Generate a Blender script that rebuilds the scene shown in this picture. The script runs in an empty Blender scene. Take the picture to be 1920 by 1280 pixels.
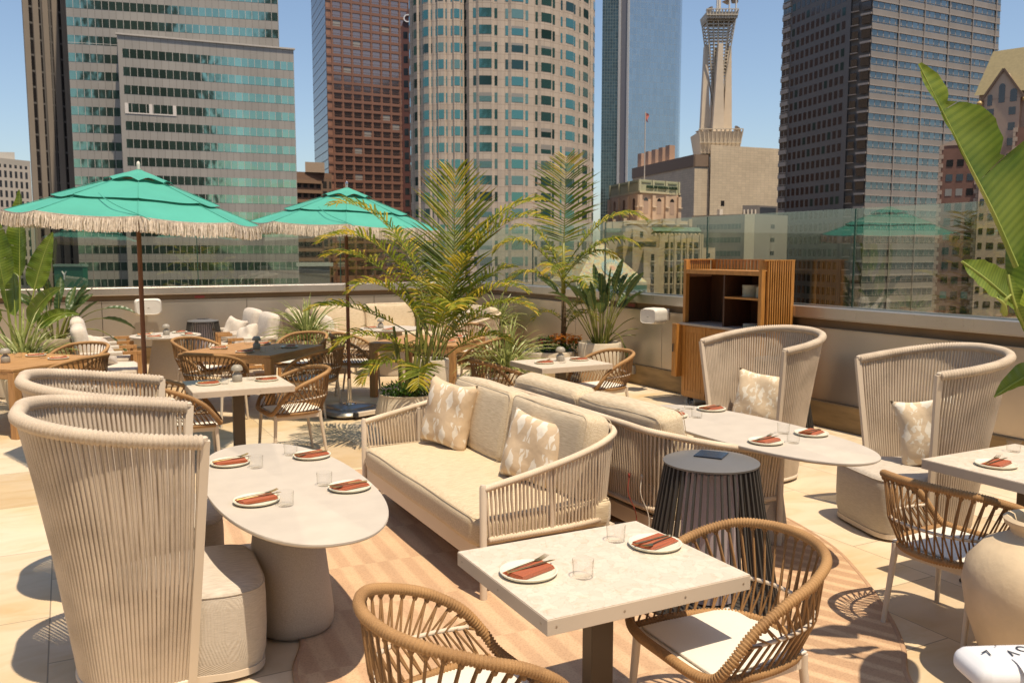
import bpy, math, random
from mathutils import Vector, Matrix
R = math.radians
PI = math.pi
rnd = random.Random(7)
S = bpy.context.scene
C = S.collection

# ------------------------------------------------------------------ camera
cam = bpy.data.cameras.new('camera')
co = bpy.data.objects.new('camera', cam)
C.objects.link(co)
EYE = Vector((0, 0, 1.9))
YAW, PITCH, FPX = 0.4763, 0.1035, 1616.0
co.location = EYE
co.rotation_euler = (PI/2 - PITCH, 0, -YAW)
cam.sensor_width = 36
cam.lens = 36*FPX/1920
cam.clip_start = 0.05
cam.clip_end = 6000
cam.dof.use_dof = True
cam.dof.focus_distance = 4.2
cam.dof.aperture_fstop = 7.0
S.camera = co

# ------------------------------------------------------------------ sky and sun
SUN = Vector((0.06, -0.34, 1.0)).normalized()      # towards the sun
EL = math.asin(SUN.z)
w = bpy.data.worlds.new('World')
S.world = w
w.use_nodes = True
nt = w.node_tree
sky = nt.nodes.new('ShaderNodeTexSky')
sky.sky_type = 'NISHITA'
sky.sun_disc = False
sky.sun_elevation = EL
sky.sun_rotation = math.atan2(SUN.x, SUN.y)
sky.air_density = 1.0
sky.dust_density = 1.2
sky.ozone_density = 1.0
bg = nt.nodes['Background']
bg.inputs['Strength'].default_value = 0.12
nt.links.new(sky.outputs[0], bg.inputs['Color'])
sl = bpy.data.lights.new('sun', 'SUN')
sl.energy = 4.8
sl.angle = R(0.55)
sl.color = (1.0, 0.85, 0.645)
so = bpy.data.objects.new('sun', sl)
C.objects.link(so)
so.rotation_euler = (-SUN).to_track_quat('-Z', 'Y').to_euler()
S.view_settings.view_transform = 'Standard'
S.view_settings.look = 'None'
S.view_settings.exposure = 0.27
S.view_settings.gamma = 1.0
S.render.engine = 'CYCLES'
S.cycles.max_bounces = 8
S.cycles.transparent_max_bounces = 24

# ------------------------------------------------------------------ materials
def new_mat(name):
    m = bpy.data.materials.new(name)
    m.use_nodes = True
    return m, m.node_tree, m.node_tree.nodes['Principled BSDF']

def N(t, kind, **kw):
    n = t.nodes.new('ShaderNode' + kind)
    for k, v in kw.items():
        if k in n.inputs: n.inputs[k].default_value = v
        else: setattr(n, k, v)
    return n

def ramp(t, src, stops):
    r = t.nodes.new('ShaderNodeValToRGB')
    e = r.color_ramp.elements
    while len(e) < len(stops): e.new(0.5)
    for q, (p, c) in zip(e, stops):
        q.position = p
        q.color = (*c, 1) if len(c) == 3 else c
    t.links.new(src, r.inputs[0])
    return r

def sc(c, k): return tuple(min(1, x*k) for x in c)

def mat(name, col, rough=0.6, metal=0.0, var=0.12, scale=6.0, bump=0.0, bscale=60.0,
        stretch=(1, 1, 1), spec=0.5, detail=4, transl=0.0, sheen=0.0):
    """one colour with soft noise variation and fine bump"""
    m, t, p = new_mat(name)
    tc = N(t, 'TexCoord')
    mp = N(t, 'Mapping', Scale=stretch)
    t.links.new(tc.outputs['Object'], mp.inputs[0])
    n = N(t, 'TexNoise', Scale=scale, Detail=detail)
    t.links.new(mp.outputs[0], n.inputs['Vector'])
    r = ramp(t, n.outputs[0], [(0.3, sc(col, 1-var)), (0.7, sc(col, 1+var))])
    t.links.new(r.outputs[0], p.inputs['Base Color'])
    p.inputs['Roughness'].default_value = rough
    p.inputs['Metallic'].default_value = metal
    p.inputs['Specular IOR Level'].default_value = spec
    if sheen: p.inputs['Sheen Weight'].default_value = sheen
    if bump:
        b = N(t, 'Bump', Strength=bump, Distance=0.004)
        n2 = N(t, 'TexNoise', Scale=bscale, Detail=3)
        t.links.new(mp.outputs[0], n2.inputs['Vector'])
        t.links.new(n2.outputs[0], b.inputs['Height'])
        t.links.new(b.outputs[0], p.inputs['Normal'])
    if transl:
        tr = N(t, 'BsdfTranslucent')
        mx = N(t, 'MixShader', Fac=transl)
        t.links.new(r.outputs[0], tr.inputs[0])
        t.links.new(p.outputs[0], mx.inputs[1]); t.links.new(tr.outputs[0], mx.inputs[2])
        t.links.new(mx.outputs[0], t.nodes['Material Output'].inputs[0])
    return m

def fabric(name, c1, c2, sx=(14, 60, 60), rough=0.9, bump=0.25):
    """woven slub fabric: streaks of two yarn colours and a weave bump"""
    m, t, p = new_mat(name)
    tc = N(t, 'TexCoord')
    mp = N(t, 'Mapping', Scale=sx)
    t.links.new(tc.outputs['Object'], mp.inputs[0])
    n = N(t, 'TexNoise', Scale=1.0, Detail=3)
    t.links.new(mp.outputs[0], n.inputs['Vector'])
    r = ramp(t, n.outputs[0], [(0.35, c1), (0.68, c2)])
    t.links.new(r.outputs[0], p.inputs['Base Color'])
    p.inputs['Roughness'].default_value = rough
    p.inputs['Sheen Weight'].default_value = 0.15
    w1 = N(t, 'TexWave', Scale=160.0, Distortion=0.5)
    w2 = N(t, 'TexNoise', Scale=260.0)
    t.links.new(tc.outputs['Object'], w1.inputs['Vector'])
    t.links.new(tc.outputs['Object'], w2.inputs['Vector'])
    mx = N(t, 'Math', operation='ADD')
    t.links.new(w1.outputs['Fac'], mx.inputs[0]); t.links.new(w2.outputs[0], mx.inputs[1])
    mb = N(t, 'Math', operation='ADD')
    t.links.new(mx.outputs[0], mb.inputs[0]); t.links.new(n.outputs[0], mb.inputs[1])
    b = N(t, 'Bump', Strength=bump, Distance=0.002)
    t.links.new(mb.outputs[0], b.inputs['Height'])
    t.links.new(b.outputs[0], p.inputs['Normal'])
    return m

def rope_mat(name, c1, c2, s=420.0):
    m, t, p = new_mat(name)
    tc = N(t, 'TexCoord')
    n = N(t, 'TexVoronoi', Scale=s)
    t.links.new(tc.outputs['Object'], n.inputs['Vector'])
    n2 = N(t, 'TexNoise', Scale=5.0)
    t.links.new(tc.outputs['Object'], n2.inputs['Vector'])
    a = N(t, 'Math', operation='MULTIPLY_ADD'); a.inputs[1].default_value = 0.5; 
    t.links.new(n.outputs['Distance'], a.inputs[0]); t.links.new(n2.outputs[0], a.inputs[2])
    r = ramp(t, a.outputs[0], [(0.42, c2), (0.9, c1)])
    t.links.new(r.outputs[0], p.inputs['Base Color'])
    p.inputs['Roughness'].default_value = 0.75
    b = N(t, 'Bump', Strength=0.5, Distance=0.0015)
    t.links.new(n.outputs['Distance'], b.inputs['Height'])
    t.links.new(b.outputs[0], p.inputs['Normal'])
    return m

def wood(name, c1, c2, axis=(2, 2, 30), rough=0.5, scale=2.2):
    m, t, p = new_mat(name)
    tc = N(t, 'TexCoord')
    mp = N(t, 'Mapping', Scale=axis)
    t.links.new(tc.outputs['Object'], mp.inputs[0])
    n = N(t, 'TexNoise', Scale=scale, Detail=6, Distortion=0.6)
    t.links.new(mp.outputs[0], n.inputs['Vector'])
    r = ramp(t, n.outputs[0], [(0.3, c1), (0.7, c2)])
    t.links.new(r.outputs[0], p.inputs['Base Color'])
    p.inputs['Roughness'].default_value = rough
    b = N(t, 'Bump', Strength=0.15, Distance=0.002)
    t.links.new(n.outputs[0], b.inputs['Height']); t.links.new(b.outputs[0], p.inputs['Normal'])
    return m

def clear_glass(name, tint, refl=1.0, rough=0.0, ior=1.5, base=0.0):
    """pane of glass: tinted see-through plus fresnel reflection"""
    m, t, p = new_mat(name)
    t.nodes.remove(p)
    tr = N(t, 'BsdfTransparent'); tr.inputs[0].default_value = (*tint, 1)
    gl = N(t, 'BsdfGlossy'); gl.inputs['Roughness'].default_value = rough
    gl.inputs['Color'].default_value = (0.95, 1, 0.97, 1)
    lw = N(t, 'LayerWeight', Blend=0.5)                     # schlick, the same from both sides
    fr = N(t, 'Math', operation='POWER'); fr.inputs[1].default_value = 4.0
    t.links.new(lw.outputs['Facing'], fr.inputs[0])
    mm = N(t, 'Math', operation='MULTIPLY_ADD'); mm.inputs[1].default_value = refl; mm.inputs[2].default_value = base
    mm.use_clamp = True
    mx = N(t, 'MixShader')
    t.links.new(fr.outputs[0], mm.inputs[0]); t.links.new(mm.outputs[0], mx.inputs[0])
    t.links.new(tr.outputs[0], mx.inputs[1]); t.links.new(gl.outputs[0], mx.inputs[2])
    t.links.new(mx.outputs[0], t.nodes['Material Output'].inputs[0])
    return m

def window_glass(name, tint, metal=0.85, rough=0.07, wob=0.15, wscale=0.35):
    """coated facade glass that mirrors sky and neighbours"""
    m, t, p = new_mat(name)
    p.inputs['Base Color'].default_value = (*tint, 1)
    p.inputs['Metallic'].default_value = metal
    p.inputs['Roughness'].default_value = rough
    tc = N(t, 'TexCoord')
    n = N(t, 'TexNoise', Scale=wscale, Detail=1)
    t.links.new(tc.outputs['Object'], n.inputs['Vector'])
    b = N(t, 'Bump', Strength=wob, Distance=0.05)
    t.links.new(n.outputs[0], b.inputs['Height']); t.links.new(b.outputs[0], p.inputs['Normal'])
    return m

def uv_panels(name, col, joint, bw, bh, mortar=0.02, rough=0.8, var=0.06, off=0.0, metal=0.0, spec=0.4):
    """cladding panels laid out in metres on the uv of a wall"""
    m, t, p = new_mat(name)
    tc = N(t, 'TexCoord')
    b = N(t, 'TexBrick', Scale=1.0)
    b.offset = off
    b.inputs['Mortar Size'].default_value = mortar
    b.inputs['Mortar Smooth'].default_value = 0.2
    b.inputs['Brick Width'].default_value = bw
    b.inputs['Row Height'].default_value = bh
    b.inputs['Color1'].default_value = (*sc(col, 1-var), 1)
    b.inputs['Color2'].default_value = (*sc(col, 1+var), 1)
    b.inputs['Mortar'].default_value = (*joint, 1)
    t.links.new(tc.outputs['UV'], b.inputs['Vector'])
    n = N(t, 'TexNoise', Scale=0.12, Detail=5)
    t.links.new(tc.outputs['Object'], n.inputs['Vector'])
    r = ramp(t, n.outputs[0], [(0.3, (0.86, 0.86, 0.86)), (0.7, (1, 1, 1))])
    mx = N(t, 'MixRGB', blend_type='MULTIPLY', Fac=1.0)
    t.links.new(b.outputs[0], mx.inputs[1]); t.links.new(r.outputs[0], mx.inputs[2])
    t.links.new(mx.outputs[0], p.inputs['Base Color'])
    p.inputs['Roughness'].default_value = rough
    p.inputs['Metallic'].default_value = metal
    p.inputs['Specular IOR Level'].default_value = spec
    return m

# ------------------------------------------------------------------ mesh helper
class MB:
    def __init__(s): s.v = []; s.f = []; s.uv = {}; s.mi = {}; s.cur = 0
    def face(s, pts, uv=None):
        i = len(s.v); s.v += [tuple(p) for p in pts]
        s.f.append(tuple(range(i, i+len(pts))))
        if uv: s.uv[len(s.f)-1] = uv
        if s.cur: s.mi[len(s.f)-1] = s.cur
    def add(s, vs, fs):
        i = len(s.v); s.v += [tuple(p) for p in vs]
        for f in fs:
            s.f.append(tuple(i+k for k in f))
            if s.cur: s.mi[len(s.f)-1] = s.cur
    def box(s, c, d, rot=None, bev=0.0):
        x, y, z = d[0]/2, d[1]/2, d[2]/2
        if bev > 0 and min(x, y, z) > bev:
            pts = []
            for sz in (-1, 1):
                for ring in ((0,), ):
                    pass
            vs = []; b = bev
            # 24-vertex chamfered box
            idx = {}
            for sx in (-1, 1):
                for sy in (-1, 1):
                    for sz in (-1, 1):
                        for a in range(3):
                            p = [sx*(x-b), sy*(y-b), sz*(z-b)]
                            p[a] = (sx*x, sy*y, sz*z)[a]
                            idx[(sx, sy, sz, a)] = len(vs); vs.append(p)
            fs = []
            for a in range(3):
                o = [k for k in range(3) if k != a]
                for sg in (-1, 1):
                    q = []
                    for (s1, s2) in ((-1, -1), (1, -1), (1, 1), (-1, 1)):
                        k = [0, 0, 0]; k[a] = sg; k[o[0]] = s1; k[o[1]] = s2
                        q.append(idx[(k[0], k[1], k[2], a)])
                    flip = (sg > 0) == (a == 1)
                    fs.append(q[::-1] if flip else q)
                for s1 in (-1, 1):
                    for s2 in (-1, 1):
                        k0 = [0, 0, 0]; k0[a] = -1; k0[o[0]] = s1; k0[o[1]] = s2
                        k1 = list(k0); k1[a] = 1
                        fs.append([idx[(*k0, o[0])], idx[(*k1, o[0])], idx[(*k1, o[1])], idx[(*k0, o[1])]])
            for sx in (-1, 1):
                for sy in (-1, 1):
                    for sz in (-1, 1):
                        fs.append([idx[(sx, sy, sz, 0)], idx[(sx, sy, sz, 1)], idx[(sx, sy, sz, 2)]])
            vv = [Vector(p) for p in vs]
        else:
            vv = [Vector((i*x, j*y, k*z)) for k in (-1, 1) for j in (-1, 1) for i in (-1, 1)]
            fs = [(0, 2, 3, 1), (4, 5, 7, 6), (0, 1, 5, 4), (2, 6, 7, 3), (0, 4, 6, 2), (1, 3, 7, 5)]
        if rot is not None: vv = [rot @ p for p in vv]
        c = Vector(c)
        s.add([p+c for p in vv], fs)
    def bar(s, a, b, wx, wy, up=(0, 0, 1)):
        """rectangular bar from a to b"""
        a, b = Vector(a), Vector(b); d = (b-a); L = d.length; d.normalize()
        u = Vector(up)
        if abs(u.dot(d)) > 0.98: u = Vector((0, 1, 0))
        x = d.cross(u).normalized(); y = x.cross(d)
        vs = []
        for p in (a, b):
            for i, j in ((-1, -1), (1, -1), (1, 1), (-1, 1)):
                vs.append(p + x*(i*wx/2) + y*(j*wy/2))
        s.add(vs, [(3, 2, 1, 0), (4, 5, 6, 7), (0, 1, 5, 4), (1, 2, 6, 5), (2, 3, 7, 6), (3, 0, 4, 7)])
    def tube(s, path, r, seg=8, closed=False, flat=None, cap=True):
        P = [Vector(p) for p in path]; n = len(P)
        rr = r if callable(r) else (lambda i: r)
        rings = []; prev = None
        for i, p in enumerate(P):
            if closed: d = P[(i+1) % n]-P[i-1]
            else: d = P[min(i+1, n-1)]-P[max(i-1, 0)]
            if d.length < 1e-9: d = Vector((0, 0, 1))
            d.normalize()
            if prev is None:
                u = Vector((0, 0, 1)) if abs(d.z) < 0.9 else Vector((1, 0, 0))
                x = d.cross(u).normalized()
            else:
                x = (prev - d*prev.dot(d))
                x = x.normalized() if x.length > 1e-6 else d.cross(Vector((0, 0, 1))).normalized()
            prev = x; y = d.cross(x)
            q = rr(i); fx, fy = flat if flat else (1, 1)
            rings.append([p + x*(math.cos(2*PI*k/seg)*q*fx) + y*(math.sin(2*PI*k/seg)*q*fy) for k in range(seg)])
        fs = []
        m = n if closed else n-1
        for i in range(m):
            a = i*seg; b = ((i+1) % n)*seg
            for k in range(seg):
                k2 = (k+1) % seg
                fs.append((a+k, a+k2, b+k2, b+k))
        if not closed and cap:
            fs.append(tuple(range(seg-1, -1, -1))); fs.append(tuple((n-1)*seg+k for k in range(seg)))
        s.add([p for r_ in rings for p in r_], fs)
    def lathe(s, prof, seg=24, c=(0, 0, 0), sx=1, sy=1, rot=None, p=2.0):
        vs = []; fs = []; n = len(prof)
        for r_, z in prof:
            for k in range(seg):
                a = 2*PI*k/seg
                ca, sa = math.cos(a), math.sin(a)
                if p != 2.0:
                    ca = math.copysign(abs(ca)**(2/p), ca); sa = math.copysign(abs(sa)**(2/p), sa)
                q = Vector((ca*r_*sx, sa*r_*sy, z))
                if rot is not None: q = rot @ q
                vs.append(q+Vector(c))
        for i in range(n-1):
            for k in range(seg):
                k2 = (k+1) % seg
                fs.append((i*seg+k, i*seg+k2, (i+1)*seg+k2, (i+1)*seg+k))
        if prof[0][0] > 1e-5: fs.append(tuple(range(seg-1, -1, -1)))
        if prof[-1][0] > 1e-5: fs.append(tuple((n-1)*seg+k for k in range(seg)))
        s.add(vs, fs)
    def prism(s, poly, z0, z1, uv=False, top=True):
        n = len(poly)
        if uv:
            acc = 0
            for i in range(n):
                a = poly[i]; b = poly[(i+1) % n]; L = math.hypot(b[0]-a[0], b[1]-a[1])
                s.face([(a[0], a[1], z0), (b[0], b[1], z0), (b[0], b[1], z1), (a[0], a[1], z1)],
                       [(acc, z0), (acc+L, z0), (acc+L, z1), (acc, z1)])
                acc += L
            s.face([(p[0], p[1], z1) for p in poly], [(p[0], p[1]) for p in poly])
        else:
            vs = [(p[0], p[1], z0) for p in poly]+[(p[0], p[1], z1) for p in poly]
            fs = [(i, (i+1) % n, n+(i+1) % n, n+i) for i in range(n)]
            fs += [tuple(range(n-1, -1, -1)), tuple(range(n, 2*n))]
            s.add(vs, fs)
    def strip(s, rows, uvs=None):
        n = len(rows[0]); i0 = len(s.v)
        for r_ in rows: s.v += [tuple(p) for p in r_]
        for i in range(len(rows)-1):
            for k in range(n-1):
                s.f.append((i0+i*n+k, i0+i*n+k+1, i0+(i+1)*n+k+1, i0+(i+1)*n+k))
                if uvs: s.uv[len(s.f)-1] = [uvs[i][k], uvs[i][k+1], uvs[i+1][k+1], uvs[i+1][k]]
                if s.cur: s.mi[len(s.f)-1] = s.cur
    def mesh(s, name, m, smooth=False):
        me = bpy.data.meshes.new(name)
        me.from_pydata(s.v, [], s.f)
        for q in (m if isinstance(m, (list, tuple)) else [m]): me.materials.append(q)
        if s.uv:
            ul = me.uv_layers.new(name='UVMap')
            for fi, uvs in s.uv.items():
                pl = me.polygons[fi]
                for li, q in zip(pl.loop_indices, uvs): ul.data[li].uv = q
        for fi, k in s.mi.items(): me.polygons[fi].material_index = k
        if smooth:
            me.shade_smooth()
            if smooth != True:
                me.set_sharp_from_angle(angle=R(smooth))
        me.update()
        return me
    def build(s, name, m, parent=None, smooth=False, label=None, kind=None, loc=None, rot=None):
        return put(name, s.mesh(name, m, smooth), parent, label, kind, loc, rot)

def put(name, me, parent=None, label=None, kind=None, loc=None, rot=None):
    o = bpy.data.objects.new(name, me)
    C.objects.link(o)
    if parent: o.parent = parent
    if label: o['label'] = label
    if kind: o['kind'] = kind
    if loc: o.location = loc
    if rot: o.rotation_euler = rot
    return o

def tag(o, label, cat, group=None):
    o['label'] = label; o['category'] = cat
    if group: o['group'] = group
    return o

def thing(name, label, cat, loc=(0, 0, 0), rz=0.0, group=None):
    o = bpy.data.objects.new(name, None)
    o.empty_display_size = 0.2
    C.objects.link(o)
    o.location = loc; o.rotation_euler = (0, 0, rz)
    return tag(o, label, cat, group)

def dup(root, label, loc, rz=0.0, group=None):
    r = root.copy(); C.objects.link(r)
    r.location = loc; r.rotation_euler = (root.rotation_euler[0], root.rotation_euler[1], rz)
    r['label'] = label
    if group: r['group'] = group
    for ch in list(root.children):
        c = ch.copy(); C.objects.link(c); c.parent = r
        for g in list(ch.children):
            d = g.copy(); C.objects.link(d); d.parent = c
    return r

def rcushion(w, d, h, r=0.04, puff=0.0, n=10, wob=0.0, seed=1):
    """rounded cushion standing on z=0, centred in x and y; returns MB"""
    b = MB(); q = random.Random(seed)
    ph = [q.uniform(0, 6) for _ in range(6)]
    hx, hy, hz = w/2, d/2, h/2
    def P(u):
        x, y, z = u
        c = Vector((max(-hx+r, min(hx-r, x*hx)), max(-hy+r, min(hy-r, y*hy)), max(-hz+r, min(hz-r, z*hz))))
        o = Vector((x*hx, y*hy, z*hz))-c
        if o.length > 1e-9: o = o.normalized()*r
        p = c+o
        kx = 1-abs(x)**2.5; ky = 1-abs(y)**2.5; kz = 1-abs(z)**2.5
        p.z += puff*kx*ky*z; p.y += puff*kx*kz*y*0.6; p.x += puff*ky*kz*x*0.6
        if wob:
            p += Vector((math.sin(p.y*9+ph[0])+math.sin(p.z*13+ph[1]), math.sin(p.x*8+ph[2])+math.sin(p.z*11+ph[3]),
                         math.sin(p.x*7+ph[4])+math.sin(p.y*10+ph[5])))*wob
        p.z += hz
        return p
    e = min(0.35, r/min(hx, hy, hz)*0.6)
    ts = sorted(set([-1+2*i/n for i in range(n+1)]+[-1+e*0.33, 1-e*0.33]))
    for ax in range(3):
        o = [k for k in range(3) if k != ax]
        for sg in (-1, 1):
            rows = []
            for a in ts:
                row = []
                for c in ts:
                    u = [0, 0, 0]; u[ax] = sg; u[o[0]] = a; u[o[1]] = c
                    row.append(P(u))
                rows.append(row)
            if (sg > 0) == (ax != 1): rows = rows[::-1]
            b.strip(rows)
    return b

def weld(o, dist=1e-5):
    me = o.data
    import bmesh
    bm = bmesh.new(); bm.from_mesh(me)
    bmesh.ops.remove_doubles(bm, verts=bm.verts, dist=dist)
    bm.to_mesh(me); bm.free()
    return o

def lerp(a, b, t): return a+(b-a)*t
def vl(a, b, t): return Vector(a)*(1-t)+Vector(b)*t

def catmull(pts, n=8, closed=False):
    P = [Vector(p) for p in pts]; out = []; m = len(P)
    for i in range(m if closed else m-1):
        p0 = P[(i-1) % m] if closed or i > 0 else P[0]*2-P[1]
        p1 = P[i]; p2 = P[(i+1) % m]
        p3 = P[(i+2) % m] if closed or i+2 < m else P[-1]*2-P[-2]
        for k in range(n):
            t = k/n
            out.append(0.5*((2*p1)+(p2-p0)*t+(2*p0-5*p1+4*p2-p3)*t*t+(3*p1-p0-3*p2+p3)*t**3))
    if not closed: out.append(P[-1])
    return out

def resample(path, step, closed=False):
    P = list(path)+([path[0]] if closed else [])
    L = [0]
    for a, b in zip(P, P[1:]): L.append(L[-1]+(b-a).length)
    n = max(2, int(L[-1]/step)); out = []; j = 0
    for i in range(n if closed else n+1):
        s_ = L[-1]*i/n
        while j < len(L)-2 and L[j+1] < s_: j += 1
        t = (s_-L[j])/max(1e-9, L[j+1]-L[j])
        out.append(P[j].lerp(P[j+1], t))
    return out

def wrapped(b, path, r, pitch, closed=False, seg=9, depth=0.12):
    """rail bound with cord: a tube whose radius ripples with every turn"""
    Q = resample(path, pitch/3, closed)
    b.tube(Q, lambda i: r*(1+depth*(0.5 if i % 3 == 1 else (-1 if i % 3 == 0 else 0.5))), seg=seg, closed=closed)

def text_mesh(name, txt, size, m, parent=None, loc=(0, 0, 0), rot=(0, 0, 0), ext=0.002, flip=False):
    cu = bpy.data.curves.new(name, 'FONT')
    cu.body = txt; cu.size = size; cu.extrude = ext; cu.align_x = 'CENTER'; cu.align_y = 'CENTER'
    tmp = bpy.data.objects.new(name, cu)
    C.objects.link(tmp)
    bpy.context.view_layer.update()
    me = bpy.data.meshes.new_from_object(tmp.evaluated_get(bpy.context.evaluated_depsgraph_get()))
    bpy.data.objects.remove(tmp)
    me.materials.clear(); me.materials.append(m)
    o = put(name, me, parent, loc=loc, rot=rot)
    return o

def rad(p, k):
    """p pushed k metres further from the viewer"""
    q = Vector((p[0], p[1], 0)); return q+q.normalized()*k

def bp(px, py, D):
    """a point of the city at horizontal distance D ahead, from where it shows in the photo"""
    dx = (px-960)/FPX; dy = -(py-640)/FPX
    x, y, z = dx, math.cos(PITCH)+dy*math.sin(PITCH), -math.sin(PITCH)+dy*math.cos(PITCH)
    c, s = math.cos(YAW), math.sin(YAW)
    k = D/y
    return Vector(((c*x+s*y)*k, (-s*x+c*y)*k, z*k+1.9))
# ------------------------------------------------------------------ material library
def travertine(name, c1, c2, joint, bw, bh, off=0.5):
    m, t, p = new_mat(name)
    tc = N(t, 'TexCoord')
    b = N(t, 'TexBrick', Scale=1.0); b.offset = off
    b.inputs['Mortar Size'].default_value = 0.004
    b.inputs['Mortar Smooth'].default_value = 0.3
    b.inputs['Brick Width'].default_value = bw
    b.inputs['Row Height'].default_value = bh
    b.inputs['Color1'].default_value = (0, 0, 0, 1)
    b.inputs['Color2'].default_value = (1, 1, 1, 1)
    b.inputs['Mortar'].default_value = (0.5, 0.5, 0.5, 1)
    mr = N(t, 'Mapping', Rotation=(0, 0, PI/2), Location=(0.33, 0.16, 0))
    t.links.new(tc.outputs['Object'], mr.inputs[0])
    t.links.new(mr.outputs[0], b.inputs['Vector'])
    # veins: per-tile shifted, stretched noise
    mx0 = N(t, 'VectorMath', operation='MULTIPLY_ADD')
    mx0.inputs[1].default_value = (7, 3, 5)
    t.links.new(b.outputs['Color'], mx0.inputs[0]); t.links.new(tc.outputs['Object'], mx0.inputs[2])
    mp = N(t, 'Mapping', Scale=(0.9, 2.0, 1)); t.links.new(mx0.outputs[0], mp.inputs[0])
    n = N(t, 'TexNoise', Scale=1.6, Detail=8, Distortion=1.4); n.inputs['Roughness'].default_value = 0.62
    t.links.new(mp.outputs[0], n.inputs['Vector'])
    r = ramp(t, n.outputs[0], [(0.28, c2), (0.52, c1), (0.74, sc(c1, 1.09))])
    n3 = N(t, 'TexNoise', Scale=0.9, Detail=5); t.links.new(tc.outputs['Object'], n3.inputs['Vector'])
    st = ramp(t, n3.outputs[0], [(0.44, (1, 1, 1)), (0.62, (0.93, 0.84, 0.66))])
    m1 = N(t, 'MixRGB', blend_type='MULTIPLY', Fac=0.8)
    t.links.new(r.outputs[0], m1.inputs[1]); t.links.new(st.outputs[0], m1.inputs[2])
    tone = ramp(t, b.outputs['Color'], [(0.0, (0.82, 0.76, 0.68)), (0.5, (0.96, 0.95, 0.93)), (1.0, (1.10, 1.11, 1.14))])
    m2 = N(t, 'MixRGB', blend_type='MULTIPLY', Fac=1.0)
    t.links.new(m1.outputs[0], m2.inputs[1]); t.links.new(tone.outputs[0], m2.inputs[2])
    m3 = N(t, 'MixRGB', Fac=0.0); m3.inputs[2].default_value = (*joint, 1)
    t.links.new(b.outputs['Fac'], m3.inputs[0]); t.links.new(m2.outputs[0], m3.inputs[1])
    t.links.new(m3.outputs[0], p.inputs['Base Color'])
    p.inputs['Roughness'].default_value = 0.55
    n2 = N(t, 'TexNoise', Scale=70.0, Detail=4); t.links.new(tc.outputs['Object'], n2.inputs['Vector'])
    bm = N(t, 'Bump', Strength=0.25, Distance=0.002); t.links.new(n2.outputs[0], bm.inputs['Height'])
    t.links.new(bm.outputs[0], p.inputs['Normal'])
    return m

def rug_mat(name, ang, pitch, c1, c2, run=0.62, thin=2.4):
    m, t, p = new_mat(name)
    tc = N(t, 'TexCoord')
    mp = N(t, 'Mapping', Rotation=(0, 0, ang)); t.links.new(tc.outputs['Object'], mp.inputs[0])
    sp = N(t, 'SeparateXYZ'); t.links.new(mp.outputs[0], sp.inputs[0])
    def M_(op, a, b=None):
        q = N(t, 'Math', operation=op)
        for i, x in enumerate((a, b)):
            if x is None: continue
            if isinstance(x, (int, float)): q.inputs[i].default_value = x
            else: t.links.new(x, q.inputs[i])
        return q.outputs[0]
    colm = M_('MULTIPLY', M_('FLOOR', M_('MULTIPLY', sp.outputs[1], 1/run)), 0.5)      # every second run shifts half a stripe
    st = M_('FRACT', M_('ADD', M_('MULTIPLY', sp.outputs[0], 1/pitch), colm))
    edge = M_('MULTIPLY', M_('ABSOLUTE', M_('SUBTRACT', st, 0.5)), 14.0)
    fac = N(t, 'MapRange'); fac.inputs[1].default_value = thin; fac.inputs[2].default_value = thin+2.0
    t.links.new(edge, fac.inputs[0])
    # woven dots
    w1 = N(t, 'TexVoronoi', Scale=85.0); t.links.new(mp.outputs[0], w1.inputs['Vector'])
    n = N(t, 'TexNoise', Scale=3.0, Detail=3); t.links.new(tc.outputs['Object'], n.inputs['Vector'])
    base = N(t, 'MixRGB'); base.inputs[1].default_value = (*c2, 1); base.inputs[2].default_value = (*c1, 1)
    t.links.new(fac.outputs[0], base.inputs[0])
    dk = ramp(t, w1.outputs['Distance'], [(0.0, (0.82, 0.8, 0.78)), (0.55, (1.05, 1.05, 1.05))])
    m1 = N(t, 'MixRGB', blend_type='MULTIPLY', Fac=1.0)
    t.links.new(base.outputs[0], m1.inputs[1]); t.links.new(dk.outputs[0], m1.inputs[2])
    dn = ramp(t, n.outputs[0], [(0.3, (0.9, 0.9, 0.9)), (0.7, (1.05, 1.05, 1.05))])
    m2 = N(t, 'MixRGB', blend_type='MULTIPLY', Fac=1.0)
    t.links.new(m1.outputs[0], m2.inputs[1]); t.links.new(dn.outputs[0], m2.inputs[2])
    t.links.new(m2.outputs[0], p.inputs['Base Color'])
    p.inputs['Roughness'].default_value = 0.95
    bm = N(t, 'Bump', Strength=0.5, Distance=0.003); t.links.new(w1.outputs['Distance'], bm.inputs['Height'])
    t.links.new(bm.outputs[0], p.inputs['Normal'])
    return m

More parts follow.
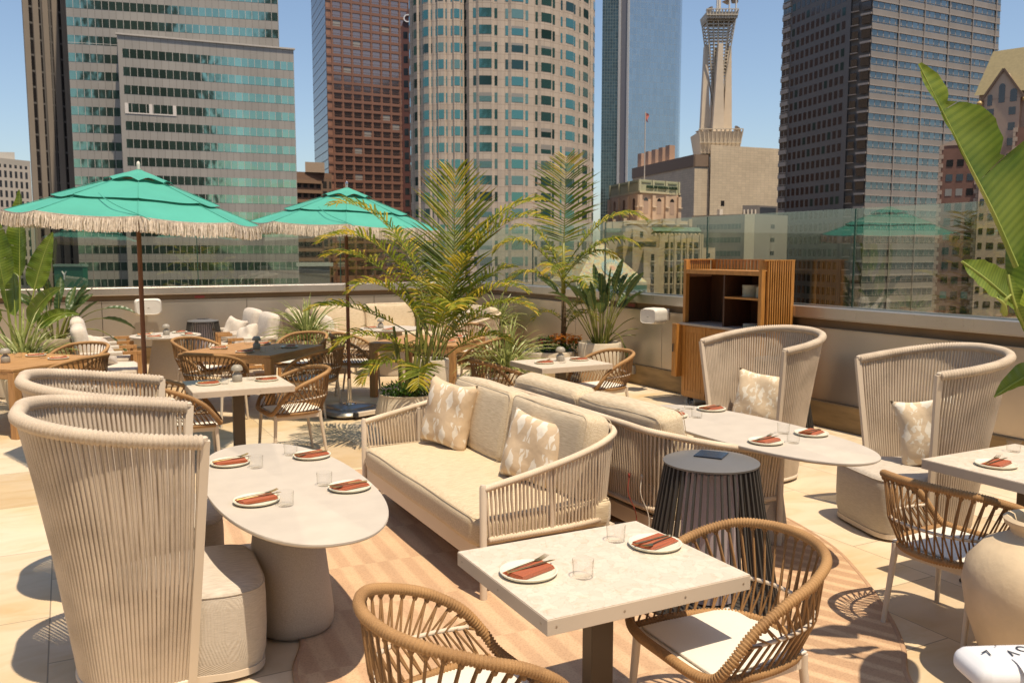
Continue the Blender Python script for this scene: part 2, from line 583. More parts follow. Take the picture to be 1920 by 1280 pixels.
def terrazzo(name, c0, c1, c2, scale=24):
    m, t, p = new_mat(name)
    tc = N(t, 'TexCoord')
    n0 = N(t, 'TexNoise', Scale=9.0, Detail=4); t.links.new(tc.outputs['Object'], n0.inputs['Vector'])
    vm = N(t, 'VectorMath', operation='MULTIPLY_ADD'); vm.inputs[1].default_value = (0.12, 0.12, 0.12)
    t.links.new(n0.outputs['Color'], vm.inputs[0]); t.links.new(tc.outputs['Object'], vm.inputs[2])
    v = N(t, 'TexVoronoi', Scale=scale); t.links.new(vm.outputs[0], v.inputs['Vector'])
    e = N(t, 'TexVoronoi', Scale=scale, feature='DISTANCE_TO_EDGE'); t.links.new(vm.outputs[0], e.inputs['Vector'])
    n = N(t, 'TexNoise', Scale=26.0, Detail=8); n.inputs['Roughness'].default_value = 0.7
    t.links.new(tc.outputs['Object'], n.inputs['Vector'])
    sep = N(t, 'SeparateColor'); t.links.new(v.outputs['Color'], sep.inputs[0])
    r = ramp(t, sep.outputs[0], [(0.0, c1), (0.55, c0), (1.0, sc(c0, 1.06))])
    edge = ramp(t, e.outputs['Distance'], [(0.0, c2), (0.035, (1, 1, 1))])
    m1 = N(t, 'MixRGB', blend_type='MULTIPLY', Fac=0.35)
    t.links.new(r.outputs[0], m1.inputs[1]); t.links.new(edge.outputs[0], m1.inputs[2])
    nn = ramp(t, n.outputs[0], [(0.36, (0.88, 0.78, 0.66)), (0.46, (1, 1, 1))])
    m2 = N(t, 'MixRGB', blend_type='MULTIPLY', Fac=0.6)
    t.links.new(m1.outputs[0], m2.inputs[1]); t.links.new(nn.outputs[0], m2.inputs[2])
    t.links.new(m2.outputs[0], p.inputs['Base Color'])
    p.inputs['Roughness'].default_value = 0.42
    return m

def pillow_mat(name, base, pale, soft=0.02, kx=2.6):
    """beige scatter-cushion cloth with a lattice of pale diamonds and spokes"""
    m, t, p = new_mat(name)
    tc = N(t, 'TexCoord')
    sp = N(t, 'SeparateXYZ')
    nz = N(t, 'TexNoise', Scale=14.0, Detail=2); t.links.new(tc.outputs['Object'], nz.inputs['Vector'])
    vm = N(t, 'VectorMath', operation='MULTIPLY_ADD'); vm.inputs[1].default_value = (soft*3, soft*3, soft*3)
    t.links.new(nz.outputs['Color'], vm.inputs[0]); t.links.new(tc.outputs['Object'], vm.inputs[2])
    t.links.new(vm.outputs[0], sp.inputs[0])
    def M(op, a, b=None, c=None):
        q = N(t, 'Math', operation=op)
        for i, x in enumerate((a, b, c)):
            if x is None: continue
            if isinstance(x, (int, float)): q.inputs[i].default_value = x
            else: t.links.new(x, q.inputs[i])
        return q.outputs[0]
    fx = M('ABSOLUTE', M('SUBTRACT', M('FRACT', M('MULTIPLY', sp.outputs[0], kx*2)), 0.5))
    fz = M('ABSOLUTE', M('SUBTRACT', M('FRACT', M('MULTIPLY', sp.outputs[2], kx*1.45)), 0.5))
    d1 = M('ADD', M('MULTIPLY', fx, 1.6), fz)
    a = M('LESS_THAN', d1, 0.33)                       # diamonds
    ix = M('SUBTRACT', 0.5, fx); iz = M('SUBTRACT', 0.5, fz)
    d2 = M('ADD', M('MULTIPLY', ix, 2.1), iz)
    ring = M('MULTIPLY', M('LESS_THAN', d2, 0.5), M('GREATER_THAN', M('ABSOLUTE', M('SUBTRACT', M('MULTIPLY', ix, 2.3), M('MULTIPLY', iz, 0.9))), 0.075))
    ring = M('MULTIPLY', ring, M('GREATER_THAN', iz, 0.09))
    f = M('MAXIMUM', a, ring)
    mx = N(t, 'MixRGB'); mx.inputs[1].default_value = (*base, 1); mx.inputs[2].default_value = (*pale, 1)
    t.links.new(f, mx.inputs[0])
    t.links.new(mx.outputs[0], p.inputs['Base Color'])
    p.inputs['Roughness'].default_value = 0.9
    n = N(t, 'TexNoise', Scale=300.0); t.links.new(tc.outputs['Object'], n.inputs['Vector'])
    n4 = N(t, 'TexNoise', Scale=9.0, Detail=2); t.links.new(tc.outputs['Object'], n4.inputs['Vector'])
    ad = M('ADD', M('MULTIPLY', n.outputs[0], 0.12), n4.outputs[0])
    bm = N(t, 'Bump', Strength=0.6, Distance=0.02); t.links.new(ad, bm.inputs['Height'])
    t.links.new(bm.outputs[0], p.inputs['Normal'])
    return m

def leaf_mat(name, c1, c2, tip=None, transl=0.35, rough=0.42, scale=3.0):
    m, t, p = new_mat(name)
    tc = N(t, 'TexCoord')
    n = N(t, 'TexNoise', Scale=scale, Detail=4); t.links.new(tc.outputs['Object'], n.inputs['Vector'])
    r = ramp(t, n.outputs[0], [(0.3, c1), (0.62, c2)] + ([(0.78, tip)] if tip else []))
    t.links.new(r.outputs[0], p.inputs['Base Color'])
    p.inputs['Roughness'].default_value = rough
    tr = N(t, 'BsdfTranslucent'); t.links.new(r.outputs[0], tr.inputs[0])
    mx = N(t, 'MixShader', Fac=transl)
    t.links.new(p.outputs[0], mx.inputs[1]); t.links.new(tr.outputs[0], mx.inputs[2])
    t.links.new(mx.outputs[0], t.nodes['Material Output'].inputs[0])
    return m

def steel(name, col, rough, streak=(3, 3, 90), dirt=0.25):
    m, t, p = new_mat(name)
    tc = N(t, 'TexCoord')
    mp = N(t, 'Mapping', Scale=streak); t.links.new(tc.outputs['Object'], mp.inputs[0])
    n = N(t, 'TexNoise', Scale=3.0, Detail=5); t.links.new(mp.outputs[0], n.inputs['Vector'])
    n2 = N(t, 'TexNoise', Scale=1.1, Detail=5); t.links.new(tc.outputs['Object'], n2.inputs['Vector'])
    r = ramp(t, n2.outputs[0], [(0.3, sc(col, 1-dirt)), (0.7, col)])
    t.links.new(r.outputs[0], p.inputs['Base Color'])
    rr = N(t, 'MapRange'); rr.inputs[3].default_value = rough-0.08; rr.inputs[4].default_value = rough+0.1
    t.links.new(n.outputs[0], rr.inputs[0]); t.links.new(rr.outputs[0], p.inputs['Roughness'])
    p.inputs['Metallic'].default_value = 0.8
    b = N(t, 'Bump', Strength=0.06, Distance=0.01)
    t.links.new(n2.outputs[0], b.inputs['Height']); t.links.new(b.outputs[0], p.inputs['Normal'])
    return m

M = {}
M['floor'] = travertine('travertine_paving', (0.585, 0.48, 0.34), (0.525, 0.395, 0.235), (0.28, 0.22, 0.15), 1.16, 0.66)
M['rug_l'] = rug_mat('woven_rug', 0.05, 0.15, (0.54, 0.365, 0.22), (0.46, 0.295, 0.175))
M['rug_r'] = rug_mat('woven_rug_turned', -0.42, 0.125, (0.54, 0.365, 0.22), (0.42, 0.265, 0.155), 1.9, 3.4)
M['rug_hem'] = mat('rug_hem', (0.42, 0.26, 0.155), 0.95, var=0.1, scale=40, bump=0.5, bscale=300)
M['rim_rope'] = rope_mat('sand_rope', (0.57, 0.47, 0.36), (0.36, 0.285, 0.21), 380)
M['cream_rope'] = rope_mat('cream_rope', (0.66, 0.54, 0.40), (0.45, 0.34, 0.23), 420)
M['tan_rope'] = rope_mat('tan_rope', (0.40, 0.225, 0.09), (0.20, 0.10, 0.035), 500)
M['tan_cord'] = rope_mat('tan_cord', (0.30, 0.16, 0.06), (0.15, 0.075, 0.025), 500)
M['frame'] = mat('beige_powder_coat', (0.60, 0.50, 0.385), 0.42, var=0.03, scale=3)
M['pouf_top'] = fabric('slub_linen_grey', (0.45, 0.39, 0.32), (0.59, 0.52, 0.43), (130, 18, 60))
M['pouf_side'] = fabric('basket_weave_grey', (0.46, 0.40, 0.325), (0.56, 0.495, 0.41), (30, 30, 330), bump=0.5)
M['sofa'] = fabric('slub_linen_sand', (0.50, 0.385, 0.235), (0.68, 0.56, 0.38), (170, 16, 130))
M['sofa_back'] = fabric('slub_linen_sand_back', (0.50, 0.39, 0.25), (0.66, 0.55, 0.39), (16, 120, 210))
M['pillow'] = pillow_mat('lattice_cloth', (0.60, 0.455, 0.30), (0.74, 0.67, 0.56))
M['pillow_soft'] = pillow_mat('faded_lattice_cloth', (0.66, 0.52, 0.35), (0.78, 0.71, 0.58), soft=0.05, kx=3.2)
M['white_cloth'] = fabric('off_white_cloth', (0.56, 0.485, 0.40), (0.65, 0.575, 0.48), (20, 20, 20), bump=0.15)
M['seat_pan'] = mat('white_mesh_sling', (0.72, 0.67, 0.58), 0.7, var=0.03, scale=200, bump=0.3, bscale=600)
M['table_grey'] = mat('warm_grey_concrete', (0.50, 0.44, 0.365), 0.62, var=0.05, scale=8, bump=0.12, bscale=220)
M['cone'] = mat('speckled_concrete', (0.43, 0.36, 0.28), 0.75, var=0.10, scale=160, bump=0.35, bscale=260)
M['stone_top'] = terrazzo('shell_stone', (0.63, 0.545, 0.44), (0.595, 0.505, 0.40), (0.56, 0.455, 0.34))
M['edge_beige'] = mat('beige_edge_trim', (0.52, 0.43, 0.33), 0.45, var=0.03, scale=3)
M['column'] = mat('bronze_column', (0.085, 0.06, 0.036), 0.42, metal=0.0, var=0.06, scale=4)
M['screw'] = mat('screw_metal', (0.45, 0.4, 0.34), 0.3, metal=1.0, var=0.05)
M['teak'] = wood('oiled_teak', (0.34, 0.17, 0.06), (0.50, 0.28, 0.11), (3, 30, 30))
M['teak_v'] = wood('oiled_teak_upright', (0.33, 0.16, 0.055), (0.48, 0.26, 0.10), (30, 30, 2.5))
M['cab'] = wood('iroko_slats', (0.32, 0.135, 0.026), (0.52, 0.245, 0.06), (25, 25, 2.2), rough=0.38)
M['cab_shade'] = wood('iroko_painted_shade', (0.045, 0.017, 0.006), (0.08, 0.03, 0.01), (25, 25, 2.5), rough=0.5)  # same wood darkened: shade of the open shelves and slat gaps painted in
M['cab_stone'] = mat('grey_counter_stone', (0.40, 0.35, 0.29), 0.4, var=0.08, scale=18)
M['plate'] = mat('cream_stoneware', (0.70, 0.68, 0.54), 0.28, var=0.03, scale=20)
M['napkin'] = fabric('terracotta_linen', (0.36, 0.080, 0.024), (0.45, 0.115, 0.036), (220, 220, 220), bump=0.5)
M['gold'] = mat('brushed_gold', (0.62, 0.42, 0.16), 0.28, metal=1.0, var=0.1, scale=30)
def tumbler_mat():
    m, t, p = new_mat('tumbler_glass'); t.nodes.remove(p)
    tr = N(t, 'BsdfTransparent'); gl = N(t, 'BsdfGlossy'); gl.inputs['Roughness'].default_value = 0.02
    lw = N(t, 'LayerWeight', Blend=0.5)
    c = ramp(t, lw.outputs['Facing'], [(0.0, (1, 1, 1)), (0.8, (0.97, 0.97, 0.96)), (1.0, (0.45, 0.43, 0.40))])
    f = ramp(t, lw.outputs['Facing'], [(0.0, (0.02,)*3), (0.75, (0.035,)*3), (1.0, (0.35,)*3)])
    mx = N(t, 'MixShader'); t.links.new(c.outputs[0], tr.inputs[0]); t.links.new(f.outputs[0], mx.inputs[0])
    t.links.new(tr.outputs[0], mx.inputs[1]); t.links.new(gl.outputs[0], mx.inputs[2]); t.links.new(mx.outputs[0], t.nodes['Material Output'].inputs[0])
    return m
M['tumbler'] = tumbler_mat()
M['lampgrey'] = mat('putty_lamp', (0.33, 0.295, 0.24), 0.45, var=0.04, scale=10)
M['black'] = mat('black_plastic', (0.02, 0.02, 0.022), 0.45, var=0.1, scale=20)
M['slat'] = mat('anthracite_slats', (0.05, 0.045, 0.04), 0.5, var=0.08, scale=8)
M['slat_top'] = mat('anthracite_top', (0.13, 0.125, 0.12), 0.42, var=0.06, scale=5)
M['solar'] = mat('solar_cell', (0.012, 0.018, 0.035), 0.12, var=0.2, scale=40)
M['diffuser'] = mat('lilac_diffuser', (0.60, 0.52, 0.54), 0.6, var=0.04, scale=5, transl=0.35)
M['canvas'] = mat('teal_canvas', (0.07, 0.365, 0.285), 0.8, var=0.12, scale=1.6, bump=0.2, bscale=260, transl=0.12)
M['fringe'] = mat('cotton_fringe', (0.66, 0.575, 0.47), 0.95, var=0.25, scale=45)
M['pole'] = wood('dark_pole', (0.13, 0.042, 0.014), (0.21, 0.075, 0.026), (20, 20, 2))
M['chrome'] = mat('chrome', (0.7, 0.66, 0.6), 0.12, metal=1.0, var=0.05)
M['stand'] = mat('galvanised_stand', (0.32, 0.31, 0.29), 0.3, metal=0.8, var=0.15, scale=6)
M['speaker'] = mat('white_speaker', (0.66, 0.62, 0.55), 0.5, var=0.04, scale=12)
M['planter'] = mat('limewash_planter', (0.58, 0.50, 0.38), 0.85, var=0.14, scale=7, bump=0.3, bscale=60)
M['clay'] = mat('pale_clay', (0.60, 0.47, 0.31), 0.85, var=0.12, scale=5, bump=0.5, bscale=30)
M['soil'] = mat('dark_soil', (0.035, 0.022, 0.013), 0.95, var=0.4, scale=60, bump=1.0, bscale=80)
M['wall_steel'] = steel('brushed_panels', (0.66, 0.585, 0.49), 0.36, (2.5, 2.5, 70))
M['cap_steel'] = steel('brushed_cap', (0.68, 0.62, 0.55), 0.30, (60, 60, 2.5), dirt=0.15)
M['brown_strip'] = mat('brown_metal_strip', (0.20, 0.125, 0.06), 0.55, metal=0.3, var=0.12, scale=3)
M['wall_stone'] = mat('weathered_stone_curb', (0.29, 0.195, 0.09), 0.9, var=0.3, scale=2.2, bump=0.6, bscale=9, stretch=(1, 1, 5), detail=8)
M['bal_glass'] = clear_glass('balustrade_glass', (0.86, 0.875, 0.82), refl=0.9, rough=0.004, base=0.12)
M['glass_edge'] = mat('green_glass_edge', (0.012, 0.055, 0.04), 0.2, var=0.1, scale=3)
M['paper'] = mat('white_paper', (0.64, 0.64, 0.66), 0.7, var=0.02, scale=6)
M['ink'] = mat('black_ink', (0.03, 0.03, 0.035), 0.6, var=0.05)
M['red_sign'] = mat('red_sign', (0.30, 0.05, 0.035), 0.5, var=0.05)
M['palm'] = leaf_mat('palm_green', (0.06, 0.115, 0.01), (0.27, 0.30, 0.022), (0.50, 0.37, 0.05), 0.48, rough=0.5)
M['palm_y'] = leaf_mat('palm_yellow', (0.36, 0.34, 0.02), (0.62, 0.46, 0.05), (0.42, 0.18, 0.06), 0.5, rough=0.5)
M['palm_tip'] = leaf_mat('palm_dry_tip', (0.20, 0.10, 0.035), (0.36, 0.20, 0.07), None, 0.25, rough=0.7)
M['palm_stem'] = leaf_mat('palm_stem', (0.10, 0.13, 0.02), (0.26, 0.25, 0.05), None, 0.1, scale=6)
M['trunk'] = mat('ringed_trunk', (0.10, 0.065, 0.03), 0.85, var=0.4, scale=14, stretch=(1, 1, 8), bump=0.7, bscale=30)
def banana_mat():
    m = leaf_mat('banana_leaf', (0.075, 0.14, 0.014), (0.20, 0.265, 0.038), None, 0.40, rough=0.33, scale=3.5)
    t = m.node_tree; p = t.nodes['Principled BSDF']; rmp = [n for n in t.nodes if n.type == 'VALTORGB'][0]
    tc = N(t, 'TexCoord'); wv = N(t, 'TexWave', Scale=9.0, Distortion=0.6, Detail=1.0); mp = N(t, 'Mapping', Scale=(1, 0.12, 1))
    t.links.new(tc.outputs['UV'], mp.inputs[0]); t.links.new(mp.outputs[0], wv.inputs['Vector'])
    w2 = N(t, 'TexWave', Scale=46.0, Distortion=0.4); t.links.new(mp.outputs[0], w2.inputs['Vector'])
    ad = N(t, 'Math', operation='MULTIPLY_ADD'); ad.inputs[1].default_value = 0.35; t.links.new(w2.outputs['Fac'], ad.inputs[0]); t.links.new(wv.outputs['Fac'], ad.inputs[2])
    c = ramp(t, ad.outputs[0], [(0.15, (0.76, 0.82, 0.74)), (0.9, (1.1, 1.08, 1.03))])
    mx = N(t, 'MixRGB', blend_type='MULTIPLY', Fac=1.0); t.links.new(rmp.outputs[0], mx.inputs[1]); t.links.new(c.outputs[0], mx.inputs[2])
    t.links.new(mx.outputs[0], p.inputs['Base Color'])
    for n in t.nodes:
        if n.type == 'BSDF_TRANSLUCENT': t.links.new(mx.outputs[0], n.inputs[0])
    b = N(t, 'Bump', Strength=0.16, Distance=0.005); t.links.new(ad.outputs[0], b.inputs['Height']); t.links.new(b.outputs[0], p.inputs['Normal'])
    return m
M['banana'] = banana_mat()
M['banana_rib'] = leaf_mat('banana_rib', (0.24, 0.31, 0.05), (0.34, 0.38, 0.09), None, 0.15)
M['bop'] = leaf_mat('bird_of_paradise_leaf', (0.035, 0.075, 0.02), (0.09, 0.14, 0.04), (0.17, 0.19, 0.05), 0.25)
M['strap'] = leaf_mat('variegated_strap', (0.14, 0.20, 0.03), (0.46, 0.48, 0.19), (0.62, 0.60, 0.32), 0.35, scale=22)
M['herb'] = leaf_mat('herb_green', (0.03, 0.09, 0.01), (0.10, 0.2, 0.02), None, 0.3, scale=15)
M['flower_o'] = mat('orange_petals', (0.62, 0.22, 0.02), 0.7, var=0.3, scale=60, transl=0.3)
M['flower_r'] = mat('red_petals', (0.45, 0.05, 0.04), 0.7, var=0.3, scale=60, transl=0.3)
# ------------------------------------------------------------------ ground, terrace, parapets
b = MB()
b.face([(-3000, -3000, -42), (3000, -3000, -42), (3000, 3000, -42), (-3000, 3000, -42)])
b.build('city_ground', mat('asphalt_haze', (0.11, 0.10, 0.095), 0.9, var=0.3, scale=0.02), kind='structure')
U0, V0 = 7.3, 15.82
b = MB()
b.box(((-14+U0+0.3)/2, (V0+0.3-8)/2, -0.25), (U0+0.3+14, V0+0.3+8, 0.5))
b.build('terrace_floor', M['floor'], kind='structure')

def parapet(name, label, P0, ang, L, joints, glass_joints, gap, sign_at):
    """P0 = inner foot, local x runs along the wall, local +y is outwards"""
    t = thing(name, label, 'wall', P0, ang)
    def J_(k, z0, z1, y0, y1, x0=0, x1=L, bev=0): k.box(((x0+x1)/2, (y0+y1)/2, (z0+z1)/2), (x1-x0, y1-y0, z1-z0), bev=bev)
    k = MB(); J_(k, -0.01, 1.17, 0.05, 0.34); k.build('core', M['brown_strip'], t)
    k = MB()
    x = 0
    while x < L:
        x2 = min(L, x+1.35+0.4*rnd.random())
        J_(k, 0.002, 0.28+0.006*rnd.random(), -0.035-0.006*rnd.random(), 0.0495, x, x2-0.004, bev=0.008); x = x2
    k.build('stone_curb', M['wall_stone'], t)
    for a, c in zip(joints, joints[1:]):
        k = MB(); J_(k, 0.285, 1.07, 0.0, 0.045, a+0.004, c-0.004, bev=0.003)
        J_(k, 1.0705, 1.078, -0.012, 0.049, a+0.002, c-0.002)
        k.build('steel_panel', M['wall_steel'], t)
    k = MB()
    x = 0.3
    while x < L-0.2:
        k.lathe([(0.0, -0.012), (0.016, -0.010), (0.02, 0.0)], 10, (x, 0.049, 1.12), rot=Matrix.Rotation(PI/2, 3, 'X')); x += 0.56
    k.build('bolts', M['brown_strip'], t, kind='stuff') if False else k.build('bolt_row', M['brown_strip'], t)
    k = MB(); J_(k, 1.178, 1.302, -0.02, 0.36, bev=0.006); J_(k, 1.1705, 1.178, -0.008, 0.05)
    k.build('cap', M['cap_steel'], t, smooth=20)
    for s_ in sign_at:
        k = MB(); k.box((s_, 0.042, 1.122), (0.2, 0.012, 0.07)); q = k.build('warning_plate', M['brown_strip'], t)
        k = MB(); k.box((s_, 0.035, 1.122), (0.16, 0.004, 0.045)); k.build('red_label', M['red_sign'], q)
    g = thing('glass_balustrade', label.replace('parapet', 'glass screen on parapet'), 'glass railing', P0, ang)
    for a, c in zip(glass_joints, glass_joints[1:]):
        k = MB(); k.box(((a+c)/2, 0.14, (1.3+2.355)/2+0.004), (c-a-gap, 0.014, 1.05)); k.build('glass_pane', M['bal_glass'], g)
    for a in glass_joints[1:-1]:
        k = MB(); k.box((a, 0.14, 1.83), (gap*0.96, 0.018, 1.045)); k.build('joint_seal', M['glass_edge'], g)
    k = MB(); J_(k, 1.303, 1.315, 0.12, 0.16)
    k.build('glass_channel', M['cap_steel'], g)
    return t
# right wall: local x runs along +v ; outwards = +u  -> mirror by running along -v
parapet('parapet_wall', 'steel clad parapet wall along the right side of the terrace', (U0, V0+0.3, 0), -PI/2, V0+6.3,
        [V0+0.3-q for q in (15.8, 14.1, 11.9, 9.62, 7.11, 5.24, 2.9, 0.4, -2.0, -4.4, -6.0)],
        [V0+0.3-q for q in (15.9, 13.61, 11.27, 8.87, 6.5, 4.13, 1.76, -0.61, -3.0, -6.0)], 0.018, [V0+0.3-4.45, V0+0.3-10.4])
parapet('parapet_wall', 'steel clad parapet wall across the back of the terrace', (-14, V0, 0), 0, 14+U0,
        [14+q for q in (-14, -11.4, -9.0, -6.6, -4.2, -1.85, 0.5, 2.84, 5.2, 7.3)],
        [14+q for q in (-14, -11.5, -9.2, -6.9, -4.5, -2.8, -0.48, 2.05, 4.6, 7.05)], 0.012, [14+2.05, 14-1.2])

# rugs
def rug(name, label, pts, m, z):
    t = thing(name, label, 'rug', (pts[0][0], pts[0][1], z)); o = Vector((pts[0][0], pts[0][1], 0))
    P = resample(catmull([Vector((x, y, 0))-o for x, y in pts], 6, True), 0.05, True)
    k = MB(); k.prism([(p.x, p.y) for p in P], 0, 0.008); k.build('weave', m, t)
    k = MB(); k.tube([p+Vector((0, 0, 0.006)) for p in P], 0.014, 6, True, flat=(1.0, 0.35)); k.build('hem', M['rug_hem'], t, smooth=True)
    return t
rug('patio_rug', 'peach rug with broken brown stripes under left oval table and loveseat',
    [(0.83, 3.72), (0.80, 3.0), (0.95, 2.2), (1.3, 1.3), (2.2, 0.9), (2.62, 2.2), (2.66, 4.0), (2.66, 6.0), (2.45, 7.0), (1.9, 7.15), (1.25, 6.9), (0.88, 6.4),
     (0.76, 5.6), (0.80, 4.8), (0.95, 4.15)], M['rug_l'], 0.003)
rug('patio_rug', 'peach rug with slanted brown stripes curving round right oval table',
    [(2.45, 1.5), (2.9, 1.9), (3.22, 2.42), (3.48, 2.66), (3.76, 2.99), (4.08, 3.45), (4.33, 3.92), (4.5, 4.6), (4.5, 5.5), (4.2, 6.4), (3.6, 6.9),
     (2.95, 6.9), (2.68, 6.0), (2.66, 4.0), (2.5, 2.4)], M['rug_r'], 0.013)
k = MB(); k.box((0, 0, 0.003), (0.34, 0.34, 0.006)); g = k.build('floor_drain', M['slat'], None, loc=(6.15, 8.75, 0.001))
tag(g, 'small dark square floor drain in paving near teak service station', 'drain')
# ------------------------------------------------------------------ chairs and sofas
# local frame of every seat: +y is the way it faces
FX = lambda deg: R(deg)-PI/2          # facing direction measured from +x

def mirror(pts): return pts+[Vector((-p[0], p[1], p[2])) for p in pts[-2::-1]]

def make_highback():
    t = thing('highback_chair', 'x', 'chair')
    top = mirror([Vector(p) for p in ((-0.446, 0.148, 1.118), (-0.464, -0.08, 1.148), (-0.432, -0.29, 1.18), (-0.335, -0.45, 1.208), (-0.175, -0.54, 1.225), (0, -0.548, 1.232))])
    bot = mirror([Vector(p) for p in ((-0.308, 0.066, 0.035), (-0.322, -0.06, 0.035), (-0.295, -0.215, 0.035), (-0.225, -0.305, 0.035), (-0.115, -0.36, 0.035), (0, -0.375, 0.035))])
    T = catmull(top, 10); B = catmull(bot, 10)
    n = 88
    Tq = resample(T, 0.001); Bq = resample(B, 0.001)
    k = MB()
    wrapped(k, T, 0.030, 0.019, seg=10, depth=0.16)
    k.build('top_rail', M['rim_rope'], t, smooth=True)
    k = MB()
    for i in range(n):
        f = (i+0.7)/(n+0.4)
        a = Tq[int(f*(len(Tq)-1))]; c = Bq[int(f*(len(Bq)-1))]
        m_ = a.lerp(c, 0.5)+Vector((0, 0.012, 0)); j = Vector((rnd.uniform(-1, 1), 0, 0))*0.0012
        k.tube([a+Vector((0, 0, -0.01)), a.lerp(c, 0.25)+Vector((0, 0.008, 0)), m_+j, c], 0.0086, 6, cap=False, flat=(1.0, 1.0))
    k.build('rope_shell', M['rim_rope'], t, smooth=True)
    k = MB(); k.tube(B, 0.018, 8)
    k.build('base_rail', M['frame'], t, smooth=True)
    for s_ in (-1, 1):
        k = MB(); k.bar((s_*0.312, 0.075, 0.0), (s_*0.448, 0.158, 1.125), 0.028, 0.036, up=(0, 1, 0))
        k.lathe([(0.019, -0.01), (0.019, 0.006), (0.012, 0.011), (0, 0.012)], 12, (s_*0.446, 0.15, 1.132))
        k.build('post', M['frame'], t, smooth=30)
    # seat block: top cushion panel and upholstered sides
    k = MB()
    W, D0, D1 = 0.345, -0.27, 0.42
    sq = []
    for i in range(48):
        a = 2*PI*i/48; ca, sa = math.cos(a), math.sin(a); e = 2/5.0
        yy = (D0+D1)/2+math.copysign(abs(sa)**e, sa)*(D1-D0)/2; kk_ = min(1.0, max(0.0, (yy-D0)/0.46)); sq.append((math.copysign(abs(ca)**e, ca)*lerp(0.22, W, kk_**0.7), yy))
    cx, cy = 0, (D0+D1)/2
    def ring(s_, z, th=1.0): return [Vector((cx+(x-cx)*s_, cy+(y-cy)*s_, z)) for x, y in sq+[sq[0]]]
    k.strip([ring(0.955, 0.05), ring(0.985, 0.10), ring(1.0, 0.2), ring(1.0, 0.34), ring(0.992, 0.385), ring(0.975, 0.405)])
    s1 = k.build('seat_sides', M['pouf_side'], t, smooth=40)
    k = MB()
    k.strip([ring(0.975, 0.4055), ring(0.95, 0.42), ring(0.88, 0.428), ring(0.5, 0.433), ring(0.02, 0.434)])
    k.build('seat', M['pouf_top'], t, smooth=True)
    k = MB(); k.tube([p for p in ring(0.982, 0.404)[:-1]], 0.0035, 5, True); k.build('piping', M['pouf_side'], t, smooth=True)
    k = MB(); k.prism([(cx+(x-cx)*0.97, cy+(y-cy)*0.97) for x, y in sq], 0.018, 0.05); k.build('plinth', M['frame'], t)
    return t

HBG = 'high backed rope chairs'
hb = make_highback()
hb['label'] = 'tall rope chair nearest the camera at the left oval table'; hb['group'] = HBG
hb.location = (0.345, 4.15, 0); hb.rotation_euler.z = FX(-3)
hb2 = dup(hb, 'tall rope chair at left oval table, half hidden behind the nearest one', (0.32, 5.2, 0), FX(-2), HBG)
hb3 = dup(hb, 'tall rope chair with beige cushion in front of teak service station', (5.10, 5.46, 0), FX(186), HBG)
hb4 = dup(hb, 'tall rope chair turned sideways, right of the one at service station', (5.15, 3.94, 0), FX(163), HBG)

def pillow(name, label, m, loc, rot, w=0.5, h=0.48, th=0.09, seed=1, group=None, wob=0.006):
    q = random.Random(seed); n = 18
    k = MB()
    for sg in (-1, 1):
        rows = []
        for i in range(n+1):
            x = -1+2*i/n; row = []
            for j in range(n+1):
                y = -1+2*j/n
                pin = 1-0.10*(1-abs(y)**2)*abs(x)**4; pin2 = 1-0.10*(1-abs(x)**2)*abs(y)**4
                d = th*((1-x**4)*(1-y**4))**0.55
                d *= 1+0.10*math.sin(5*x+3*y+seed)+0.06*math.sin(11*x*y+seed*2)
                edge = 0.004
                row.append(Vector((x*w/2*pin, sg*(d+edge*(1 if d > 1e-6 else 0)), h/2+y*h/2*pin2)) + Vector((0, wob*math.sin(7*x+seed)*(1-y*y), -0.015*(1-x*x) if y > 0.9 else 0)))
            rows.append(row)
        if sg < 0: rows = rows[::-1]
        k.strip(rows)
    o = k.build(name, m, None, smooth=True)
    weld(o)
    o.location = loc; o.rotation_euler = rot
    return tag(o, label, 'cushion', group)

pillow('throw_cushion', 'square beige patterned cushion standing in tall rope chair by service station', M['pillow_soft'], (5.20, 5.46, 0.435), (R(-16), R(3), R(-70)), 0.60, 0.46, 0.09, 4)
pillow('throw_cushion', 'beige patterned cushion leaning in the sideways tall rope chair', M['pillow_soft'], (5.22, 3.78, 0.435), (R(-14), R(-14), R(-62)), 0.48, 0.50, 0.085, 9)

def pipe(name, par, hx, hy, r, f, rad_=0.0026):
    P = []; hx -= 0.010; hy -= 0.010
    for cx, cy, a0 in ((hx-r, hy-r, 0), (-hx+r, hy-r, 90), (-hx+r, -hy+r, 180), (hx-r, -hy+r, 270)):
        for j in range(5): a = R(a0+j*22.5); P.append(f(cx+math.cos(a)*r, cy+math.sin(a)*r))
    k = MB(); k.tube(P, rad_, 5, True); return k.build(name, M['sofa_back'], par, smooth=True)

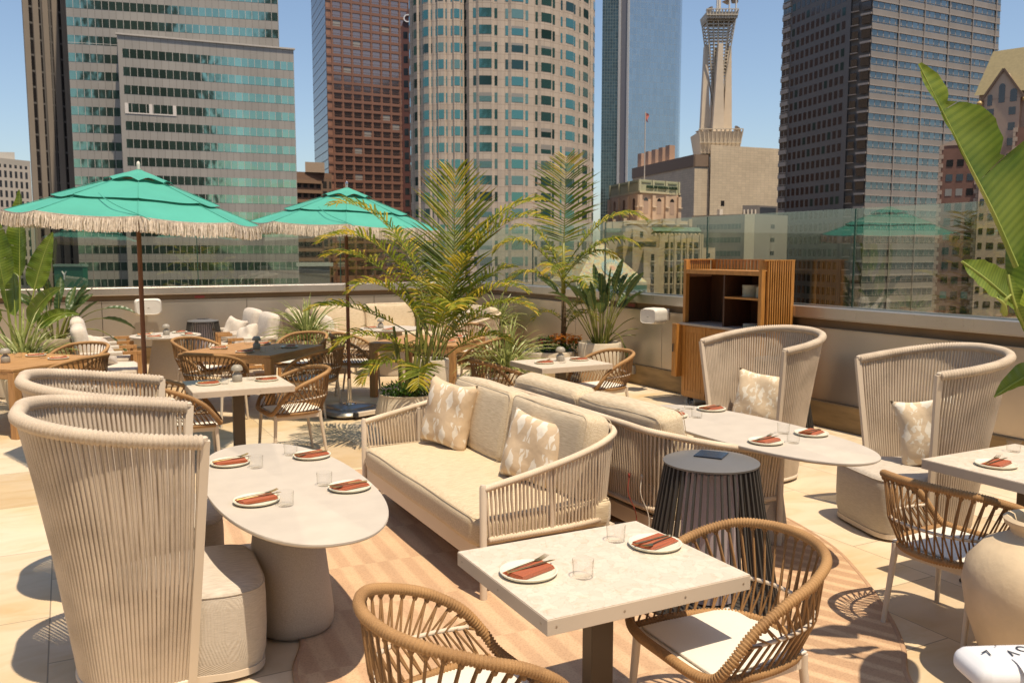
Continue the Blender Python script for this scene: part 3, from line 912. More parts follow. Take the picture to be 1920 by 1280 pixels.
def make_loveseat(W=1.05, cushions=True):
    t = thing('rope_loveseat', 'x', 'sofa')
    top = mirror([Vector(p) for p in ((-W, 0.48, 0.625), (-W-0.012, 0.2, 0.68), (-W-0.005, -0.1, 0.745), (-W+0.045, -0.33, 0.80), (-W+0.16, -0.46, 0.83), (-W+0.4, -0.485, 0.84), (0, -0.49, 0.842))])
    bot = mirror([Vector(p) for p in ((-W+0.01, 0.45, 0.335), (-W+0.01, 0.2, 0.335), (-W+0.015, -0.08, 0.335), (-W+0.05, -0.29, 0.335), (-W+0.17, -0.40, 0.335), (-W+0.4, -0.42, 0.335), (0, -0.42, 0.335))])
    T = catmull(top, 10); B = catmull(bot, 10)
    k = MB(); wrapped(k, T, 0.021, 0.0125, seg=8, depth=0.08); k.build('top_rail', M['cream_rope'], t, smooth=True)
    k = MB(); wrapped(k, B, 0.019, 0.017, seg=8, depth=0.22); k.build('lower_rail', M['cream_rope'], t, smooth=True)
    Tq = resample(T, 0.001); Bq = resample(B, 0.001)
    n = 150; k = MB()
    for i in range(n):
        f = (i+0.5)/n
        a = Tq[int(f*(len(Tq)-1))]; c = Bq[int(f*(len(Bq)-1))]
        j = Vector((rnd.uniform(-1, 1), rnd.uniform(-1, 1), 0))*0.0022
        k.tube([a, a.lerp(c, 0.33)+j, a.lerp(c, 0.66)-j*0.8, c], 0.0078, 5, cap=False)
    k.build('rope_weave', M['cream_rope'], t, smooth=True)
    for s_ in (-1, 1):
        k = MB(); k.tube([(s_*W, 0.485, 0.0), (s_*W, 0.485, 0.635), (s_*W, 0.484, 0.65)], lambda i: (0.0205, 0.0205, 0.014)[i], 12); k.build('front_post', M['frame'], t, smooth=40)
        k = MB(); k.tube([(s_*(W-0.07), -0.36, 0.0), (s_*(W-0.055), -0.345, 0.34)], 0.019, 10); k.build('rear_leg', M['frame'], t, smooth=40)
        k = MB(); k.tube([(s_*(W-0.012), 0.05, 0.33), (s_*(W-0.02), 0.05, 0.70)], 0.015, 8); k.build('arm_post', M['frame'], t, smooth=40)
    k = MB()
    for y in (0.47, -0.40): k.box((0, y, 0.235), (2*W-0.12, 0.03, 0.10))
    for x in (-W+0.05, W-0.05): k.box((x, 0.035, 0.235), (0.03, 0.84, 0.0995))
    k.box((0, 0.04, 0.262), (2*W-0.14, 0.80, 0.02))
    k.build('seat_frame', M['frame'], t)
    s = rcushion(2*W-0.075, 0.90, 0.18, 0.05, 0.012, 12, 0.002, 3); o = s.build('seat_cushion', M['sofa'], t, smooth=True); weld(o); o.location = (0, 0.06, 0.274)
    pipe('piping', o, W-0.0375, 0.45, 0.045, lambda x, y: Vector((x, y, 0.168)))
    for i, x in enumerate((-0.49, 0.49)):
        s = rcushion(0.955, 0.20, 0.50, 0.055, 0.02, 12, 0.003, 5+i); o = s.build('back_cushion', M['sofa_back'], t, smooth=True); weld(o)
        o.location = (x, -0.23, 0.44); o.rotation_euler = (R(11), 0, 0)
        pipe('piping', o, 0.4775, 0.25, 0.05, lambda x, y: Vector((x, 0.088, 0.25+y))); pipe('piping', o, 0.4775, 0.25, 0.05, lambda x, y: Vector((x, -0.088, 0.25+y)))
        k = MB(); 
    return t
LSG = 'rope loveseats with sand coloured cushions'
ls = make_loveseat()
ls['label'] = 'cream rope loveseat with two patterned cushions, beside left oval table'; ls['group'] = LSG
ls.location = (2.43, 5.16, 0); ls.rotation_euler.z = FX(180)
dup(ls, 'cream rope loveseat back to back with the near one, facing right oval table', (3.52, 5.06, 0), FX(0), LSG)
dup(ls, 'cream rope loveseat seen from its side, left of the round table at the back', (3.62, 14.1, 0), FX(-8), LSG)
dup(ls, 'cream rope loveseat in the back corner under the far spiky plant', (6.25, 14.35, 0), FX(180), LSG)
dup(ls, 'cream rope loveseat against the back wall, behind the big palm', (4.85, 15.1, 0), FX(-90), LSG)
pillow('throw_cushion', 'beige cushion with white diamonds at far end of the near loveseat', M['pillow'], (2.42, 5.84, 0.45), (R(-12), R(5), R(-70)), 0.48, 0.52, 0.085, 2)
pillow('throw_cushion', 'beige cushion with white diamonds at near end of the near loveseat', M['pillow'], (2.50, 4.64, 0.45), (R(-17), R(5), R(-72)), 0.52, 0.45, 0.08, 6)
pillow('throw_cushion', 'cream cushion on the side-on loveseat at the back', M['white_cloth'], (3.7, 13.5, 0.46), (R(-14), R(12), R(60)), 0.46, 0.46, 0.09, 3)
pillow('throw_cushion', 'white cushion on the corner loveseat behind the big palm', M['white_cloth'], (6.2, 14.2, 0.46), (R(-14), R(8), R(-60)), 0.46, 0.46, 0.09, 8)

def make_ropechair():
    t = thing('rope_armchair', 'x', 'chair')
    # hoop: front seat rail -> front corners -> arms -> back
    half = [Vector(p) for p in ((0, 0.285, 0.435), (-0.17, 0.28, 0.435), (-0.262, 0.262, 0.455), (-0.30, 0.225, 0.52), (-0.315, 0.145, 0.615), (-0.325, 0.02, 0.695),
                                (-0.315, -0.11, 0.745), (-0.255, -0.235, 0.785), (-0.14, -0.31, 0.80), (0, -0.335, 0.805))]
    hoop = half+[Vector((-p.x, p.y, p.z)) for p in half[-2:0:-1]]
    Hc = catmull(hoop, 8, True)
    k = MB(); wrapped(k, Hc, 0.0185, 0.0125, True, seg=10, depth=0.2)
    k.build('hoop', M['tan_rope'], t, smooth=True)
    seat = mirror([Vector(p) for p in ((-0.255, 0.235, 0.432), (-0.262, 0.10, 0.432), (-0.25, -0.04, 0.432), (-0.205, -0.16, 0.432), (-0.11, -0.235, 0.432), (0, -0.255, 0.432))])
    Sc = catmull(seat, 8)
    k = MB(); wrapped(k, Sc, 0.0165, 0.0135, seg=9, depth=0.25); k.build('seat_rail', M['tan_rope'], t, smooth=True)
    # the mid bar
    mid = mirror([Vector(p) for p in ((-0.288, 0.16, 0.555), (-0.297, 0.02, 0.562), (-0.272, -0.13, 0.568), (-0.205, -0.235, 0.572), (-0.10, -0.285, 0.575), (0, -0.297, 0.575))])
    k = MB(); k.tube(catmull(mid, 6), 0.0085, 8); k.build('mid_bar', M['frame'], t, smooth=True)
    arms = catmull(half[3:]+[Vector((-p.x, p.y, p.z)) for p in half[-2:2:-1]], 8)
    A = resample(arms, 0.002); Sq = resample(Sc, 0.002); Mq = resample(catmull(mid, 6), 0.002)
    n = 33; k = MB()
    at = lambda L, f: L[max(0, min(len(L)-1, int(f*(len(L)-1))))]
    for i in range(n):
        f = (i+0.5)/n
        a = at(A, f)+Vector((0, 0, -0.012))
        k.tube([a+Vector((0, 0, 0.006)), a+Vector((0, 0, -0.012)), a+Vector((0, 0, -0.022))], lambda q: (0.010, 0.0115, 0.006)[q], 6)
        for d in (-0.0155, 0.0155):
            m_ = at(Mq, f+d*0.25); c = at(Sq, f+d)
            o_ = Vector((0.004*(1 if d > 0 else -1), 0, 0))
            m2 = m_+Vector((m_.x, m_.y, 0)).normalized()*0.010*(1 if d > 0 else -1)
            k.tube([a+o_*0.6, a.lerp(m2, 0.5)+o_*0.3, m2, m2.lerp(c, 0.5), c], 0.0046, 5, cap=False)
    k.build('cord_weave', M['tan_cord'], t, smooth=True)
    k = MB()
    pts = [(p.x*0.985, p.y) for p in Sc][::4]
    pts = [(x, y) for x, y in pts]+[(0.2, 0.262), (-0.2, 0.262)]
    k.prism(pts, 0.425, 0.432); k.build('seat', M['seat_pan'], t)
    s = rcushion(0.44, 0.43, 0.014, 0.006, 0.003, 8); o = s.build('seat_pad', M['seat_pan'], t, smooth=True); weld(o); o.location = (0, 0.02, 0.433)
    k = MB()
    for y, w_ in ((0.235, 0.47), (-0.185, 0.40)): k.box((0, y, 0.40), (w_, 0.022, 0.045))
    for s_ in (-1, 1): k.bar((s_*0.235, 0.235, 0.40), (s_*0.20, -0.185, 0.40), 0.022, 0.0445)
    k.build('seat_frame', M['frame'], t)
    for x, y, fx, fy in ((-0.245, 0.24, -0.262, 0.262), (0.245, 0.24, 0.262, 0.262), (-0.205, -0.19, -0.215, -0.245), (0.205, -0.19, 0.215, -0.245)):
        k = MB(); k.tube([(fx, fy, 0.0), (x, y, 0.38), (x, y, 0.43)], lambda q: (0.0125, 0.017, 0.0165)[q], 10); k.build('leg', M['frame'], t, smooth=40)
    return t
RCG = 'tan rope armchairs around the dining tables'
rc = make_ropechair()
rc['label'] = 'tan rope armchair in left foreground with its back to the left oval table'; rc['group'] = RCG
rc.location = (1.09, 2.43, 0); rc.rotation_euler.z = FX(4)
for lab, x, y, a in [
    ('tan rope armchair at the right side of the near stone table', 2.165, 2.42, 178),
    ('tan rope armchair beside the clay urn, at table cut by right edge', 3.88, 2.69, 2),
    ('tan rope armchair beyond the table cut by right edge of the photo', 5.45, 2.85, 180),
    ('tan rope armchair just behind the tall rope chairs, left of small pale table', 0.86, 7.87, -4),
    ('tan rope armchair right of small pale table, in front of umbrella stand', 1.84, 8.05, 184),
    ('tan rope armchair behind the near small pale table, back to the camera', 1.40, 9.95, 52),
    ('tan rope armchair between middle teak table and umbrella stand', 2.52, 9.92, 138),
    ('shaded dark rope armchair on the left side of middle teak table', 1.48, 11.45, -45),
    ('shaded dark rope armchair behind middle teak table by spiky potted plant', 2.75, 11.5, 225),
    ('shaded dark rope armchair behind the left teak table', 0.06, 11.32, 232),
    ('tan rope armchair at the right corner of the left teak table', 0.02, 10.28, 140),
    ('shaded rope armchair left of far teak table, under the palm fronds', 3.42, 11.2, -30),
    ('tan rope armchair on the near right side of far teak table', 4.86, 10.22, 140),
    ('tan rope armchair behind the far teak table', 5.25, 11.75, 225),
    ('tan rope armchair left of second pale table, behind the loveseats', 3.95, 7.85, 0),
    ('tan rope armchair right of second pale table, by the potted plants', 5.20, 7.92, 182)]:
    dup(rc, lab, (x, y, 0), FX(a), RCG)

def make_teakchair():
    t = thing('teak_lounge_chair', 'x', 'chair')
    for s_ in (-1, 1):
        k = MB()
        k.box((s_*0.40, 0.385, 0.30), (0.05, 0.05, 0.60)); k.box((s_*0.40, 0.30, 0.62), (0.058, 0.22, 0.04))
        k.box((s_*0.40, -0.33, 0.29), (0.045, 0.045, 0.58)); k.box((s_*0.40, 0.03, 0.20), (0.035, 0.66, 0.04))
        k.build('side_frame', M['teak_v'], t)
        k = MB(); k.box((s_*0.40, -0.06, 0.62), (0.075, 0.50, 0.046), bev=0.008); k.build('arm_wrap', M['white_cloth'], t)
    k = MB(); k.box((0, 0.38, 0.22), (0.75, 0.03, 0.07)); k.box((0, 0.02, 0.24), (0.75, 0.68, 0.02)); k.box((0, -0.36, 0.50), (0.78, 0.03, 0.16)); k.build('seat_frame', M['teak'], t)
    s = rcushion(0.72, 0.72, 0.17, 0.05, 0.02, 8, 0.003); o = s.build('seat_cushion', M['white_cloth'], t, smooth=True); weld(o); o.location = (0, 0.04, 0.255)
    s = rcushion(0.72, 0.18, 0.56, 0.07, 0.012, 8, 0.002, 4); o = s.build('back_cushion', M['white_cloth'], t, smooth=True); weld(o); o.location = (0, -0.22, 0.41); o.rotation_euler = (R(9), 0, 0)
    return t
TCG = 'teak lounge chairs with off white cushions'
tc_ = make_teakchair()
tc_['label'] = 'teak lounge chair with white cushions, nearer of two right of banana plant'; tc_['group'] = TCG
tc_.location = (0.40, 12.35, 0); tc_.rotation_euler.z = FX(0)
dup(tc_, 'teak lounge chair by the back wall, farther of two right of banana plant', (0.40, 13.75, 0), FX(0), TCG)
dup(tc_, 'teak lounge chair right of the slatted lantern by the back wall', (2.42, 14.55, 0), FX(184), TCG)
dup(tc_, 'teak lounge chair behind spiky potted plant at the centre back', (2.45, 13.45, 0), FX(182), TCG)
pillow('throw_cushion', 'white cushion slumped on the nearer teak chair beside umbrella pole', M['white_cloth'], (0.42, 12.2, 0.43), (R(-30), R(14), R(60)), 0.46, 0.44, 0.1, 5)
pillow('throw_cushion', 'white cushion on the teak chair beside slatted lantern', M['white_cloth'], (2.3, 14.4, 0.43), (R(-20), R(10), R(-60)), 0.44, 0.44, 0.09, 12)
pillow('throw_cushion', 'small white cushion on teak chair behind the spiky potted plant', M['white_cloth'], (2.3, 13.3, 0.43), (R(-30), R(-16), R(-65)), 0.42, 0.42, 0.09, 15)

# ------------------------------------------------------------------ tables
HT = 0.72
def make_sq(w=0.86, d=0.72):
    t = thing('stone_table', 'x', 'table')
    k = MB(); k.box((0, 0, HT-0.002), (w-0.004, d-0.004, 0.006)); k.build('table_top', M['stone_top'], t)
    k = MB(); k.box((0, 0, HT-0.0285), (w, d, 0.053), bev=0.0012); k.build('edge_trim', M['edge_beige'], t)
    k = MB()
    for s_ in (-1, 1):
        for f in (-0.46, -0.15, 0.15, 0.46):
            k.lathe([(0.0042, 0), (0.0042, 0.001), (0.002, 0.0012), (0, 0.0004)], 10, (f*w, s_*(d/2), HT-0.028), rot=Matrix.Rotation(-s_*PI/2, 3, 'X'))
        for f in (-0.44, 0, 0.44):
            k.lathe([(0.0042, 0), (0.0042, 0.001), (0.002, 0.0012), (0, 0.0004)], 10, (s_*(w/2), f*d, HT-0.028), rot=Matrix.Rotation(s_*PI/2, 3, 'Y'))
    k.build('screws', M['screw'], t)
    k = MB(); k.box((0, 0, 0.35), (0.10, 0.07, 0.66), bev=0.004); k.build('column', M['column'], t)
    k = MB(); k.box((0, 0, 0.012), (0.46, 0.46, 0.02), bev=0.004); k.build('foot_plate', M['column'], t)
    return t
SQG = 'square stone topped tables'
sq = make_sq(); sq['label'] = 'pale stone square table in the foreground between two tan rope armchairs'; sq['group'] = SQG
sq.location = (1.755, 2.68, 0)
dup(sq, 'pale stone table cut off by the right edge, beside the clay urn', (4.74, 2.87, 0), 0, SQG)
dup(sq, 'pale square table with mushroom lamp, left of centre before umbrella stand', (1.33, 7.98, 0), 0, SQG)
dup(sq, 'pale square table with mushroom lamp, behind the loveseats near plants', (4.68, 7.93, 0), 0, SQG)

def make_oval(a=0.395, b_=1.02):
    t = thing('oval_table', 'x', 'table')
    k = MB()
    pr = [(0.93, 0.0), (0.985, 0.006), (1.0, 0.016), (1.0, 0.024), (0.996, 0.027), (0.0, 0.0275)]
    k.lathe([(r_, HT-0.0275+z) for r_, z in pr], 72, (0, 0, 0), a, b_, p=2.25); k.build('table_top', M['table_grey'], t, smooth=40)
    k = MB()
    k.lathe([(0.15, 0.0), (0.19, 0.006), (0.205, 0.03), (0.208, 0.08), (0.20, 0.16), (0.142, HT-0.03)], 48, (0, 0, 0), 1.0, 1.55, p=2.4)
    k.build('pedestal', M['cone'], t, smooth=True)
    return t
OVG = 'long oval pedestal tables'
ov = make_oval(); ov['label'] = 'long oval grey table in front of the near loveseat, on a cone pedestal'; ov['group'] = OVG
ov.location = (0.955, 4.38, 0)
dup(ov, 'long oval grey table at the right, between second loveseat and tall chairs', (4.0, 4.33, 0), R(-1), OVG)

def make_round():
    t = thing('round_table', 'x', 'table')
    k = MB(); k.lathe([(0.44, HT-0.028), (0.475, HT-0.02), (0.48, HT-0.004), (0.476, HT), (0, HT)], 56); k.build('table_top', M['table_grey'], t, smooth=40)
    k = MB(); k.lathe([(0.24, 0.0), (0.27, 0.01), (0.275, 0.05), (0.17, HT-0.03)], 40); k.build('pedestal', M['cone'], t, smooth=40)
    return t
RDG = 'round pedestal tables by the back wall'
rt = make_round(); rt['label'] = 'round grey table on cone base at left back, beside slatted lantern'; rt['group'] = RDG
rt.location = (1.22, 13.15, 0)
dup(rt, 'round grey table at the back behind umbrella pole and big palm', (4.45, 12.75, 0), 0, RDG)

def make_teak(w=1.2):
    t = thing('teak_table', 'x', 'table')
    k = MB(); n = 8
    for i in range(n): k.box((0, -w/2+w*(i+0.5)/n, HT-0.012), (w, w/n-0.003, 0.024), bev=0.002)
    k.build('table_top', M['teak'], t)
    k = MB()
    for s_ in (-1, 1): k.box((0, s_*(w/2-0.02), HT-0.065), (w-0.03, 0.025, 0.08)); k.box((s_*(w/2-0.02), 0, HT-0.065), (0.025, w-0.08, 0.0795))
    k.build('apron', M['teak'], t)
    for i in (-1, 1):
        for j in (-1, 1):
            k = MB(); k.box((i*(w/2-0.045), j*(w/2-0.045), (HT-0.03)/2), (0.085, 0.085, HT-0.03), bev=0.004); k.build('leg', M['teak_v'], t)
    return t
TKG = 'square teak tables set cornerwise'
tk = make_teak(); tk['label'] = 'teak table at the left edge with mushroom lamp, half in umbrella shade'; tk['group'] = TKG
tk.location = (-0.52, 10.80, 0); tk.rotation_euler.z = R(45)
dup(tk, 'teak table in the middle between the two umbrella poles', (2.03, 10.82, 0), R(45), TKG)
dup(tk, 'teak table behind the big palm, right of second umbrella', (4.32, 10.82, 0), R(45), TKG)

# cream side table and the rolled newspaper on it
t = thing('side_table', 'small cream side table corner at the bottom right, under white newspaper', 'table', (2.60, 1.18, 0), R(4))
k = MB(); k.box((0, 0, 0.70), (0.62, 0.50, 0.03), bev=0.003); k.build('table_top', M['paper'] if False else M['planter'], t)
k = MB(); k.box((0, 0, 0.345), (0.08, 0.08, 0.67)); k.build('column', M['column'], t)
k = MB(); k.box((0, 0, 0.011), (0.4, 0.4, 0.02)); k.build('foot_plate', M['column'], t)
# ------------------------------------------------------------------ tableware
def plate_me():
    k = MB(); k.lathe([(0.0, 0.0), (0.085, 0.0), (0.102, 0.006), (0.108, 0.013), (0.1085, 0.0165), (0.105, 0.0175), (0.100, 0.0125), (0.088, 0.0085), (0, 0.008)], 48)
    return k.mesh('plate', M['plate'], True)
def napkin_me(seed):
    """flat folded napkin: three soft layers, slightly fanned"""
    q = random.Random(seed); k = MB(); n, m = 14, 7
    for layer in range(3):
        L = 0.172-0.004*layer; w_ = (0.104, 0.094, 0.078)[layer]; z0 = 0.0125+layer*0.0042; oy = (0, -0.004, -0.010)[layer]; a_ = q.uniform(-0.035, 0.035)
        top, botm = [], []
        for i in range(n+1):
            tr, br = [], []
            for j in range(m+1):
                x = -L/2+L*i/n; y = -w_/2+w_*j/m+oy
                wv = 0.0012*math.sin(i*0.45+layer+seed)*(j/m)
                e = min(j, m-j)/m; cr = 0.0014*math.sin(PI*min(1, e*2.2))
                up = 0.004*max(0, i/n-0.75)*4*(1 if layer == 2 else 0.3)*(j/m)
                X, Y = x*math.cos(a_)-y*math.sin(a_), x*math.sin(a_)+y*math.cos(a_)
                tr.append(Vector((X, Y, z0+cr+wv+up+0.0018))); br.append(Vector((X, Y, z0-0.0022+wv+up)))
            top.append(tr); botm.append(br)
        k.strip(top[::-1]); k.strip(botm)
        k.strip([[r_[0] for r_ in botm], [r_[0] for r_ in top]]); k.strip([[r_[-1] for r_ in top], [r_[-1] for r_ in botm]])
        k.strip([top[0], botm[0]]); k.strip([top[-1][::-1], botm[-1][::-1]])
    return k.mesh('napkin', M['napkin'], 40)
def fork_me():
    k = MB(); z = 0.0
    k.tube([(-0.10, 0, z), (-0.04, 0, z+0.001), (0.03, 0, z), (0.045, 0, z-0.001)], lambda i: (0.0042, 0.0036, 0.0026, 0.0026)[i], 8, flat=(1, 0.45))
    k.strip([[Vector((0.042, -0.004, z)), Vector((0.042, 0.004, z))], [Vector((0.055, -0.0115, z-0.002)), Vector((0.055, 0.0115, z-0.002))], [Vector((0.070, -0.012, z-0.001)), Vector((0.070, 0.012, z-0.001))]][::-1])
    k.strip([[Vector((0.042, -0.004, z-0.002)), Vector((0.042, 0.004, z-0.002))], [Vector((0.055, -0.0115, z-0.004)), Vector((0.055, 0.0115, z-0.004))], [Vector((0.070, -0.012, z-0.003)), Vector((0.070, 0.012, z-0.003))]])
    for y in (-0.0102, -0.0034, 0.0034, 0.0102):
        k.tube([(0.068, y, z-0.002), (0.09, y, z+0.001), (0.108, y*0.95, z+0.006)], lambda i: (0.0019, 0.0016, 0.0009)[i], 6)
    return k.mesh('fork', M['gold'], 40)
def knife_me():
    k = MB()
    k.tube([(-0.10, 0, 0), (-0.02, 0, 0.0008), (0.0, 0, 0)], lambda i: (0.0048, 0.004, 0.0035)[i], 8, flat=(1, 0.5))
    P = [(0.0, -0.004), (0.0, 0.004), (0.05, 0.0075), (0.095, 0.007), (0.112, -0.001), (0.10, -0.004)]
    k.prism(P, -0.0006, 0.0008)
    return k.mesh('knife', M['gold'], 40)
def tumbler_me():
    k = MB()
    k.lathe([(0.0, 0.0), (0.034, 0.0), (0.0375, 0.003), (0.040, 0.066), (0.0388, 0.0668), (0.0378, 0.066), (0.0355, 0.010), (0.030, 0.0075), (0, 0.007)], 40)
    return k.mesh('tumbler', M['tumbler'], True)
PM, NM, FM, KM, TM = plate_me(), [napkin_me(1), napkin_me(5), napkin_me(8)], fork_me(), knife_me(), tumbler_me()
cnt = [0]
def setting(where, x, y, a, gx=None, gy=None, cutlery=2, sh=1.0):
    """plate, folded napkin, fork and knife, and the tumbler next to them"""
    cnt[0] += 1; z = HT+0.0015; A = R(a)
    o = put('plate', PM, loc=(x, y, z), rot=(0, 0, rnd.uniform(0, 6))); tag(o, 'cream plate '+where, 'plate', 'cream plates with folded napkins')
    o = put('napkin', NM[cnt[0] % 3], loc=(x, y, z+0.0005), rot=(0, 0, A+rnd.uniform(-0.14, 0.14))); tag(o, 'folded terracotta napkin '+where, 'napkin', 'terracotta napkins on the plates')
    cx, cy = math.cos(A), math.sin(A)
    if cutlery:
        o = put('fork', FM, loc=(x-cy*0.026+cx*0.012, y+cx*0.026+cy*0.012, z+0.0285), rot=(0, R(-2), A+R(4))); tag(o, 'gold fork '+where, 'fork', 'gold forks on the napkins')
    if cutlery > 1:
        o = put('knife', KM, loc=(x+cy*0.004+cx*0.006, y-cx*0.004+cy*0.006, z+0.0285), rot=(0, R(-1.5), A+R(-5))); tag(o, 'gold knife '+where, 'knife', 'gold knives on the napkins')
    if gx is not None:
        o = put('tumbler', TM, loc=(gx, gy, z)); tag(o, 'clear glass tumbler '+where, 'glass', 'clear tumblers at the place settings')
# napkins run along the table edge the guest faces
for s_ in [
    ('at the left side of the foreground stone table', 1.462, 2.70, 12, 1.625, 2.585),
    ('at the right side of the foreground stone table', 2.06, 2.735, 196, 1.955, 2.86),
    ('on left oval table, camera side far from the loveseat', 0.752, 4.10, 10, 0.862, 3.985),
    ('on left oval table, at the corner nearest the loveseat and camera', 1.213, 4.125, 190, 1.118, 4.25),
    ('on left oval table, far left side by the hidden tall chair', 0.765, 4.92, 12, 0.878, 4.775),
    ('on left oval table, far right side away from the camera', 1.215, 4.88, 192, 1.118, 4.99),
    ('on right oval table, far end on the loveseat side', 3.835, 4.91, 14, 3.965, 4.80),
    ('on right oval table, far end on the tall chair side', 4.255, 4.985, 190, 4.14, 5.10),
    ('on right oval table, near end on the loveseat side', 3.815, 3.955, 12, 3.965, 3.875),
    ('on right oval table, near end on the tall chair side', 4.25, 4.00, 194, 4.115, 4.11),
    ('on the stone table cut by the right edge', 4.53, 2.93, 12, 4.95, 3.10),
    ('on the left side of the pale table left of centre', 1.085, 8.03, 12, 1.215, 7.985),
    ('on the right side of the pale table left of centre', 1.60, 8.04, 192, 1.475, 8.13),
    ('on the left side of the pale table behind the loveseats', 4.48, 7.93, 12, 4.66, 7.86),
    ('on the right side of the pale table behind the loveseats', 4.95, 7.99, 190, 4.74, 8.06)]:
    setting(*s_)
for s_ in [
    ('on the back left round table, left side', 0.94, 13.20, 0, 1.06, 13.38),
    ('on the back left round table, right rear side', 1.44, 13.42, 60, 1.29, 13.46),
    ('on the back left round table, right side', 1.52, 13.02, 90, 1.42, 12.90),
    ('on the back left round table, side nearest the camera', 1.04, 12.84, 20, 1.20, 12.76),
    ('on the round table behind the umbrella pole, left side', 4.16, 12.85, 0, 4.30, 12.98),
    ('on the round table behind the umbrella pole, near side', 4.30, 12.42, 20, 4.46, 12.50),
    ('on far teak table, near corner behind the palm', 4.42, 10.42, 20, 4.58, 10.36),
    ('on far teak table, right hand corner', 4.80, 10.92, 60, 4.68, 11.05),
    ('on middle teak table, lit right hand side', 2.42, 10.72, 60, 2.25, 10.62),
    ('on middle teak table, shaded front left side', 1.83, 10.42, 20, 2.02, 10.34),
    ('on middle teak table, shaded back left side', 1.62, 10.98, 0, 1.66, 10.80),
    ('on middle teak table, shaded rear side', 2.20, 11.25, 0, 2.02, 11.30),
    ('on the left teak table, shaded right side', -0.12, 10.72, 0, -0.28, 10.88),
    ('on the left teak table, rear side by the spiky plant', -0.35, 11.15, 0, -0.52, 11.08)]:
    setting(*s_, cutlery=1)

def mushroom_lamp():
    t = thing('mushroom_lamp', 'x', 'lamp')
    k = MB(); k.lathe([(0.043, 0.0), (0.045, 0.003), (0.045, 0.055), (0.042, 0.062), (0.026, 0.078), (0.018, 0.092), (0.016, 0.11)], 28); k.build('lamp_base', M['lampgrey'], t, smooth=40)
    k = MB(); k.lathe([(0.046, 0.102), (0.0515, 0.104), (0.052, 0.118), (0.046, 0.138), (0.03, 0.153), (0.0, 0.158)], 28); k.build('lamp_shade', M['lampgrey'], t, smooth=50)
    return t
ML = 'mushroom shaped table lamps'
ml = mushroom_lamp(); ml['label'] = 'putty mushroom lamp on the pale table left of centre'; ml['group'] = ML; ml.location = (1.345, 8.09, HT+0.001)
for lab, x, y in (('putty mushroom lamp on the round table at left back', 1.23, 13.15), ('putty mushroom lamp on the pale table behind the loveseats', 4.73, 8.02),
                  ('half shaded mushroom lamp on the middle teak table', 2.03, 10.75), ('mushroom lamp on the teak table at the left edge', -0.62, 10.62),
                  ('mushroom lamp on round table behind the umbrella pole and palm', 4.30, 12.78)):
    q = dup(ml, lab, (x, y, HT+0.001), 0, ML)

# ------------------------------------------------------------------ slatted solar lanterns
def lantern():
    t = thing('slatted_lantern', 'x', 'lantern'); h = 0.775
    k = MB(); k.lathe([(0.235, h-0.02), (0.252, h-0.016), (0.254, h-0.006), (0.24, h), (0.12, h+0.022), (0.10, h+0.024), (0, h+0.024)], 56); k.build('lid', M['slat_top'], t, smooth=25)
    k = MB(); k.box((0.0, 0.0, h+0.0285), (0.15, 0.15, 0.006), rot=Matrix.Rotation(R(35), 3, 'Z')); k.build('solar_panel', M['solar'], t)
    k = MB(); n = 46
    for i in range(n):
        a = 2*PI*i/n; u = (math.cos(a), math.sin(a))
        k.bar((u[0]*0.365, u[1]*0.365, 0.02), (u[0]*0.238, u[1]*0.238, h-0.018), 0.0105, 0.018, up=(u[0], u[1], 0.0))
    k.build('slats', M['slat'], t)
    k = MB()
    for z, r_ in ((0.02, 0.362),): k.tube([(math.cos(2*PI*i/48)*r_, math.sin(2*PI*i/48)*r_, z) for i in range(48)], 0.012, 6, True)
    k.lathe([(0.30, 0.01), (0.36, 0.012), (0.36, 0.02), (0, 0.022)], 40); k.build('base_ring', M['slat'], t, smooth=30)
    k = MB(); k.lathe([(0.155, 0.03), (0.158, 0.10), (0.145, h-0.05), (0, h-0.045)], 36); k.build('diffuser', M['diffuser'], t, smooth=40)
    return t
LG = 'slatted solar lanterns'
ln = lantern(); ln['label'] = 'large slatted dark lantern with solar panel lid, beside the foreground table'; ln['group'] = LG; ln.location = (3.02, 3.53, 0.02)
dup(ln, 'slatted dark lantern standing against the back wall beside round table', (1.97, 14.95, 0), R(20), LG)
dup(ln, 'slatted dark lantern half hidden behind tall rope chair at the service station', (6.70, 6.78, 0), R(8), LG)

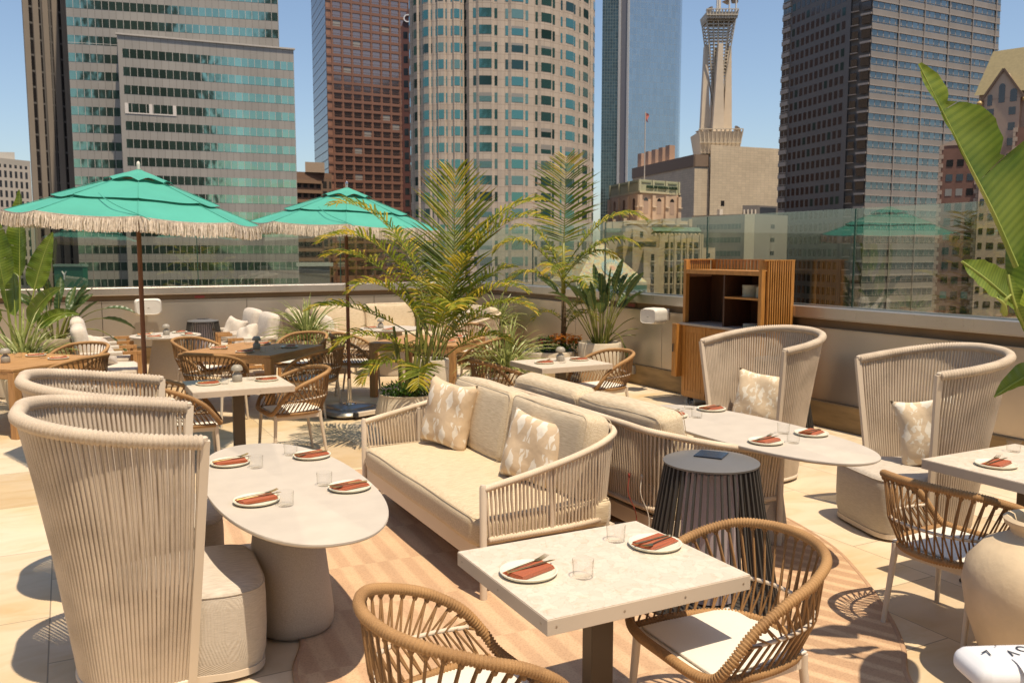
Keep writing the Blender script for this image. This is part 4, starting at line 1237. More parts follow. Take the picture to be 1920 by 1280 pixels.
# ------------------------------------------------------------------ umbrellas
def umbrella(label, loc, rz, tilt, taxis, Rr=1.06, stand=True):
    t = thing('market_umbrella', label, 'umbrella', loc, rz, 'teal fringed parasols')
    zr, za = 2.20, 2.63
    k = MB(); k.tube([(0, 0, 0.12), (0, 0, 2.60)], 0.021, 14); k.build('pole', M['pole'], t, smooth=40)
    k = MB(); k.tube([(0, 0, 0.08), (0, 0, 0.42)], 0.026, 14); k.build('stand_tube', M['chrome'], t, smooth=40)
    top = bpy.data.objects.new('canopy_frame', None)
    Rm = Matrix.Rotation(tilt, 3, Vector(taxis))
    piv = Vector((0, 0, 2.2))
    X = lambda p: Rm @ (Vector(p)-piv) + piv
    n = 8
    def corner(i, r_, z): a = 2*PI*i/n+PI/8*0; return Vector((math.cos(a)*r_, math.sin(a)*r_, z))
    def tier(r0, z0, r1, z1, sag, scal=0.0, rows=6, cols=10, lift=0.0):
        kk = MB()
        for i in range(n):
            g = []
            for a in range(rows+1):
                u = a/rows; row = []
                A = corner(i, lerp(r0, r1, u), lerp(z0, z1, u)); B_ = corner(i+1, lerp(r0, r1, u), lerp(z0, z1, u))
                for c in range(cols+1):
                    v = c/cols; p = A.lerp(B_, v)
                    s_ = 4*v*(1-v)
                    p.z -= sag*s_*u*(1.0) - 0.0
                    p.z += 0.006*math.sin(u*7+i*2+v*5)*s_
                    if scal and a == rows: p.z += scal*abs(math.sin(v*PI))-0.012
                    p.z += lift*s_*u
                    row.append(X(p))
                g.append(row)
            kk.strip(g[::-1])
        return kk
    zz = lambda r_: lerp(za, zr, (r_/Rr)**0.92)
    tier(0.02, za, 0.29, zz(0.29)+0.035, 0.0, 0.028).build('vent_cap', M['canvas'], t, smooth=35)
    tier(0.20, zz(0.2), 0.70, zz(0.70)+0.022, 0.012).build('canopy_tier', M['canvas'], t, smooth=35)
    tier(0.62, zz(0.62)-0.008, Rr, zr, 0.022).build('canopy', M['canvas'], t, smooth=35)
    kk = MB()
    for i in range(n): kk.tube([X(corner(i, 0.66, zz(0.66)+0.002)), X(corner(i, 0.9, zz(0.9)+0.002)), X(corner(i, Rr, zr+0.002))], 0.0028, 5); kk.tube([X(corner(i, 0.24, zz(0.24)+0.012)), X(corner(i, 0.70, zz(0.70)+0.024))], 0.0028, 5)
    kk.build('seams', M['canvas'], t, smooth=True)
    # fringe: hundreds of hanging cords, one trim
    kk = MB(); q = random.Random(11)
    for i in range(n):
        A, B_ = corner(i, Rr*1.002, zr), corner(i+1, Rr*1.002, zr)
        out = ((A+B_)/2); out.z = 0; out.normalize(); side = (B_-A).normalized()
        kk.strip([[X(A.lerp(B_, v/10)+Vector((0, 0, 0.006-0.022*4*(v/10)*(1-v/10)))) for v in range(11)], [X(A.lerp(B_, v/10)+Vector((0, 0, -0.02-0.022*4*(v/10)*(1-v/10)))) for v in range(11)]])
        m_ = 118
        for j in range(m_):
            for lay in range(2):
                v = (j+q.random())/m_; p = A.lerp(B_, v)+out*(0.003+0.009*lay); p.z -= 0.022*4*v*(1-v)+0.006
                L = 0.108*q.uniform(0.86, 1.08); sw = q.uniform(-0.009, 0.009); so_ = q.uniform(-0.006, 0.012); w_ = q.uniform(0.0028, 0.0052)
                pts = [p, p+Vector((0, 0, -L*0.45))+side*sw+out*so_, p+Vector((0, 0, -L))+side*(sw*q.uniform(-1, 1.4))+out*so_*1.5]
                pts = [X(z_) for z_ in pts]; a_ = q.uniform(-0.7, 0.7); d_ = side*math.cos(a_)+out*math.sin(a_)
                kk.strip([[z_-d_*w_, z_+d_*w_] for z_ in pts])
    kk.build('fringe', M['fringe'], t)
    for i in range(n):
        kk = MB(); kk.tube([X(corner(i, 0.03, za-0.05)), X(corner(i, Rr*0.98, zr-0.012))], 0.008, 6); kk.tube([X(corner(i, 0.03, 2.14)), X(corner(i, 0.62, zz(0.62)-0.03))], 0.006, 6); kk.build('rib', M['pole'], t)
    kk = MB(); kk.lathe([(0.014, 0), (0.018, 0.012), (0.012, 0.03), (0.017, 0.045), (0.013, 0.07), (0.0, 0.082)], 12, X((0, 0, za-0.002))); kk.build('finial', M['chrome'] if 'second' in label else M['speaker'], t, smooth=True)
    # draped pull cord on the canopy
    kk = MB(); a0 = PI/8*0
    pts = [X(corner(5.4, 0.66, zz(0.66)+0.03)), X(corner(5.55, 0.74, zz(0.74)+0.02)), X(corner(5.8, 0.9, zz(0.9)+0.014)), X(corner(6.05, 1.08, zz(1.08)+0.01)), X(corner(6.1, 1.14, zz(1.14)+0.008))]
    kk.tube(catmull(pts, 6), 0.004, 5); kk.build('cord', M['canvas'], t)
    if stand:
        s = thing('umbrella_stand', 'heavy metal umbrella stand with beige handle bar' if 'second' in label else 'metal stand of the front left umbrella behind tall chairs', 'umbrella stand', (loc[0], loc[1], 0), R(20), 'umbrella stands')
        kk = MB(); kk.lathe([(0.36, 0.03), (0.365, 0.05), (0.34, 0.075), (0.24, 0.085), (0.235, 0.105), (0.19, 0.12), (0, 0.122)], 40, p=3.5); kk.build('weight', M['stand'], s, smooth=35)
        kk = MB(); kk.lathe([(0.08, 0.122), (0.075, 0.13), (0.035, 0.135), (0.033, 0.17)], 24); kk.build('collar', M['chrome'], s, smooth=40)
        kk = MB(); kk.box((0.0, -0.37, 0.06), (0.34, 0.05, 0.05), bev=0.004); kk.build('handle_bar', M['frame'], s)
        for sx in (-1, 1):
            kk = MB(); kk.box((sx*0.19, -0.37, 0.06), (0.045, 0.056, 0.058), bev=0.006); kk.build('corner_cap', M['black'], s)
        for i in range(4):
            kk = MB(); a = PI/4+i*PI/2; kk.lathe([(0.03, 0), (0.03, 0.03)], 12, (math.cos(a)*0.30, math.sin(a)*0.30, 0)); kk.build('castor', M['black'], s)
    return t
umbrella('teal fringed umbrella at the left, spanning over the left tables', (0.60, 8.52, 0.0), R(-4), R(3.2), (0.4, 0.92, 0))
umbrella('second teal fringed umbrella, partly behind the big palm', (2.90, 9.80, 0.0), R(-16.5), R(2.5), (0.4, 0.92, 0), 1.07)

# ------------------------------------------------------------------ teak service station
t = thing('service_station', 'tall slatted teak service station with open shelves of plates', 'cabinet', (6.80, 7.865, 0.0), PI/2)
W_, D_, Z0, ZC, ZT, ZG = 0.68, 0.46, 0.10, 1.02, 1.685, 1.80     # half width, depth, floor, counter, top board, gallery
def bx(name, m, x0, x1, y0, y1, z0, z1, par=None, bev=0.0, mat_=None):
    k = MB(); k.box(((x0+x1)/2, (y0+y1)/2, (z0+z1)/2), (x1-x0, y1-y0, z1-z0), bev=bev); return k.build(name, m, par or t)
bx('carcass', M['cab'], -W_, W_, -D_+0.026, -0.03, Z0, ZC-0.021)
bx('counter', M['cab_stone'], -W_-0.008, W_+0.02, -D_-0.01, 0.035, ZC-0.02, ZC+0.008, bev=0.003)
bx('top_board', M['cab'], -W_+0.051, W_-0.051, -D_+0.026, -0.003, ZT-0.05, ZT)
bx('back_panel', M['cab_shade'], -W_+0.02, W_-0.02, -D_+0.012, -D_+0.03, ZC+0.009, ZT-0.051)
bx('divider', M['cab_shade'], -0.06, -0.035, -D_+0.031, -0.02, ZC+0.009, ZT-0.051)
bx('shelf', M['cab'], -W_+0.051, -0.061, -D_+0.031, -0.02, 1.36, 1.382)
for s_ in (-1, 1):
    k = MB(); k.box((s_*(W_-0.025), -0.028, (ZC+ZG)/2+0.004), (0.05, 0.056, ZG-ZC-0.008), bev=0.002); k.box((s_*(W_-0.025), -D_+0.0, (Z0+ZG)/2), (0.05, 0.05, ZG-Z0))
    k.build('corner_post', M['cab'], t)
    k = MB(); nS = 11
    for i in range(nS):
        y = -0.075-(D_-0.12)*i/(nS-1)
        k.box((s_*(W_+0.016), y, (Z0+ZG)/2), (0.03, 0.015, ZG-Z0))
    k.box((s_*(W_+0.008), -D_/2, ZG+0.006), (0.05, D_, 0.012)); k.build('side_slats', M['cab'], t)
    bx('side_lining', M['cab_shade'], s_*(W_-0.012)-0.008, s_*(W_-0.012)+0.006, -D_+0.026, -0.057, ZC+0.009, ZT-0.051)  # side panel in the darkened wood, painted shade between upper slats
    bx('base_shade_sheet', M['cab_shade'], s_*(W_+0.0005), s_*(W_+0.004), -D_+0.026, -0.057, Z0+0.003, ZC-0.022)  # thin dark sheet added so the lower slat gaps look shaded
k = MB()
for i in range(22): k.box((-W_+0.06+(2*W_-0.12)*i/21, -D_+0.005, (ZT+ZG)/2), (0.028, 0.02, ZG-ZT))
k.box((0, -D_+0.005, ZG+0.003), (2*W_-0.05, 0.03, 0.012)); k.build('gallery_rail', M['cab'], t)
for i, (x0, x1) in enumerate(((W_-0.445, W_-0.004), (-0.215, 0.225), (-W_+0.004, -0.235))):
    d = bx('door', M['cab'], x0, x1, -0.028, -0.006, Z0+0.01, ZC-0.024)
    k = MB(); m_ = 6
    for j in range(m_): k.box((x0+0.07+(x1-x0-0.14)*(j+0.5)/m_, -0.0035, (Z0+ZC)/2), ((x1-x0-0.14)/m_-0.008, 0.007, ZC-Z0-0.17))
    for xx in (x0+0.032, x1-0.032): k.box((xx, -0.002, (Z0+ZC)/2), (0.06, 0.008, ZC-Z0-0.05))
    k.box(((x0+x1)/2, -0.002, ZC-0.07), (x1-x0-0.13, 0.008, 0.07)); k.box(((x0+x1)/2, -0.002, Z0+0.055), (x1-x0-0.13, 0.008, 0.07))
    k.build('door_boards', M['cab'], d)
k = MB(); k.box((W_+0.055, 0.03, 0.68), (0.09, 0.10, 0.66)); k.box((W_+0.055, 0.082, 0.68), (0.07, 0.006, 0.58)); k.build('side_door', M['cab'], t)
k = MB(); k.tube([(W_+0.055, 0.10, 0.66), (W_+0.055, 0.10, 0.76)], 0.008, 8); k.build('door_handle', M['black'], t)
for sx in (-0.6, 0.6):
    for sy in (-0.08, -0.40):
        k = MB(); k.lathe([(0.0, -0.012), (0.042, -0.012), (0.045, 0), (0.042, 0.012), (0.0, 0.012)], 16, (sx, sy, 0.047), rot=Matrix.Rotation(PI/2, 3, 'Y')); k.box((sx, sy, 0.085), (0.05, 0.04, 0.03)); k.build('castor', M['black'], t)
for x_, y_, n_, z_, lab in ((-0.30, -0.20, 11, 1.382, 'tall stack of cream plates on upper shelf of service station, left one'), (-0.52, -0.20, 10, 1.382, 'stack of cream plates on upper shelf of service station, right one'), (-0.36, -0.17, 4, ZC+0.008, 'low stack of plates on the stone counter of service station')):
    k = MB()
    for i in range(n_): k.lathe([(0.08, 0), (0.095, 0.004), (0.10, 0.010), (0.094, 0.0115), (0.0, 0.007)], 32, (rnd.uniform(-1, 1)*0.003, rnd.uniform(-1, 1)*0.003, i*0.0125))
    o = k.build('plate_stack', M['plate'], None, smooth=35); o.location = (6.80-y_, 7.865+x_, z_+0.001); tag(o, lab, 'plates', 'stacked plates in the service station')
k = MB()
for i in range(7):
    a = rnd.uniform(-0.3, 0.3); p0 = Vector((6.62+i*0.03, 8.35-i*0.02, 0.012)); 
    k.tube(catmull([p0, p0+Vector((-0.12, -0.3+a, 0.012)), p0+Vector((0.05, -0.65, 0.01)), p0+Vector((-0.05+a, -1.0, 0.012))], 6), 0.012, 6)
o = k.build('cable_bundle', M['column'], None, smooth=True); tag(o, 'bundle of brown cables on the paving under the service station', 'cables')

# ------------------------------------------------------------------ wall speakers
def speaker(label, loc, rz, w, h, d):
    t = thing('wall_speaker', label, 'speaker', loc, rz, 'white wall speakers')
    k = rcushion(w, d, h, 0.06, 0.0, 10); o = k.build('cabinet', M['speaker'], t, smooth=True); weld(o); o.location = (0, 0, -h/2)
    k = MB(); k.lathe([(0.0, 0), (0.44, 0.0), (0.44, 0.003), (0, 0.004)], 40, (0, d/2+0.001, 0), w, h, rot=None, p=4)
    kk = MB()
    sq_ = [Vector((math.copysign(abs(math.cos(2*PI*i/40))**0.45, math.cos(2*PI*i/40))*w*0.44, d/2+0.003, math.copysign(abs(math.sin(2*PI*i/40))**0.45, math.sin(2*PI*i/40))*h*0.44)) for i in range(40)]
    kk.face(sq_[::-1]); kk.tube(sq_, 0.004, 5, True); kk.build('grille', M['speaker'], t)
    k = MB(); k.box((0, -d/2-0.05, 0), (0.03, 0.14, 0.05)); k.box((0, -d/2-0.12, 0), (0.10, 0.02, 0.16), bev=0.004); k.tube([(0, -d/2+0.01, -0.05), (0, -d/2+0.01, 0.05)], 0.03, 10); k.build('bracket', M['speaker'], t)
    k = MB(); k.box((0, d/2+0.0055, -h*0.05), (0.03, 0.002, 0.012)); k.build('badge', M['lampgrey'], t)
speaker('white speaker on a bracket on right wall beside service station', (7.02, 9.42, 1.045), R(108), 0.27, 0.21, 0.30)
speaker('white speaker on the back wall behind left umbrella pole', (1.19, 15.60, 0.985), R(180), 0.42, 0.27, 0.20)
t = thing('power_socket', 'grey double outlet box at the foot of right wall', 'socket', (7.24, 10.25, 0.20), 0)
k = MB(); k.box((0, 0, 0), (0.05, 0.16, 0.12), bev=0.006); k.build('box', M['lampgrey'], t)
for y in (-0.035, 0.035):
    k = MB(); k.box((-0.028, y, 0), (0.006, 0.045, 0.06), bev=0.002); k.build('outlet', M['black'], t)

# ------------------------------------------------------------------ clay urn, pots
def pot(name, label, cat, loc, prof, m, soil_r, soil_z, group=None, seg=44, p=2.0):
    t = thing(name, label, cat, loc, 0, group)
    k = MB(); k.lathe(prof, seg, p=p); k.build('pot', m, t, smooth=50)
    k = MB(); k.lathe([(soil_r, soil_z-0.01), (soil_r*0.6, soil_z+0.012), (0, soil_z+0.02)], 24); k.build('soil', M['soil'], t, smooth=True)
    return t
URN = (3.70, 2.17)
t = pot('clay_urn', 'large pale clay urn with round belly and rolled rim at right edge', 'urn', (*URN, 0),
    [(0.15, 0.0), (0.17, 0.02), (0.21, 0.12), (0.275, 0.30), (0.30, 0.44), (0.285, 0.54), (0.22, 0.625), (0.14, 0.665), (0.118, 0.685), (0.125, 0.71), (0.145, 0.725), (0.15, 0.745), (0.135, 0.757), (0.115, 0.748), (0.10, 0.70)], M['clay'], 0.10, 0.70)
DP = 'limewashed planters'
pot('round_planter', 'rounded cream planter of the big palm, behind the near loveseat', 'planter', (2.98, 8.02, 0), [(0.20, 0), (0.24, 0.02), (0.32, 0.18), (0.335, 0.32), (0.31, 0.44), (0.29, 0.49), (0.295, 0.505), (0.27, 0.505), (0.26, 0.46)], M['planter'], 0.265, 0.46, DP)
pot('cylinder_planter', 'narrow white cylinder planter just behind the big palm', 'planter', (3.80, 9.45, 0), [(0.19, 0), (0.20, 0.02), (0.21, 0.62), (0.205, 0.64), (0.175, 0.64), (0.17, 0.58)], M['planter'], 0.175, 0.59, DP)
pot('bowl_planter', 'wide cream bowl planter with orange flowers by the right wall', 'planter', (6.32, 11.05, 0), [(0.22, 0), (0.26, 0.02), (0.38, 0.22), (0.41, 0.42), (0.40, 0.45), (0.37, 0.45), (0.36, 0.40)], M['planter'], 0.37, 0.41, DP)
pot('cylinder_planter', 'cream cylinder planter holding bird of paradise at the right wall', 'planter', (6.84, 10.48, 0), [(0.29, 0), (0.30, 0.02), (0.315, 0.58), (0.305, 0.60), (0.27, 0.60), (0.265, 0.55)], M['planter'], 0.27, 0.555, DP)
pot('low_planter', 'low cream pot of the spiky variegated plant left of second pale table', 'planter', (5.05, 9.95, 0), [(0.17, 0), (0.19, 0.02), (0.235, 0.33), (0.23, 0.345), (0.20, 0.345), (0.195, 0.31)], M['planter'], 0.20, 0.315, DP)
pot('cylinder_planter', 'slim white pot of spiky plant behind the middle teak table', 'planter', (3.02, 12.25, 0), [(0.15, 0), (0.16, 0.02), (0.175, 0.63), (0.17, 0.65), (0.145, 0.65), (0.14, 0.6)], M['planter'], 0.145, 0.60, DP)
pot('round_planter', 'cream planter of the banana plant at left back', 'planter', (-0.62, 13.05, 0), [(0.24, 0), (0.28, 0.02), (0.33, 0.35), (0.31, 0.62), (0.29, 0.62), (0.28, 0.56)], M['planter'], 0.285, 0.57, DP)
pot('cylinder_planter', 'cream banded planter of the leafy plant at left back wall', 'planter', (-0.18, 14.15, 0), [(0.24, 0), (0.26, 0.02), (0.26, 0.52), (0.28, 0.54), (0.28, 0.66), (0.25, 0.66), (0.24, 0.6)], M['planter'], 0.245, 0.61, DP)
pot('low_planter', 'low cream pot of the variegated spiky plant at the left edge', 'planter', (-0.50, 11.95, 0), [(0.18, 0), (0.20, 0.02), (0.26, 0.36), (0.255, 0.38), (0.22, 0.38), (0.215, 0.34)], M['planter'], 0.22, 0.35, DP)
pot('low_planter', 'cream pot of the spiky plant in the corner by the far loveseat', 'planter', (6.95, 14.0, 0), [(0.18, 0), (0.20, 0.02), (0.23, 0.56), (0.225, 0.58), (0.20, 0.58), (0.195, 0.54)], M['planter'], 0.20, 0.545, DP)

# rolled white newspaper on the little cream table
t = thing('newspaper', 'white folded newspaper with black letters at the bottom right corner', 'newspaper', (2.36, 1.345, 0.716), R(-27))
k = rcushion(0.46, 0.17, 0.075, 0.034, 0.006, 14, 0.002, 4); o = k.build('folded_pages', M['paper'], t, smooth=True); weld(o)
def sheet(name, x0, x1, y0, y1, z0, lift, curl):
    k = MB(); rows = []
    for i in range(13):
        u = i/12; x = lerp(x0, x1, u); row = []
        for j in range(9):
            v = j/8; row.append(Vector((x, lerp(y0, y1, v), z0+lift*v*(1-0.5*u)+curl*math.sin(u*3+v*2)+0.006*math.sin(v*PI))))
        rows.append(row)
    k.strip(rows); k.strip([[p_-Vector((0, 0, 0.0012)) for p_ in r_[::-1]] for r_ in rows]); return k.build(name, M['paper'], t, smooth=True)
sheet('top_sheet', 0.03, 0.30, -0.072, 0.05, 0.0785, 0.004, 0.003); sheet('turned_sheet', 0.06, 0.30, 0.03, 0.105, 0.080, 0.016, 0.006); sheet('front_sheet', -0.12, 0.28, -0.10, -0.03, 0.066, 0.014, 0.003)
for ch, x, y, rz, sz in (('V', -0.165, 0.012, 150, 0.042), ('.', -0.125, 0.035, 160, 0.042), ('V', -0.100, 0.005, 195, 0.046), ('O', -0.055, 0.028, 165, 0.048), ('A', -0.005, 0.012, 175, 0.044)):
    o = text_mesh('letter', ch, sz, M['ink'], t, (x, y, 0.0835 if x > -0.15 else 0.0825), (R(0), R(0 if x > -0.15 else -3), R(rz)), ext=0.0004)
# power cords by the second loveseat
for m_, x, y, lab in ((M['red_sign'], 3.02, 4.28, 'thin red cord hanging beside the slatted lantern and second loveseat'), (M['white_cloth'], 3.07, 4.22, 'thin white cord hanging beside the slatted lantern and second loveseat'), (M['banana_rib'], 3.28, 4.2, 'thin green cord beside the slatted lantern and second loveseat')):
    k = MB(); p0 = Vector((x, y, 0.53))
    k.tube(catmull([p0, p0+Vector((-0.02, -0.02, -0.1)), p0+Vector((0.03, -0.04, -0.25)), p0+Vector((-0.02, -0.08, -0.42)), p0+Vector((-0.1, -0.12, -0.505))], 6), 0.003, 6)
    k.lathe([(0.004, 0), (0.008, 0.008), (0.008, 0.025), (0.003, 0.03)], 8, p0+Vector((0, 0, -0.01)))
    tag(k.build('cord', m_, None, smooth=True), lab, 'cord')
# ------------------------------------------------------------------ plants
CY, SY = math.cos(YAW), math.sin(YAW)
RIGHT = Vector((CY, -SY, 0)); AWAY = Vector((SY, CY, 0)); UP = Vector((0, 0, 1))
def dirv(az, el):
    """az 0 = to the right of the terrace view, 90 = away, 180 = left, 270 = towards the viewer"""
    a, e = R(az), R(el)
    return (RIGHT*math.cos(a)+AWAY*math.sin(a))*math.cos(e)+UP*math.sin(e)

def frond(k, base, az, el, L, droop, ll, n=26, q=rnd, w=0.018, stem=0.28, vee=0.5, hang=0.35, rr=0.008, fw0=0.35):
    """pinnate palm frond: arching rib with two rows of folded leaflets; mi 0 leaf, 1 yellow leaf, 2 rib"""
    P = [Vector(base)]; d = dirv(az, el); m = 22; step = L/m
    for i in range(m):
        u = i/m; d = (d+Vector((0, 0, -droop*(0.25+1.5*u*u)/m*3.0))).normalized(); P.append(P[-1]+d*step)
    k.cur = 2; k.tube(P, lambda i: rr*(1-0.8*i/m), 5)
    Q = resample(P, L/400)
    at = lambda f: Q[min(len(Q)-1, int(f*(len(Q)-1)))]
    for i in range(n):
        f = stem+(0.99-stem)*i/(n-1); p = at(f); dd = (at(min(1, f+0.02))-at(f-0.02)).normalized()
        side = dd.cross(UP)
        if side.length < 0.05: side = RIGHT.copy()
        side.normalize(); nrm = side.cross(dd).normalized()
        prof = math.sin(PI*min(1, (0.10+0.86*(i/(n-1))**0.85)))**0.6
        for s_ in (-1, 1):
            if q.random() < 0.05: continue
            l_ = ll*prof*q.uniform(0.82, 1.1)
            fw = fw0+0.55*(i/(n-1))+q.uniform(-0.1, 0.1)
            a = (side*s_+dd*fw+nrm*vee*q.uniform(0.6, 1.2)).normalized()
            b1 = p+a*l_*0.35; a2 = (a+Vector((0, 0, -hang*q.uniform(0.6, 1.5)))).normalized(); b2 = b1+a2*l_*0.35
            a3 = (a2+Vector((0, 0, -hang*q.uniform(0.5, 1.8)))).normalized(); b3 = b2+a3*l_*0.32
            wv = (dd-a*dd.dot(a)).normalized()
            wv = (wv+nrm*q.uniform(-0.5, 0.5)).normalized(); up_ = a.cross(wv)*0.25
            k.cur = 1 if q.random() < 0.20+0.3*(f > 0.8) else 0
            ww = w*q.uniform(0.8, 1.15)
            R3 = [b2-wv*ww*0.42, b2-up_*ww, b2+wv*ww*0.42]; bt = b2.lerp(b3, 0.45); R4 = [bt-wv*ww*0.26, bt-up_*ww*0.6, bt+wv*ww*0.26]
            k.strip([[p-wv*ww*0.25, p+up_*ww*0.2, p+wv*ww*0.25], [b1-wv*ww*0.5, b1-up_*ww, b1+wv*ww*0.5], R3, R4])
            if q.random() < 0.4: k.cur = 3
            k.strip([R4, [b3, b3, b3+wv*ww*0.04]])
    k.cur = 0
PMATS = [M['palm'], M['palm_y'], M['palm_stem'], M['palm_tip']]

def strap_tuft(k, base, n, L, q, w=0.018, spread=(8, 75), mat_i=0, bend=1.0):
    for i in range(n):
        az = q.uniform(0, 360); el = q.uniform(90-spread[1], 90-spread[0]); l_ = L*q.uniform(0.55, 1.1); d = dirv(az, el)
        P = [Vector(base)+Vector((q.uniform(-1, 1), q.uniform(-1, 1), 0))*0.03]; m = 7
        rows = []
        sd = d.cross(UP); sd.normalize()
        for j in range(m+1):
            u = j/m; ww = w*(0.5+1.0*u)*(1-u**3)*1.1+0.0008
            p = P[-1]; fold = sd.cross(d).normalized()*ww*0.35
            rows.append([p-sd*ww*0.5, p-fold, p+sd*ww*0.5])
            d = (d+Vector((0, 0, -bend*(0.05+0.32*u)*q.uniform(0.8, 1.2)))).normalized(); P.append(p+d*l_/m)
        k.cur = mat_i; k.strip(rows)
    k.cur = 0

def blade(k, P, wl, wr, nrm0, rib=0.006, split=(), wave=0.012, q=rnd, cols=5, cup=0.25, mi=(0, 1), rows=26):
    """broad leaf: P midrib points, wl / wr half widths as functions of 0..1, nrm0 = the way the face looks"""
    Q = resample(catmull(P, 8), 0.002); at = lambda f: Q[min(len(Q)-1, int(f*(len(Q)-1)))]
    nrm0 = Vector(nrm0).normalized()
    for s_, wf in ((-1, wl), (1, wr)):
        g = []; uv_ = []
        for i in range(rows+1):
            uv_.append([(i/rows, j/cols) for j in range(cols+1)]); f = i/rows; p = at(f); dd = (at(min(1, f+0.03))-at(max(0, f-0.03))).normalized()
            side = dd.cross(nrm0).normalized()*s_; nn = side.cross(dd)*s_
            W = wf(f); row = []
            for j in range(cols+1):
                v = j/cols
                sp = dd*(0.30*W*v)                         # veins sweep towards the tip
                z = nrm0*(cup*W*v*v*(1)+wave*math.sin(f*38+v*2)*v)
                row.append(p+side*W*v+sp*(1-f)+z)
            g.append(row)
        # tears
        k.cur = mi[0]
        cuts = sorted(split)
        a = 0
        segs = []
        for c in cuts+[1.0]:
            b_ = int(round(c*rows))
            if b_-a >= 1: segs.append((a, b_))
            a = b_
        for (x0, x1) in segs:
            gg = [list(r_) for r_ in g[x0:x1+1]]
            if len(segs) > 1 and x1 < rows:
                last = gg[-1]
                for j in range(2, cols+1): last[j] = last[j].lerp(gg[-2][j], 0.22*(j/cols))
            ug = uv_[x0:x1+1]; k.strip(gg if s_ > 0 else gg[::-1], ug if s_ > 0 else ug[::-1])
    k.cur = mi[1]; k.tube(resample(Q, 0.03), lambda i: rib*max(0.25, 1-0.03*i), 6); k.cur = 0

# big areca palm ----------------------------------------------------
t = thing('areca_palm', 'big bushy palm with yellow green fronds behind the near loveseat', 'palm', (2.98, 8.02, 0.46), 0)
base = Vector((0, 0, 0)); q = random.Random(21)
canes = []
for i in range(9):
    a = q.uniform(0, 360); r_ = q.uniform(0.02, 0.14); p0 = base+dirv(a, 0)*r_; lean = dirv(a, q.uniform(74, 86))
    L = q.uniform(0.5, 0.95); p1 = p0+lean*L+RIGHT*0.10*L
    k = MB(); k.tube(catmull([p0, p0.lerp(p1, 0.5)+RIGHT*0.02, p1], 6), lambda i: 0.022*(1-0.35*i/12), 8); k.build('cane', M['palm_stem'], t, smooth=True)
    canes.append((p0, p1))
# the main fronds: start height, side shift, az, el, length, droop, leaflet
FR = [(0.66, 0.46, 75, 87, 1.66, 0.06, 0.66, 40), (0.98, 0.26, 175, 64, 1.55, 0.80, 0.38, 30), (0.85, 0.14, 168, 50, 1.40, 0.62, 0.36, 28), (0.62, 0.05, 182, 34, 1.25, 0.45, 0.34, 26), (0.9, 0.2, 200, 60, 1.4, 0.9, 0.36, 28), (1.0, 0.34, 355, 60, 1.45, 0.85, 0.38, 30),
      (1.05, 0.30, 8, 58, 1.45, 0.62, 0.38, 32), (0.65, 0.36, -8, 46, 1.0, 0.75, 0.34, 26), (0.6, 0.3, 20, 60, 1.15, 0.55, 0.38, 26), (0.7, 0.2, 130, 66, 1.2, 0.5, 0.38, 26),
      (0.55, 0.2, 290, 55, 1.0, 0.7, 0.36, 26), (0.4, 0.1, 205, 40, 1.0, 0.8, 0.33, 24),
      (0.4, 0.3, 10, 40, 0.85, 0.8, 0.32, 24), (0.5, 0.2, 90, 55, 1.1, 0.5, 0.36, 24), (0.62, 0.25, 60, 70, 1.25, 0.4, 0.38, 26), 
      (0.22, 0.05, 268, 34, 0.62, 1.0, 0.30, 22), (0.30, 0.02, 215, 25, 0.75, 0.9, 0.28, 22), (0.5, 0.3, 350, 62, 1.1, 0.9, 0.36, 26), (0.35, 0.2, 140, 30, 0.9, 0.8, 0.3, 22), (0.6, 0.2, 200, 60, 1.1, 0.95, 0.32, 26),
      (0.5, 0.26, 310, 72, 1.0, 0.5, 0.36, 24), (0.42, 0.2, 30, 50, 0.9, 0.7, 0.34, 24)]
for (z, sh, az, el, L, dr, ll, n) in FR:
    k = MB(); frond(k, base+UP*z*0.92+RIGHT*(sh*0.75+0.10)+AWAY*q.uniform(-0.05, 0.05), az+q.uniform(-8, 8), el+q.uniform(-4, 4)*(el < 80), L*q.uniform(0.94, 1.08), dr, ll, n, q, w=0.022, hang=0.30 if el < 80 else 0.10, vee=0.45 if el < 80 else 0.12, rr=0.0075, fw0=0.35 if el < 86 else 0.75, stem=0.28 if el < 86 else 0.12)
    k.build('frond', PMATS, t)
k = MB()
for i in range(420):
    a = q.uniform(0, 2*PI); r_ = 0.27*math.sqrt(q.random()); p = Vector((math.cos(a)*r_, math.sin(a)*r_, q.uniform(0.0, 0.13))); d = dirv(q.uniform(0, 360), q.uniform(10, 70)); s_ = d.cross(UP).normalized()
    k.strip([[p-s_*0.004, p+s_*0.004], [p+d*0.02-s_*0.012, p+d*0.02+s_*0.012], [p+d*0.048, p+d*0.048+s_*0.001]])
k.build('ground_foliage', M['herb'], t)
def flowers(t, name, m, c, r_, n, z0, z1, q, size=0.016):
    k = MB()
    for i in range(n):
        a = q.uniform(0, 2*PI); rr = r_*math.sqrt(q.random()); p = Vector(c)+Vector((math.cos(a)*rr, math.sin(a)*rr, q.uniform(z0, z1)))
        for j in range(5):
            aa = 2*PI*j/5+q.random(); d = Vector((math.cos(aa), math.sin(aa), 0.35)); s_ = Vector((-math.sin(aa), math.cos(aa), 0))
            k.strip([[p, p], [p+d*size*0.6-s_*size*0.45, p+d*size*0.6+s_*size*0.45], [p+d*size, p+d*size]])
    k.build(name, m, t)
flowers(t, 'blossoms', M['flower_o'], RIGHT*0.20+AWAY*-0.10, 0.11, 45, 0.12, 0.21, q, 0.022)

